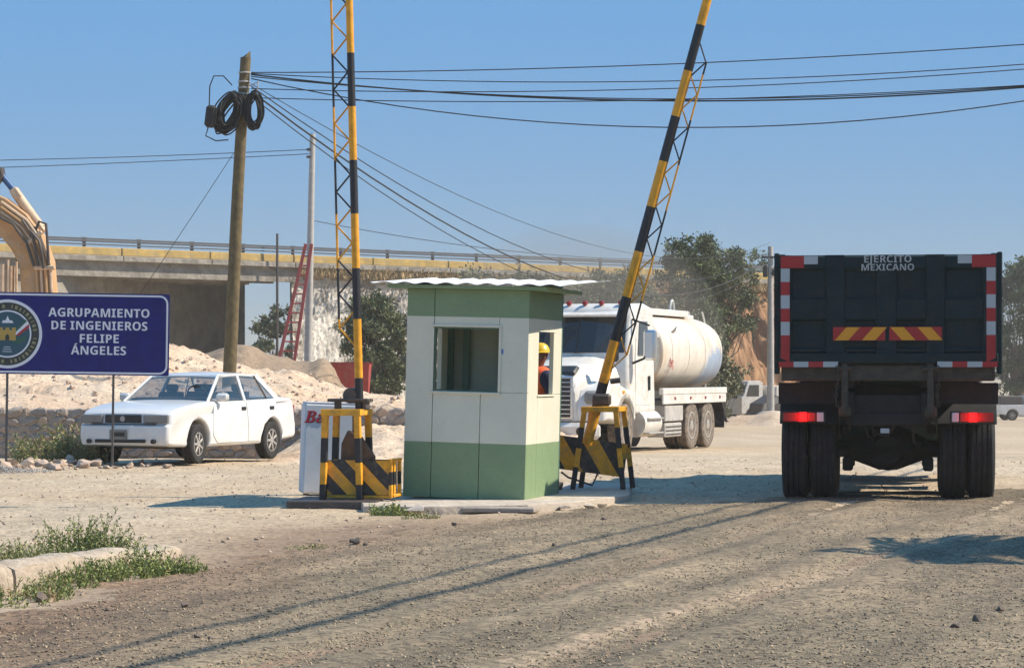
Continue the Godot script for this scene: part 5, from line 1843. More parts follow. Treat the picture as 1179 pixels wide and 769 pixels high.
func sign_board() -> void:
	var t := thing("road_sign", "large dark blue sign with white lettering and round emblem on thin posts", "sign", Vector3(-5.37, 0, -39.2), deg_to_rad(3))
	t.rotation.z = deg_to_rad(-0.8)
	# local: x from -3.35 (left end) to 0, front at z = 0
	var y0 := 1.41
	var y1 := 2.68
	flat(t, "panel", round_rect(-3.35, y0, 0, y1, 0.03), -0.03, 0.0, "sign_blue")
	var fr := sh()
	var o := round_rect(-3.33, y0 + 0.02, -0.022, y1 - 0.02, 0.13)
	var i2 := round_rect(-3.302, y0 + 0.048, -0.05, y1 - 0.048, 0.105)
	for k in o.size():
		var j := (k + 1) % o.size()
		var a := Vector3(o[k].x, o[k].y, 0.002)
		var b := Vector3(o[j].x, o[j].y, 0.002)
		var c := Vector3(i2[j].x, i2[j].y, 0.002)
		var d := Vector3(i2[k].x, i2[k].y, 0.002)
		fr.face([a, b, c, d], Vector3.BACK)
		var z := Vector3(0, 0, -0.0025)
		fr.face([a, b, b + z, a + z], a - Vector3(-1.7, 2, 0))
		fr.face([d, c, c + z, d + z], Vector3(-1.7, 2, 0) - a)
	obj("border", fr, M.sign_white, t)
	var lines := [["AGRUPAMIENTO", 2.395], ["DE INGENIEROS", 2.195], ["FELIPE", 1.995], ["ÁNGELES", 1.81]]
	for q in lines:
		var x := text(q[0], 0.135, M.sign_white, t)
		x.position = Vector3(-1.085, q[1] - 0.02, 0.001)
		x.scale = Vector3(1.08, 1, 1)
	# emblem
	var e := sub("emblem", t, Vector3(-2.50, 2.03, 0.0))
	put("rim", disc(0.49, 0.535, 0.0, 0.003).mesh(M.sign_white), e)
	put("ring", disc(0.37, 0.49, 0.0, 0.0025).mesh(M.emblem_ring), e)
	put("inner_rim", disc(0.345, 0.37, 0.0, 0.003).mesh(M.sign_white), e)
	put("field", disc(0.0, 0.345, 0.0, 0.0025).mesh(M.emblem_teal), e)
	# castle tower, its crenels and door
	flat(e, "tower", [Vector2(-0.13, -0.10), Vector2(0.13, -0.10), Vector2(0.13, 0.10), Vector2(0.07, 0.10), Vector2(0.07, 0.06), Vector2(0.03, 0.06), Vector2(0.03, 0.10), Vector2(-0.03, 0.10), Vector2(-0.03, 0.06), Vector2(-0.07, 0.06), Vector2(-0.07, 0.10), Vector2(-0.13, 0.10)], 0.002, 0.006, "emblem_gold")
	flat(e, "tower_door", [Vector2(-0.03, -0.10), Vector2(0.03, -0.10), Vector2(0.03, -0.03), Vector2(0.0, 0.0), Vector2(-0.03, -0.03)], 0.005, 0.008, "emblem_ring")
	flat(e, "band", [Vector2(0.10, 0.0), Vector2(0.13, -0.02), Vector2(0.33, 0.16), Vector2(0.30, 0.20)], 0.002, 0.005, "sign_white")
	flat(e, "band", [Vector2(0.13, -0.021), Vector2(0.17, -0.03), Vector2(0.335, 0.10), Vector2(0.331, 0.159)], 0.002, 0.0055, "emblem_red")
	flat(e, "band", [Vector2(0.08, 0.02), Vector2(0.099, 0.001), Vector2(0.299, 0.201), Vector2(0.27, 0.23)], 0.002, 0.0045, "emblem_green")
	flat(e, "building", [Vector2(-0.09, 0.17), Vector2(0.09, 0.17), Vector2(0.07, 0.21), Vector2(0.03, 0.21), Vector2(0.0, 0.28), Vector2(-0.03, 0.21), Vector2(-0.07, 0.21)], 0.002, 0.005, "sign_white")
	flat(e, "hill", [Vector2(0.05, -0.12), Vector2(0.16, -0.16), Vector2(0.28, -0.10), Vector2(0.30, -0.02), Vector2(0.20, -0.06), Vector2(0.12, -0.05)], 0.002, 0.0042, "emblem_green")
	for k in 3:
		flat(e, "line", [Vector2(-0.05 - 0.012 * k, -0.20 - 0.035 * k), Vector2(0.05 + 0.012 * k, -0.20 - 0.035 * k), Vector2(0.05 + 0.012 * k, -0.208 - 0.035 * k), Vector2(-0.05 - 0.012 * k, -0.208 - 0.035 * k)], 0.002, 0.005, "sign_white")
	# the blurred ring lettering: short strokes
	for k in 40:
		var a := TAU * k / 40.0
		if k % 10 == 0: continue
		var s := sh()
		var u := Vector3(cos(a), sin(a), 0)
		s.box(u * 0.43 + Vector3(0, 0, 0.0032), Vector3(0.055, 0.016 + 0.012 * (k % 3), 0.002), Basis(Vector3.BACK, a))
		obj("ring_stroke", s, M.emblem_text, e)
	for q in [-0.86, -2.50]:
		var s := sh()
		s.box(Vector3(q, 1.3, -0.05), Vector3(0.035, 2.72, 0.035), Basis.IDENTITY, 0.003)
		obj("post", s, M.post_steel, t)
	var bk := sh()
	for y in [1.6, 2.45]: bk.box(Vector3(-1.67, y, -0.048), Vector3(3.2, 0.05, 0.03))
	obj("back_rail", bk, M.post_steel, t)

# ------------------------------------------------------------------ person
func bone(p: Vector3, a: Vector3, b: Vector3, ra: float, rb: float) -> float:
	var ab := b - a
	var h := clampf((p - a).dot(ab) / ab.length_squared(), 0.0, 1.0)
	return p.distance_to(a + ab * h) - lerpf(ra, rb, h)

func nets(bones: Array, cell: float, blend: float) -> Shape:
	var lo := Vector3.ONE * 1e9
	var hi := -lo
	for b in bones:
		var r := maxf(b[2], b[3]) + cell * 2.5
		for q in [b[0], b[1]]:
			lo = lo.min(q - Vector3.ONE * r)
			hi = hi.max(q + Vector3.ONE * r)
	var n := Vector3i(((hi - lo) / cell).ceil()) + Vector3i.ONE
	var f := PackedFloat32Array()
	f.resize(n.x * n.y * n.z)
	f.fill(1.0)
	for b in bones:
		var r := maxf(b[2], b[3]) + cell * 2.0 + blend
		var l := Vector3i((((b[0] as Vector3).min(b[1]) - Vector3.ONE * r - lo) / cell).floor()).clamp(Vector3i.ZERO, n - Vector3i.ONE)
		var u := Vector3i((((b[0] as Vector3).max(b[1]) + Vector3.ONE * r - lo) / cell).ceil()).clamp(Vector3i.ZERO, n - Vector3i.ONE)
		for z in range(l.z, u.z + 1):
			for y in range(l.y, u.y + 1):
				for x in range(l.x, u.x + 1):
					var i := (z * n.y + y) * n.x + x
					var d := bone(lo + Vector3(x, y, z) * cell, b[0], b[1], b[2], b[3])
					var e := f[i]
					var k := maxf(blend - absf(d - e), 0.0) / blend
					f[i] = minf(d, e) - k * k * blend * 0.25
	var vert := {}
	var s := sh()
	for z in n.z - 1:
		for y in n.y - 1:
			for x in n.x - 1:
				var i := (z * n.y + y) * n.x + x
				var inside := 0
				var v := []
				for k in 8:
					var q := f[i + (k & 1) + ((k >> 1) & 1) * n.x + ((k >> 2) & 1) * n.x * n.y]
					v.push_back(q)
					if q < 0.0: inside += 1
				if inside == 0 or inside == 8: continue
				var sum := Vector3.ZERO
				var cnt := 0
				for k in 8:
					for ax in 3:
						if k & (1 << ax): continue
						var m := k | (1 << ax)
						if (v[k] < 0.0) != (v[m] < 0.0):
							var t: float = v[k] / (v[k] - v[m])
							var a := Vector3(k & 1, (k >> 1) & 1, (k >> 2) & 1)
							a[ax] += t
							sum += a
							cnt += 1
				vert[Vector3i(x, y, z)] = lo + (Vector3(x, y, z) + sum / cnt) * cell
	for c in vert:
		var i: int = (c.z * n.y + c.y) * n.x + c.x
		var st := [1, n.x, n.x * n.y]
		for ax in 3:
			var a: bool = f[i] < 0.0
			var b: bool = f[i + st[ax]] < 0.0
			if a == b: continue
			var u := Vector3i.ZERO
			var w := Vector3i.ZERO
			u[(ax + 1) % 3] = 1
			w[(ax + 2) % 3] = 1
			if not (vert.has(c - u) and vert.has(c - w) and vert.has(c - u - w)): continue
			var out := Vector3.ZERO
			out[ax] = 1.0 if a else -1.0
			s.face([vert[c], vert[c - u], vert[c - u - w], vert[c - w]], out)
	return s

func person() -> void:
	var t := thing("person", "person in orange vest and yellow hard hat seen through the booth's side window", "person", Vector3(0.33, 0.075, -29.75), deg_to_rad(-60))
	# faces local +z
	var V := func(x, y, z): return Vector3(x, y, z)
	var b := []
	b.push_back([V.call(0, 0.90, 0), V.call(0, 1.08, 0.0), 0.145, 0.135])
	b.push_back([V.call(0, 1.08, 0), V.call(0, 1.28, 0.0), 0.135, 0.15])
	b.push_back([V.call(-0.12, 1.32, 0), V.call(0.12, 1.32, 0), 0.095, 0.095])
	b.push_back([V.call(0, 1.36, 0), V.call(0, 1.46, 0.01), 0.06, 0.055])
	for s in [-1.0, 1.0]:
		b.push_back([V.call(s * 0.17, 1.34, 0), V.call(s * 0.24, 1.06, -0.02), 0.062, 0.048])
		b.push_back([V.call(s * 0.24, 1.06, -0.02), V.call(s * 0.22, 0.86, 0.12), 0.045, 0.034])
		b.push_back([V.call(s * 0.09, 0.88, 0), V.call(s * 0.11, 0.48, 0.02), 0.088, 0.062])
		b.push_back([V.call(s * 0.11, 0.48, 0.02), V.call(s * 0.115, 0.10, -0.02), 0.06, 0.045])
		b.push_back([V.call(s * 0.115, 0.05, -0.04), V.call(s * 0.13, 0.035, 0.14), 0.045, 0.036])
	var body := nets(b, 0.02, 0.05)
	var sk := sh()
	sk.p = body.p
	var hb := [[V.call(0, 1.60, 0.0), V.call(0, 1.56, 0.02), 0.098, 0.09], [V.call(0, 1.52, 0.05), V.call(0, 1.49, 0.06), 0.055, 0.045], [V.call(0, 1.575, 0.10), V.call(0, 1.545, 0.125), 0.012, 0.017], [V.call(-0.098, 1.57, 0.0), V.call(-0.102, 1.55, 0.0), 0.018, 0.014], [V.call(0.098, 1.57, 0.0), V.call(0.102, 1.55, 0.0), 0.018, 0.014], [V.call(-0.02, 1.508, 0.108), V.call(0.02, 1.508, 0.108), 0.010, 0.010], [V.call(0, 1.46, 0.01), V.call(0, 1.53, 0.01), 0.055, 0.06]]
	var bo := obj("body", body, M.denim, t)
	obj("head", nets(hb, 0.008, 0.02), M.skin, bo)
	for s in [-1.0, 1.0]:
		var palm: Vector3 = V.call(s * 0.22, 0.85, 0.13)
		var hn := [[palm, palm + Vector3(0, -0.035, 0.055), 0.028, 0.030]]
		for k in 4:
			var off := Vector3((k - 1.5) * 0.019, 0, 0)
			var l: float = [0.036, 0.042, 0.040, 0.030][k]
			var p1: Vector3 = palm + Vector3(0, -0.04, 0.07) + off
			var p2: Vector3 = p1 + Vector3(0, -l * 0.7, l * 0.6)
			hn.push_back([p1, p2, 0.0095, 0.009])
			hn.push_back([p2, p2 + Vector3(0, -l * 0.9, -0.004), 0.009, 0.0075])
		hn.push_back([palm + Vector3(-s * 0.022, -0.01, 0.015), palm + Vector3(-s * 0.045, -0.045, 0.04), 0.011, 0.009])
		obj("hand", nets(hn, 0.005, 0.008), M.skin, bo)
		var ey := sh()
		ey.lathe([Vector2(0, 0.0), Vector2(0.010, 0.002), Vector2(0.012, 0.006), Vector2(0.0, 0.012)], Transform3D(Basis.IDENTITY, Vector3(s * 0.035, 1.578, 0.095)), 10)
		obj("eye", ey, M.hair, bo)
	var vb := [[V.call(0, 0.95, 0), V.call(0, 1.12, 0), 0.158, 0.150], [V.call(0, 1.12, 0), V.call(0, 1.30, 0), 0.150, 0.166], [V.call(-0.09, 1.335, 0), V.call(0.09, 1.335, 0), 0.102, 0.102]]
	obj("vest", nets(vb, 0.02, 0.05), M.vest_orange, bo)
	var rb := sh()
	rb.lathe([Vector2(0.164, -0.025), Vector2(0.172, -0.02), Vector2(0.172, 0.02), Vector2(0.164, 0.025)], Transform3D(Basis(Vector3.RIGHT, PI / 2), Vector3(0, 1.06, 0)), 24)
	obj("reflective_band", rb, M.reflective, bo)
	var hh := sh()
	hh.lathe([Vector2(0.0, 0.105), Vector2(0.05, 0.10), Vector2(0.09, 0.075), Vector2(0.115, 0.03), Vector2(0.122, 0.0), Vector2(0.145, -0.012), Vector2(0.143, -0.018), Vector2(0.115, -0.008)], Transform3D(Basis(Vector3.RIGHT, -PI / 2), Vector3(0, 1.635, 0.0)), 28)
	obj("hard_hat", hh, M.helmet_yellow, t)

# ------------------------------------------------------------------ stone wall, mounds, rubble
func stone_wall() -> void:
	var t := thing("stone_wall", "low rough stone retaining wall behind the white sedan", "wall", Vector3(0, gh(0, 45.0), -45.0))
	var H := 0.95
	var core := sh()
	core.box(Vector3(-6.0, H * 0.5 - 0.06, -0.24), Vector3(10.6, H - 0.02, 0.40), Basis.IDENTITY, 0.02)
	obj("mortar_core", core, M.mortar, t)
	var kinds := []
	for m in ["stone_a", "stone_b", "stone_c"]:
		for k in 3:
			var r1 := RandomNumberGenerator.new()
			r1.seed = 900 + kinds.size()
			var s := sh()
			# an uneven rounded block
			var rings := []
			for q in [[-0.5, 0.92], [0.25, 1.0], [0.42, 0.86], [0.5, 0.55]]:
				var rg := []
				for i in 9:
					var a := TAU * i / 9.0
					var j := 1.0 + 0.16 * sin(a * 2.0 + kinds.size()) + 0.12 * sin(a * 3.0 + kinds.size() * 2.1)
					rg.push_back(Vector3(cos(a) * 0.54 * q[1] * j, sin(a) * 0.52 * q[1] * j, q[0] + r1.randf_range(-0.05, 0.05)))
				rings.push_back(rg)
			s.loft(rings, false, true)
			kinds.push_back(s.mesh(M[m], 12.0))
	var r := RandomNumberGenerator.new()
	r.seed = 31
	var y := 0.09
	var row := 0
	while y < H:
		var hgt := r.randf_range(0.13, 0.19)
		var x := -9.3 + r.randf() * 0.2
		while x < -1.5:
			var w := r.randf_range(0.15, 0.34)
			var o := put("stone", kinds[r.randi() % kinds.size()], t)
			o.scale = Vector3(w * 0.98, hgt * r.randf_range(0.85, 1.0), r.randf_range(0.07, 0.15))
			o.position = Vector3(x + w * 0.5, y + r.randf_range(-0.02, 0.02), -0.055)
			o.rotation = Vector3(r.randf_range(-0.3, 0.3), r.randf_range(-0.3, 0.3), r.randf_range(-0.4, 0.4))
			x += w
		y += hgt * 0.95
		row += 1

func mounds() -> void:
	var ha := func(x: float, d: float) -> float:
		var ridge: float
		var pts := [[-24.0, 1.6], [-14.0, 2.1], [-10.0, 2.25], [-7.6, 2.16], [-6.7, 1.80], [-5.0, 1.42], [-3.7, 1.12], [-2.5, 0.92], [-0.6, 0.55], [1.5, 0.0]]
		for i in pts.size() - 1:
			if x >= pts[i][0] and x <= pts[i + 1][0]: ridge = lerpf(pts[i][1], pts[i + 1][1], (x - pts[i][0]) / (pts[i + 1][0] - pts[i][0]))
		var f := clampf((d - 45.3) / 9.5, 0.0, 1.0)
		var h := lerpf(0.80, ridge, pow(f, 0.85)) if ridge > 0.6 else lerpf(minf(0.8, ridge + 0.2), ridge, f)
		if d > 55.5: h = lerpf(h, -0.6, pow(clampf((d - 55.5) / 8.0, 0.0, 1.0), 1.2))
		var am := clampf((d - 45.3) / 2.0, 0.3, 1.0)
		return h + am * (gn.get_noise_2d(x * 0.7 + 30.0, d * 0.7) * 0.20 + gn2.get_noise_2d(x * 1.1, d * 1.1) * 0.10 + gn2.get_noise_2d(x * 4.0, d * 4.0) * 0.05) - 0.02
	var ca := func(x: float, d: float) -> Color:
		var n := gn.get_noise_2d(x * 1.1, d * 0.8)
		var f := gn2.get_noise_2d(x * 1.6, d * 1.6)
		return Color(0.80, 0.565, 0.375).lerp(Color(0.86, 0.67, 0.48), clampf(0.5 + n + f * 0.5, 0, 1)) * (1.0 + f * 0.1)
	var m := put("dirt_mound", grid_mesh(steps_list(-20.0, 1.4, 0.14), steps_list(45.25, 64.0, 0.16), ha, ca, M.dirt))
	tag(m, "pale heap of excavated earth behind the stone wall", "", "", "structure")
	var hb := func(x: float, d: float) -> float:
		var e := smoothstep(-10.4, -8.3, x) * (1.0 - smoothstep(-5.3, -3.7, x))
		var k := exp(-pow((d - 69.0) / 4.2, 2.0))
		return -0.75 + e * k * (2.72 + gn.get_noise_2d(x * 0.5 + 3.0, 7.0) * 0.45) + gn.get_noise_2d(x * 0.8, d * 0.8) * 0.10 + gn2.get_noise_2d(x, d) * 0.06
	var cbn := func(x: float, d: float) -> Color:
		var f := gn2.get_noise_2d(x * 1.6, d * 1.6)
		return Color(0.42, 0.30, 0.195) * (1.0 + f * 0.25)
	var m2 := put("dirt_mound", grid_mesh(steps_list(-14.0, -1.5, 0.14), steps_list(62.0, 78.0, 0.16), hb, cbn, M.dirt))
	tag(m2, "darker brown earth heap behind the pale heap", "", "", "structure")
	var hd := func(x: float, d: float) -> float:
		var k := smoothstep(-4.6, -3.2, x) * (1.0 - smoothstep(0.2, 1.4, x))
		return gh(x, d) - 0.05 + k * 0.62 * pow(clampf((d - 40.6) / 4.3, 0.0, 1.0), 1.3) + bumps(x, d) + k * (gn2.get_noise_2d(x * 1.1, d * 1.1) * 0.09 + gn2.get_noise_2d(x * 4.0, d * 4.0) * 0.03)
	var m4 := put("dirt_mound", grid_mesh(steps_list(-4.8, 1.6, 0.09), steps_list(40.4, 44.98, 0.09), hd, ca, M.dirt))
	tag(m4, "loose earth sloping up against the stone wall left of the booth", "", "", "structure")
	# heaps by the far concrete pole
	var hc := func(x: float, d: float) -> float:
		return gh(x, d) - 0.15 + 0.75 * exp(-pow((x - 12.9) / 1.1, 2.0) - pow((d - 123.0) / 3.0, 2.0)) + 0.9 * exp(-pow((x - 14.4) / 1.5, 2.0) - pow((d - 127.0) / 2.0, 2.0)) + 0.6 * exp(-pow((x - 11.3) / 1.2, 2.0) - pow((d - 126.0) / 3.0, 2.0)) + gn2.get_noise_2d(x, d) * 0.05
	var m3 := put("dirt_mound", grid_mesh(steps_list(8.0, 18.5, 0.15), steps_list(115.0, 136.0, 0.3), hc, ca, M.dirt))
	tag(m3, "low pale heaps at the foot of the far concrete pole", "", "", "structure")
	pebbles("mound_stones", "small stones strewn over the pale earth heap", 2600, 51, [M.rock, M.stone_b], func(r):
		var x: float = r.randf_range(-13.0, -1.0)
		var d: float = r.randf_range(45.6, 56.0)
		return Vector3(x, ha.call(x, d) - 0.01, -d), 0.02, 0.15)

func rubble() -> void:
	var kinds := []
	for k in 6: kinds.push_back(stone_mesh(300 + k, M.rock if k < 4 else M.stone_b, 0.75))
	var r := RandomNumberGenerator.new()
	r.seed = 12
	for k in 70:
		var f := r.randf()
		var x := lerpf(-8.3, -5.3, f) + r.randfn() * 0.15
		var d := lerpf(38.7, 39.2, f) + r.randfn() * 0.6
		var s := lerpf(0.07, 0.34, pow(r.randf(), 2.0)) * (1.0 if f < 0.7 else 0.6)
		var o := put("rock", kinds[r.randi() % 6])
		o.scale = Vector3(s, s * r.randf_range(0.7, 1.0), s)
		o.position = Vector3(x, ground_at(x, d) + s * 0.2, -d)
		o.rotation = Vector3(r.randf() * 0.4, r.randf() * TAU, r.randf() * 0.4)
		tag(o, "tan rock in the rubble line below the blue sign", "rock", "rocks in the rubble below the sign")
	# a few loose stones on the road and verge
	var spots := [[-1.36, 21.3, 0.055], [-1.3, 21.15, 0.085], [-1.22, 21.0, 0.05], [-0.55, 23.8, 0.05], [-3.0, 16.0, 0.09], [-2.0, 15.4, 0.05], [0.35, 20.8, 0.05], [2.5, 14.2, 0.05], [2.7, 14.6, 0.06], [2.95, 15.2, 0.05], [-2.9, 14.2, 0.04], [-2.45, 15.2, 0.03], [-1.7, 13.6, 0.035], [-1.62, 13.5, 0.03], [3.9, 17.0, 0.04], [0.9, 24.6, 0.05]]
	for i in spots.size():
		var q: Array = spots[i]
		var o := put("loose_stone", stone_mesh(400 + i, M.rock_dark, 0.8))
		o.scale = Vector3.ONE * q[2] * 1.3
		o.position = Vector3(q[0], ground_at(q[0], q[1]) + q[2] * 0.3, -q[1])
		o.rotation.y = i * 2.1
		tag(o, "small dark stone lying loose on the road surface", "stone", "loose dark stones on the road")
	var road_spot := func(g):
		var d: float = 11.0 + 20.0 * pow(g.randf(), 1.5)
		var x: float = g.randf_range(-0.26, 0.26) * d * 0.85
		if edge_distance(x, d) < 0.1: return Vector3(0, -99, 0)
		return Vector3(x, ground_at(x, d) + 0.002, -d)
	pebbles("road_gravel", "fine loose gravel scattered on the road", 90000, 61, [M.pebble_a, M.pebble_d, M.pebble_b], road_spot, 0.006, 0.024)
	var dirt_spot := func(g):
		var d: float = g.randf_range(14.0, 44.0)
		var x: float = g.randf_range(-0.25, 0.22) * d
		if edge_distance(x, d) > -0.1: return Vector3(0, -99, 0)
		if x > -1.8 and x < 1.5 and d > 26.0 and d < 31.7: return Vector3(0, -99, 0)
		return Vector3(x, ground_at(x, d) + 0.002, -d)
	pebbles("yard_pebbles", "pebbles scattered on the pale bare ground", 6000, 71, [M.rock, M.rock, M.stone_b], dirt_spot, 0.008, 0.05)
	pebbles("gravel_heap", "small heap of grey crushed gravel left of the rubble line", 3500, 81, [M.stone_c, M.pole_concrete], func(g):
		var x: float = -7.9 + g.randfn() * 0.42
		var d: float = 37.2 + g.randfn() * 0.35
		return Vector3(x, ground_at(x, d) + 0.14 * exp(-pow((x + 7.9) / 0.5, 2.0) - pow((d - 37.2) / 0.5, 2.0)) * g.randf(), -d), 0.02, 0.06)

# ------------------------------------------------------------------ overpass
func overpass() -> void:
	var t := thing("overpass_bridge", "concrete overpass with metal railing and yellow kerb across the background", "bridge", Vector3(-10.9, 0, -124.7), 0.0)
	var yaw := deg_to_rad(41.5)
	t.basis = Basis(Vector3.UP, yaw)
	# local: x to the right along the road, z towards the camera; depth 11 m behind z = 0
	var seg := 5.0
	var x := -25.0
	while x < 48.0:
		var s := sh()
		s.box(Vector3(x + seg * 0.5, 6.81, -5.5), Vector3(seg - 0.03, 0.26, 11.6), Basis.IDENTITY, 0.02)
		obj("deck_slab", s, M.bridge_concrete, t)
		for z in [0.12, -11.1]:
			var k := sh()
			k.box(Vector3(x + seg * 0.5, 7.13, z - 0.1), Vector3(seg - 0.05, 0.38, 0.25), Basis.IDENTITY, 0.03)
			obj("yellow_kerb", k, M.bridge_yellow, t)
		x += seg
	for k in 6:
		var g := sh()
		g.prism([Vector2(-0.25, 5.97), Vector2(0.0, 5.97), Vector2(0.0, 6.68), Vector2(-0.25, 6.68)], -25.0, 0.4, Transform3D(Basis(Vector3.BACK, Vector3.UP, Vector3.LEFT), Vector3(-24.6, 0, -k * 2.1)))
		obj("girder", g, M.bridge_concrete, t)
	# railing
	for z in [0.05]:
		var px := -24.0
		while px < 49.0:
			var p := sh()
			p.box(Vector3(px, 7.53, z), Vector3(0.14, 0.46, 0.12), Basis.IDENTITY, 0.02)
			p.box(Vector3(px, 7.74, z), Vector3(0.20, 0.06, 0.16))
			obj("railing_post", p, M.rail_grey, t)
			px += 3.0
		for y in [7.45, 7.60, 7.70]:
			var rl := sh()
			rl.box(Vector3(12.2, y, z + 0.09), Vector3(74.0, 0.085 if y > 7.5 else 0.06, 0.05), Basis.IDENTITY, 0.01)
			obj("rail", rl, M.rail_grey, t)
	# abutments: the near right one with a stone face, the left one seen along its inner side
	var dirw := Vector3(0.30, 0, -0.954).normalized()
	var inv := t.basis.inverse()
	var u := (inv * dirw).normalized()
	u.y = 0
	var la := sh()
	var A := Vector3(-13.0, 0, -0.2)
	var B := A + u * 21.0
	la.prism([Vector2(A.x, -A.z), Vector2(B.x, -B.z), Vector2(B.x - 14, -B.z), Vector2(A.x - 14, -A.z)], -2.5, 6.60, Transform3D(Basis(Vector3.RIGHT, Vector3.FORWARD, Vector3.UP), Vector3.ZERO))
	obj("abutment", la, M.bridge_concrete, t)
	var ra := sh()
	var C := Vector3(0.2, 0, -0.45)
	var D := C + u * 21.0
	ra.prism([Vector2(C.x, -C.z), Vector2(D.x, -D.z), Vector2(40, -D.z), Vector2(40, -C.z)], -3.0, 6.66, Transform3D(Basis(Vector3.RIGHT, Vector3.FORWARD, Vector3.UP), Vector3.ZERO))
	obj("abutment", ra, M.bridge_concrete, t)
	# rough masonry face, whitewashed in patches
	var v := func(x2: float, d: float) -> float: return 0.0
	var nx := 150
	var ny := 70
	var s := sh()
	var pt := func(i: int, j: int) -> Vector3:
		var X := 0.2 + 13.0 * i / nx
		var Y := -2.6 + 9.25 * j / ny
		var n := gn2.get_noise_2d(X * 2.2, Y * 2.2)
		return Vector3(X, Y, -0.40 + (6.6 - Y) * 0.04 + absf(n) * 0.22)
	for i in nx:
		for j in ny:
			var a: Vector3 = pt.call(i, j)
			var n := gn.get_noise_2d(a.x * 0.7 + 5.0, a.y * 0.7)
			var f := gn2.get_noise_2d(a.x * 2.2, a.y * 2.2)
			var c := Color(0.80, 0.74, 0.64).lerp(Color(0.30, 0.25, 0.19), clampf(0.25 + n * 1.5 - absf(f) * 1.2 + 0.1 * (a.x - 3.0) * 0.35, 0.0, 0.9))
			if a.y > 6.15 + n * 0.5: c = c.lerp(Color(0.42, 0.30, 0.16), 0.8)
			s.tint(c)
			s.face([a, pt.call(i + 1, j), pt.call(i + 1, j + 1), pt.call(i, j + 1)], Vector3.BACK)
	obj("masonry_face", s, M.masonry, t, 60.0)
	# drain pipe in front of the opening
	var dp := sh()
	dp.tube([Vector3(-1.35, -2.2, 0.6), Vector3(-1.35, 8.3, 0.6)], 0.07, 0.06, 8)
	tag(obj("thin_post", dp, M.dark_steel), "thin dark post in front of the underpass opening", "post")
	var tp: Node3D = get_child(get_child_count() - 1)
	tp.transform = t.transform
	# earth bank that carries the road further right
	var hb := func(x2: float, d: float) -> float:  # world x and distance
		var lx := (x2 + 10.9) * cos(yaw) + (d - 124.7) * sin(yaw)
		var lz := (x2 + 10.9) * sin(yaw) - (d - 124.7) * cos(yaw)
		var top := 6.62
		var g := gh(x2, d)
		var f := clampf((lz + 0.3) / 5.2 + gn.get_noise_2d(x2 * 0.5, d * 0.5) * 0.25, 0.0, 1.0)
		var h := lerpf(top, g - 0.3, smoothstep(0.0, 1.0, f) * 0.55 + f * 0.45)
		var ends := clampf((lx - 9.0) / 5.0, 0.0, 1.0) * clampf((47.0 - lx) / 4.0, 0.0, 1.0)
		return lerpf(g - 0.4, h, ends) + (gn2.get_noise_2d(x2 * 0.9, d * 0.9) * 0.9 + absf(gn.get_noise_2d(lx * 0.9, lz * 0.25)) * -1.6) * ends * clampf(f * 6.0, 0.0, 1.0) * clampf((1.0 - f) * 8.0, 0.0, 1.0)
	var cb := func(x2: float, d: float) -> Color:
		var n := gn.get_noise_2d(x2 * 0.6, d * 0.6)
		var f := gn2.get_noise_2d(x2 * 1.5, d * 1.5)
		var c := Color(0.27, 0.135, 0.065).lerp(Color(0.42, 0.24, 0.125), clampf(0.45 + n * 1.4 + f * 0.6, 0.0, 1.0))
		c = c.lerp(Color(0.30, 0.25, 0.19), clampf((9.5 - x2) / 4.0, 0.0, 1.0) * 0.8)
		return c * (1.0 + 0.3 * f)
	var bk := put("earth_bank", grid_mesh(steps_list(-3.0, 27.0, 0.16), steps_list(118.0, 160.0, 0.2), hb, cb, M.earth))
	tag(bk, "orange brown earth bank under the overpass road", "", "", "structure")

# ------------------------------------------------------------------ site things
func site_things() -> void:
	# leaning red ladder
	var t := thing("ladder", "tall red ladder leaning on the grey concrete pole", "ladder", Vector3(-8.05, gh(-7, 85.0), -84.6))
	var a := Vector3(0, 0, 0)
	var b := Vector3(1.13, 6.45, -1.0)
	for s in [-1.0, 1.0]:
		var r := sh()
		r.bar(a + Vector3(s * 0.36, 0, 0), b + Vector3(s * 0.10, 0, 0), 0.11, 0.07, 0.005, Vector3.BACK)
		obj("side_rail", r, M.ladder_red, t)
	for k in 19:
		var f := (k + 0.7) / 20.0
		var c := a.lerp(b, f)
		var w := lerpf(0.36, 0.10, f)
		var r := sh()
		r.tube([c - Vector3(w, 0, 0), c + Vector3(w, 0, 0)], 0.028, 0.028, 6)
		obj("rung", r, M.red_paint if k % 2 else M.ladder_red, t)
	# red hopper
	var h := thing("red_hopper", "red steel hopper showing over the earth heaps", "hopper", Vector3(-4.95, gh(-5, 78.0), -78.0))
	var q := sh()
	q.loft([[Vector3(0.10, 1.25, 0.3), Vector3(0.5, 1.25, 0.3), Vector3(0.5, 1.25, -0.3), Vector3(0.10, 1.25, -0.3)], [Vector3(-0.80, 2.12, 0.7), Vector3(0.55, 2.12, 0.7), Vector3(0.55, 2.12, -0.7), Vector3(-0.80, 2.12, -0.7)], [Vector3(-0.88, 2.25, 0.72), Vector3(0.56, 2.25, 0.72), Vector3(0.56, 2.25, -0.72), Vector3(-0.88, 2.25, -0.72)]], true, true)
	obj("bin", q, M.red_paint, h, 20.0)
	for x in [0.0, 0.45]:
		for z in [-0.4, 0.4]:
			var l := sh()
			l.bar(Vector3(x, -0.1, z), Vector3(x, 1.3, z), 0.09, 0.09)
			obj("leg", l, M.red_paint, h)
	var rim := sh()
	for z in [-0.74, 0.74]: rim.box(Vector3(-0.16, 2.27, z), Vector3(1.5, 0.07, 0.05))
	obj("rim", rim, M.red_paint, h)

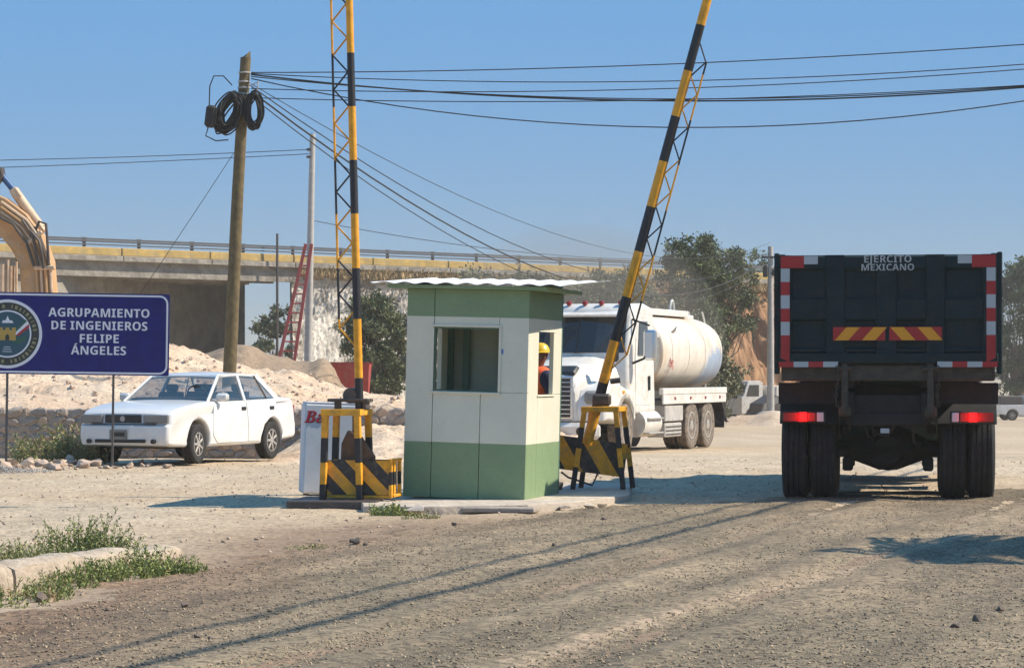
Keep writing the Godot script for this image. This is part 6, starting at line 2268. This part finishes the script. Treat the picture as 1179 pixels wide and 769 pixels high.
# ------------------------------------------------------------------ poles and wires
func wire(a: Vector3, b: Vector3, sag: float, r: float, label: String, group: String, mat := "cable") -> void:
	var pts := []
	var n := 28
	for i in n + 1:
		var f := float(i) / n
		pts.push_back(a.lerp(b, f) - Vector3(0, sag * 4.0 * f * (1.0 - f), 0))
	var s := sh()
	s.tube(pts, r, r, 5)
	tag(obj("overhead_wire", s, M[mat]), label, "wire", group)

func poles() -> void:
	# leaning wooden pole with cable coils
	var top := Vector3(-5.30, 7.72, -50.0)
	var foot := Vector3(-5.72, -0.3, -50.0)
	var t := thing("wooden_utility_pole", "leaning wooden utility pole with two black cable coils near its top", "pole", Vector3.ZERO)
	var s := sh()
	var pp := []
	for i in 10:
		var f := i / 9.0
		pp.push_back(foot.lerp(top, f) + Vector3(sin(f * 7.0) * 0.012, 0, 0))
	s.tube(pp, 0.142, 0.105, 14)
	obj("shaft", s, M.pole_wood, t)
	var cap := sh()
	cap.loft([[Vector3(-0.104, 7.70, 0.0), Vector3(0, 7.70, 0.104), Vector3(0.104, 7.70, 0), Vector3(0, 7.70, -0.104)], [Vector3(-0.02, 7.76, 0.0), Vector3(0.05, 7.80, 0.06), Vector3(0.10, 7.86, 0), Vector3(0.05, 7.80, -0.06)]])
	cap.p = Transform3D(Basis.IDENTITY, Vector3(top.x, 0, top.z)) * cap.p
	obj("cut_top", cap, M.pole_wood, t)
	var bd := sh()
	for y in [7.0, 7.12, 7.24, 7.42, 6.72]:
		var x := lerpf(foot.x, top.x, (y + 0.3) / 8.0)
		bd.lathe([Vector2(0.112, -0.018), Vector2(0.125, -0.012), Vector2(0.125, 0.012), Vector2(0.112, 0.018)], Transform3D(Basis(Vector3.RIGHT, PI / 2), Vector3(x, y, -50.0)), 14)
	bd.tube([Vector3(-5.2, 7.15, -49.88), Vector3(-5.02, 7.22, -49.8), Vector3(-5.05, 7.0, -49.8), Vector3(-5.2, 6.95, -49.85)], 0.015, 0.015, 5)
	obj("strap", bd, M.pole_concrete, t)
	var coil := func(called: String, label: String, c: Vector3, rx: float, ry: float, tilt: float, turns: int, thick: float):
		var o := thing(called, label, "cable coil", c)
		var r := RandomNumberGenerator.new()
		r.seed = int(c.x * -100)
		for k in turns:
			var ring := []
			var off := Vector3(r.randfn() * thick, r.randfn() * thick, r.randfn() * thick * 1.4)
			var gx := rx * r.randf_range(0.72, 1.18)
			var gy := ry * r.randf_range(0.82, 1.12)
			var wob := Basis.from_euler(Vector3(r.randfn() * 0.14, r.randfn() * 0.30, tilt + r.randfn() * 0.10))
			var ph := r.randf() * TAU
			for i in 25:
				var a := TAU * i / 24.0
				ring.push_back(wob * Vector3(cos(a) * gx * (1.0 + 0.07 * sin(3.0 * a + ph)), sin(a) * gy * (1.0 + 0.06 * sin(2.0 * a + ph)), 0) + off)
			var q := sh()
			q.tube(ring, 0.016, 0.016, 6, false)
			obj("cable_turn", q, M.cable, o)
		return o
	coil.call("cable_coil", "upright oval black cable coil on the right of the wooden pole", Vector3(-5.10, 6.66, -49.82), 0.15, 0.35, -0.12, 22, 0.03)
	coil.call("cable_coil", "large black cable coil with splice case on the left of the wooden pole", Vector3(-5.62, 6.62, -49.84), 0.17, 0.37, -0.42, 34, 0.04)
	var sc := thing("splice_case", "black splice case hanging at the far left of the cable coils", "splice case", Vector3(-5.95, 6.52, -49.68))
	var bx := sh()
	bx.box(Vector3(0, 0, 0), Vector3(0.21, 0.44, 0.19), Basis(Vector3.BACK, -0.12), 0.05)
	obj("case_body", bx, M.cable, sc)
	var lp := sh()
	lp.tube([Vector3(-0.03, 0.22, 0), Vector3(-0.02, 0.60, 0), Vector3(0.06, 0.80, 0), Vector3(0.25, 0.80, 0), Vector3(0.42, 0.62, 0)], 0.013, 0.013, 5)
	lp.tube([Vector3(-0.05, -0.22, 0), Vector3(-0.1, -0.38, 0), Vector3(0.1, -0.48, 0), Vector3(0.35, -0.46, 0)], 0.013, 0.013, 5)
	obj("lead", lp, M.cable, sc)
	wire(Vector3(-5.42, 6.0, -50.0), Vector3(-8.95, 0.9, -50.5), 0.05, 0.006, "guy wire slanting down left from the wooden pole", "")
	# wires to the right, ending at a pole outside the picture
	var p2 := thing("concrete_pole", "tall concrete pole standing right of the road", "pole", Vector3(15.5, gh(15, 46.0), -46.0))
	var s2 := sh()
	s2.tube([Vector3(0, -0.3, 0), Vector3(0, 9.0, 0)], 0.16, 0.10, 12)
	obj("shaft", s2, M.pole_concrete, p2)
	var p5 := thing("concrete_pole", "concrete pole beside the road behind the viewpoint", "pole", Vector3(-2.9, 0.0, 12.0))
	var s5 := sh()
	s5.tube([Vector3(0, -0.3, 0), Vector3(0, 8.0, 0)], 0.16, 0.10, 12)
	obj("shaft", s5, M.pole_concrete, p5)
	wire(Vector3(15.6, 7.15, -46.0), Vector3(-3.0, 7.15, 12.0), 0.45, 0.034, "thick cable bundle above the right side of the road", "cable bundles along the road")
	wire(Vector3(15.4, 7.40, -46.0), Vector3(-3.3, 7.45, 12.0), 0.45, 0.024, "thinner cable bundle above the right side of the road", "cable bundles along the road")
	var w := [[7.42, 7.98, 0.26, 0.011], [7.40, 7.72, 0.48, 0.010], [7.10, 7.62, 0.40, 0.010], [7.38, 7.42, 0.74, 0.016], [7.34, 7.38, 0.66, 0.011], [6.92, 7.20, 0.34, 0.010], [7.30, 7.85, 1.40, 0.012]]
	var which := ["topmost black cable running right", "second black cable from the top running right", "thin third black cable running right", "thick bundled black cable running right", "black cable running just above the thick bundled one right", "flattest thin black cable running right", "lowest sagging black cable running right"]
	for k in w.size():
		var q: Array = w[k]
		wire(Vector3(-5.18, q[0], -49.95), Vector3(15.5, q[1], -46.0), q[2], q[3], which[k] + " from the wooden pole", "cables running right from the wooden pole")
	# far concrete pole beside the tanker
	var p3 := thing("concrete_pole", "grey concrete pole with hanging gear between tanker and dump truck", "pole", Vector3(12.95, gh(12.9, 126.0) + 0.2, -126.0))
	var s3 := sh()
	s3.tube([Vector3(0, -0.6, 0), Vector3(0, 8.75, 0)], 0.20, 0.13, 12)
	obj("shaft", s3, M.pole_concrete, p3)
	var g3 := sh()
	g3.box(Vector3(-0.28, 7.5, 0.15), Vector3(0.22, 0.6, 0.25), Basis.IDENTITY, 0.04)
	g3.box(Vector3(0.25, 7.6, 0.15), Vector3(0.2, 0.7, 0.2), Basis(Vector3.BACK, -0.5), 0.04)
	g3.box(Vector3(0, 8.2, 0.1), Vector3(0.9, 0.10, 0.10))
	obj("hanging_gear", g3, M.cable, p3)
	var base := sh()
	base.lathe([Vector2(0.0, 0.55), Vector2(0.5, 0.5), Vector2(1.0, 0.2), Vector2(1.3, -0.3)], Transform3D(Basis(Vector3.RIGHT, -PI / 2), Vector3.ZERO), 18)
	obj("footing", base, M.concrete, p3)
	var far := -1
	for q in [[7.15, 7.6, 2.6, 0.013], [7.05, 7.3, 2.9, 0.020], [6.95, 7.1, 3.1, 0.012], [7.2, 8.0, 1.9, 0.009]]:
		far += 1
		wire(Vector3(-5.18, q[0], -50.05), Vector3(12.95, q[1], -126.0), q[2], q[3], ["second highest", "thickest, third highest", "lowest", "highest, least sagging"][far] + " of the cables slanting from wooden pole to far concrete pole", "cables running to the far concrete pole")
	# slim concrete pole behind the heaps
	var p4 := thing("concrete_pole", "slim pale concrete pole behind the earth heaps with the ladder against it", "pole", Vector3(-7.03, gh(-7, 86.0), -86.0))
	p4.rotation.z = deg_to_rad(-1.2)
	var s4 := sh()
	s4.tube([Vector3(0, -0.3, 0), Vector3(0, 10.25, 0)], 0.15, 0.095, 12)
	obj("shaft", s4, M.pole_concrete, p4)
	var g4 := sh()
	g4.box(Vector3(-0.12, 9.7, 0.05), Vector3(0.14, 0.08, 0.1))
	g4.box(Vector3(-0.12, 9.45, 0.05), Vector3(0.14, 0.08, 0.1))
	obj("bracket", g4, M.dark_steel, p4)
	for q in [[9.1, 8.95, 0.25], [8.95, 8.3, 0.15]]:
		wire(Vector3(-6.95, q[0], -86.0), Vector3(-34.0, q[1], -88.0), q[2], 0.013, "thin wire running left from the slim concrete pole", "wires left of the slim concrete pole")
	wire(Vector3(-6.95, 6.7, -86.0), Vector3(12.95, 7.4, -126.0), 0.7, 0.013, "faint wire from the slim concrete pole to the far concrete pole", "")

# ------------------------------------------------------------------ vegetation
func vegetation() -> void:
	var dusty := [Color(0.125, 0.14, 0.065), Color(0.155, 0.17, 0.08), Color(0.10, 0.115, 0.05)]
	var greyish := [Color(0.17, 0.16, 0.095), Color(0.20, 0.185, 0.11), Color(0.14, 0.135, 0.08)]
	var smoky := [Color(0.13, 0.135, 0.075), Color(0.16, 0.16, 0.09), Color(0.11, 0.115, 0.06)]
	var green := [Color(0.095, 0.12, 0.045), Color(0.115, 0.145, 0.05), Color(0.075, 0.095, 0.035)]
	var light := [Color(0.17, 0.21, 0.09), Color(0.20, 0.235, 0.11), Color(0.14, 0.17, 0.075)]
	var right := [Color(0.055, 0.085, 0.022), Color(0.075, 0.11, 0.028), Color(0.04, 0.06, 0.018)]
	# x, distance, height, spread, clumps, leaves per clump, leaf, colours, low fork, looseness, label
	var list := [
		[-14.9, 152.0, 7.6, 1.7, 34, 170, 0.26, dusty, 0.25, 0.9, "tree seen through the underpass opening"],
		[-4.95, 92.0, 5.2, 1.15, 90, 330, 0.14, dusty, 0.06, 0.95, "dense dark green bush just left of the booth"],
		[-5.9, 95.0, 4.9, 0.9, 20, 60, 0.12, greyish, 0.12, 1.0, "thin grey bush in front of the whitewashed masonry"],
		[-3.3, 99.0, 5.6, 1.46, 54, 195, 0.15, greyish, 0.10, 1.0, "dusty grey bush peeking above the left of the booth roof"],
		[-1.2, 104.0, 6.9, 1.90, 59, 195, 0.16, greyish, 0.10, 1.0, "tall dusty bush above the middle of the booth roof"],
		[1.4, 106.0, 6.5, 1.90, 59, 195, 0.16, greyish, 0.10, 1.0, "dusty bush above the right of the booth roof"],
		[3.2, 102.0, 6.3, 1.90, 81, 260, 0.16, smoky, 0.08, 1.0, "dusty bush over the tanker's windscreen"],
		[4.6, 108.0, 6.8, 1.90, 81, 260, 0.17, smoky, 0.10, 1.0, "dusty tree behind the leaning barrier boom"],
		[6.3, 112.0, 7.2, 1.90, 75, 260, 0.17, dusty, 0.14, 0.9, "dark tree rising over the tanker cab"],
		[8.5, 114.0, 9.1, 1.90, 75, 273, 0.17, green, 0.14, 0.9, "tallest dark tree behind the tank"],
		[10.6, 126.0, 9.6, 1.9, 60, 230, 0.18, dusty, 0.62, 0.9, "tree crown spreading over the top of the orange earth bank"],
		[5.6, 98.0, 4.9, 1.90, 72, 260, 0.16, smoky, 0.05, 1.0, "low dusty bush right behind the tank"],
		[7.5, 102.0, 4.6, 1.68, 67, 260, 0.16, smoky, 0.05, 1.0, "low bush at the rear end of the tank"],
		[2.3, 118.0, 7.2, 2.24, 67, 247, 0.18, smoky, 0.10, 1.0, "hazy bush on the bank above the tanker roof"],
		[5.3, 124.0, 7.6, 2.24, 67, 247, 0.18, smoky, 0.10, 1.0, "hazy bush on the bank left of the dark trees"],
		[14.9, 152.0, 10.6, 1.5, 26, 130, 0.22, light, 0.45, 0.9, "pale green tree behind the far concrete pole"],
		[10.7, 130.5, 3.4, 0.8, 18, 110, 0.14, dusty, 0.05, 1.0, "dark shrub low on the orange earth bank"],
		[39.0, 196.0, 12.6, 2.6, 70, 240, 0.28, right, 0.15, 1.0, "green tree at the right edge beyond the dump truck"],
		[41.5, 190.0, 9.6, 2.4, 60, 220, 0.26, right, 0.12, 1.0, "tree at the right edge nearest the pickup"],
		[44.5, 205.0, 12.6, 3.0, 60, 220, 0.28, dusty, 0.15, 1.0, "tree behind the others at the right edge"],
		[36.0, 204.0, 10.0, 2.6, 44, 190, 0.28, green, 0.12, 1.0, "tree mostly hidden behind the dump truck"],
		[-24.0, 108.0, 6.0, 1.6, 36, 150, 0.18, dusty, 0.12, 1.0, "tree behind the excavator at the left edge"],
	]
	var n := 0
	for q in list:
		var t := thing("bush" if q[8] < 0.11 else "tree", q[10], "bush" if q[8] < 0.11 else "tree", Vector3(q[0], gh(q[0], q[1]) - 0.1, -q[1]), n * 1.7, "background trees and bushes")
		tree_parts(t, q[2], q[3], 0.05 * q[3] + 0.03, q[4], q[5], q[6], q[7], 700 + n, q[8], q[9])
		n += 1
	# weeds round the kerb
	var lush := [Color(0.19, 0.23, 0.055), Color(0.25, 0.29, 0.075), Color(0.14, 0.18, 0.045), Color(0.30, 0.33, 0.11)]
	var pale := [Color(0.27, 0.28, 0.10), Color(0.34, 0.33, 0.15), Color(0.21, 0.23, 0.08)]
	var r := RandomNumberGenerator.new()
	r.seed = 90
	var back := [[-4.05, 18.2, 0.36, 0.24], [-3.75, 18.4, 0.38, 0.26], [-3.5, 18.7, 0.34, 0.28], [-4.1, 19.1, 0.42, 0.24], [-3.38, 19.3, 0.24, 0.46], [-3.18, 19.4, 0.22, 0.50], [-3.02, 19.2, 0.18, 0.34], [-3.75, 19.5, 0.42, 0.22], [-4.5, 18.1, 0.4, 0.26]]
	for q in back:
		weed("leafy green weeds growing behind the broken kerb", q[0], q[1], q[2], q[3], 85, 0.026, lush if q[3] > 0.4 else pale, r.randi(), "weeds behind the kerb", 0.12)
	var front := [[-2.98, 17.1, 0.20, 0.18], [-2.84, 17.5, 0.22, 0.22], [-2.68, 17.9, 0.22, 0.20], [-2.66, 18.3, 0.20, 0.30], [-2.48, 18.2, 0.20, 0.20], [-3.05, 16.6, 0.18, 0.12], [-2.36, 18.4, 0.14, 0.10]]
	for q in front:
		weed("bushy green weeds growing in front of the broken kerb", q[0], q[1], q[2], q[3], 90, 0.028, lush, r.randi(), "weeds in front of the kerb", 0.05)
	for q in [[-3.25, 16.2, 0.14, 0.24], [-3.0, 16.25, 0.12, 0.30], [-3.4, 15.7, 0.12, 0.2]]:
		weed("dry leggy weed stems rising before the kerb at the left edge", q[0], q[1], q[2], q[3], 22, 0.03, pale, r.randi(), "dry weeds at the kerb", 0.6)
	for q in [[-3.35, 15.9, 0.22, 0.07], [-3.1, 15.75, 0.22, 0.06], [-3.05, 16.45, 0.2, 0.08]]:
		weed("low creeping weeds at the foot of the kerb by the left edge", q[0], q[1], q[2], q[3], 60, 0.03, lush, r.randi(), "creeping weeds at the kerb", 0.1)
	weed("small round green weed in front of the left barrier plate", -1.26, 25.75, 0.20, 0.20, 80, 0.04, lush, 501, "", 0.05)
	weed("thin dry grass tuft at the broken edge of the island", -0.92, 25.1, 0.20, 0.10, 60, 0.035, pale, 502, "", 0.3)
	weed("flat patch of yellowish green grass on the verge", -1.72, 20.9, 0.20, 0.03, 130, 0.025, pale, 503, "", 0.1)
	for q in [[-7.45, 40.4, 0.42, 0.72], [-7.05, 40.6, 0.45, 0.95], [-6.75, 40.5, 0.4, 0.85], [-7.8, 40.6, 0.3, 0.6]]:
		weed("yellowish weeds under the blue sign in front of the stone wall", q[0], q[1], q[2], q[3], 90, 0.06, [Color(0.26, 0.28, 0.10), Color(0.32, 0.32, 0.14), Color(0.19, 0.21, 0.07)], r.randi(), "weeds in front of the stone wall", 0.35)
	# dry grass along the top of the embankment
	var L := Leaves.new()
	for k in 5200:
		var f := r.randf()
		var lx := lerpf(0.2, 45.0, f)
		var yaw := deg_to_rad(41.5)
		var z := r.randf_range(0.12, 0.9)
		var p := Vector3(-10.9, 0, -124.7) + Basis(Vector3.UP, yaw) * Vector3(lx, 6.6 - z * 0.55, z)
		L.leaf(p, Vector3(r.randfn() * 0.4, 1, r.randfn() * 0.4).normalized(), Vector3(r.randfn(), 0, r.randfn()).normalized(), r.randf_range(0.15, 0.55), 0.05, Color(0.44, 0.32, 0.17) * r.randf_range(0.6, 1.2))
	tag(put("dry_grass", L.mesh(M.leaf)), "dry grass along the top edge of the embankment", "grass", "", "stuff")
	palm()

func palm() -> void:
	var t := thing("palm_tree", "palm tree standing outside the right edge whose crown shades the road", "tree", Vector3(7.75, 0, -20.7))
	var s := sh()
	var pts := []
	for i in 9: pts.push_back(Vector3(0.25 * sin(i * 0.3), i * 0.52 - 0.1, 0))
	s.tube(pts, 0.19, 0.13, 12)
	obj("trunk", s, M.bark, t)
	var r := RandomNumberGenerator.new()
	r.seed = 66
	var c: Vector3 = pts[8]
	for k in 48:
		var a := TAU * k * 0.381966
		var up := r.randf_range(-0.25, 0.9)
		var len := r.randf_range(1.4, 2.0)
		var L := Leaves.new()
		var st := sh()
		st.tint(Color(0.2, 0.19, 0.07))
		var fp := []
		for i in 9:
			var f := i / 8.0
			fp.push_back(c + Vector3(cos(a), 0, sin(a)) * len * f * (1.0 - 0.12 * f) + Vector3(0, up * len * f * 0.8 - 0.75 * len * f * f * 0.8, 0))
		st.tube(fp, 0.02, 0.006, 5)
		var fr := obj("frond", st, M.leaf, t)
		for i in range(2, 9):
			for e in 4:
				for sd in [-1.0, 1.0]:
					var p: Vector3 = (fp[i - 1] as Vector3).lerp(fp[i], e / 4.0)
					var dir: Vector3 = (fp[i] - fp[i - 1]).normalized()
					var out: Vector3 = dir.cross(Vector3.UP).normalized() * sd
					var ld: Vector3 = (dir * 0.8 + out * 0.8 + Vector3(0, -0.35, 0)).normalized()
					L.leaf(p, ld, ld.cross(Vector3.UP).normalized(), r.randf_range(0.30, 0.46), 0.05, Color(0.09, 0.13, 0.04) * r.randf_range(0.7, 1.3))
		put("leaflets", L.mesh(M.leaf), fr)

func hills() -> void:
	var s := sh()
	var n := 160
	for i in n:
		var q := []
		for j in 2:
			var a := lerpf(-2.6, -0.54, float(i + j) / n)
			var h := 14.0 + 16.0 * gn.get_noise_1d((i + j) * 0.9) + 9.0 * gn2.get_noise_1d((i + j) * 0.7)
			var u := Vector3(cos(a), 0, sin(a))
			q.push_back([u * 1300.0 + Vector3(0, -6, 0), u * 1420.0 + Vector3(0, maxf(4.0, h), 0), u * 1700.0 + Vector3(0, -6, 0)])
		s.face([q[0][0], q[1][0], q[1][1], q[0][1]], Vector3(0, 1, 0.5))
		s.face([q[0][1], q[1][1], q[1][2], q[0][2]], Vector3(0, 1, -0.5))
	tag(obj("hills", s, mk("hill", Color(0.14, 0.14, 0.10), 1.0, 0.3, Color(0.3, 0.25, 0.18), 0.3, 0.01)), "low far hills on the horizon", "", "", "structure")

func dust() -> void:
	var f := FogVolume.new()
	f.name = "dust_cloud"
	f.shape = RenderingServer.FOG_VOLUME_SHAPE_ELLIPSOID
	f.size = Vector3(9.5, 7.5, 14.0)
	var m := FogMaterial.new()
	m.density = 0.035
	m.albedo = Color(0.80, 0.75, 0.68)
	m.edge_fade = 0.6
	f.material = m
	add_child(f)
	f.position = Vector3(2.2, 2.6, -82.0)
	tag(f, "thin grey dust hanging behind the tanker cab", "dust", "", "stuff")

# ------------------------------------------------------------------ scene
func _ready() -> void:
	rng.seed = 1
	gn.seed = 5
	gn.frequency = 0.55
	gn.fractal_octaves = 4
	gn2.seed = 9
	gn2.frequency = 1.7
	gn2.fractal_octaves = 3
	# camera: eye height, level, lens shifted upwards a little
	var cam := Camera3D.new()
	cam.name = "camera"
	add_child(cam)
	cam.position = Vector3(0, EYE, 0)
	cam.projection = Camera3D.PROJECTION_FRUSTUM
	cam.near = 0.5
	cam.far = 4000.0
	cam.size = 0.5 * 769.0 / 2900.0
	cam.frustum_offset = Vector2(0.0, 0.5 * 45.5 / 2900.0)
	cam.current = true
	# sky
	var sky := ProceduralSkyMaterial.new()
	sky.sky_top_color = Color(0.310, 0.540, 0.752)
	sky.sky_horizon_color = Color(0.545, 0.640, 0.682)
	sky.sky_curve = 0.045
	sky.ground_horizon_color = Color(0.62, 0.60, 0.56)
	sky.ground_bottom_color = Color(0.50, 0.43, 0.36)
	sky.sun_angle_max = 8.0
	var sk := Sky.new()
	sk.sky_material = sky
	var env := Environment.new()
	env.background_mode = Environment.BG_SKY
	env.sky = sk
	env.background_energy_multiplier = 1.0
	env.tonemap_mode = Environment.TONE_MAPPER_LINEAR
	env.tonemap_exposure = 1.45
	env.fog_enabled = true
	env.fog_density = 0.0007
	env.fog_light_color = Color(0.84, 0.80, 0.74)
	env.sdfgi_enabled = true
	env.ssao_enabled = true
	env.ssil_enabled = true
	var we := WorldEnvironment.new()
	we.name = "world_environment"
	we.environment = env
	add_child(we)
	var sun := DirectionalLight3D.new()
	sun.name = "sun"
	add_child(sun)
	sun.look_at_from_position(Vector3(0.70, 0.70, -0.03), Vector3.ZERO, Vector3.UP)
	sun.light_energy = 1.5
	sun.light_color = Color(1.0, 0.955, 0.885)
	sun.light_angular_distance = 0.53
	sun.shadow_enabled = true
	env.volumetric_fog_enabled = true
	env.volumetric_fog_density = 0.0
	materials()
	ground()
	island()
	kerb()
	mounds()
	overpass()
	hills()
	stone_wall()
	booth()
	barrier_near()
	barrier_far()
	board_box()
	sign_board()
	sedan()
	dump_truck()
	tanker()
	excavator()
	far_vehicles()
	person()
	site_things()
	poles()
	vegetation()
	rubble()
	dust()
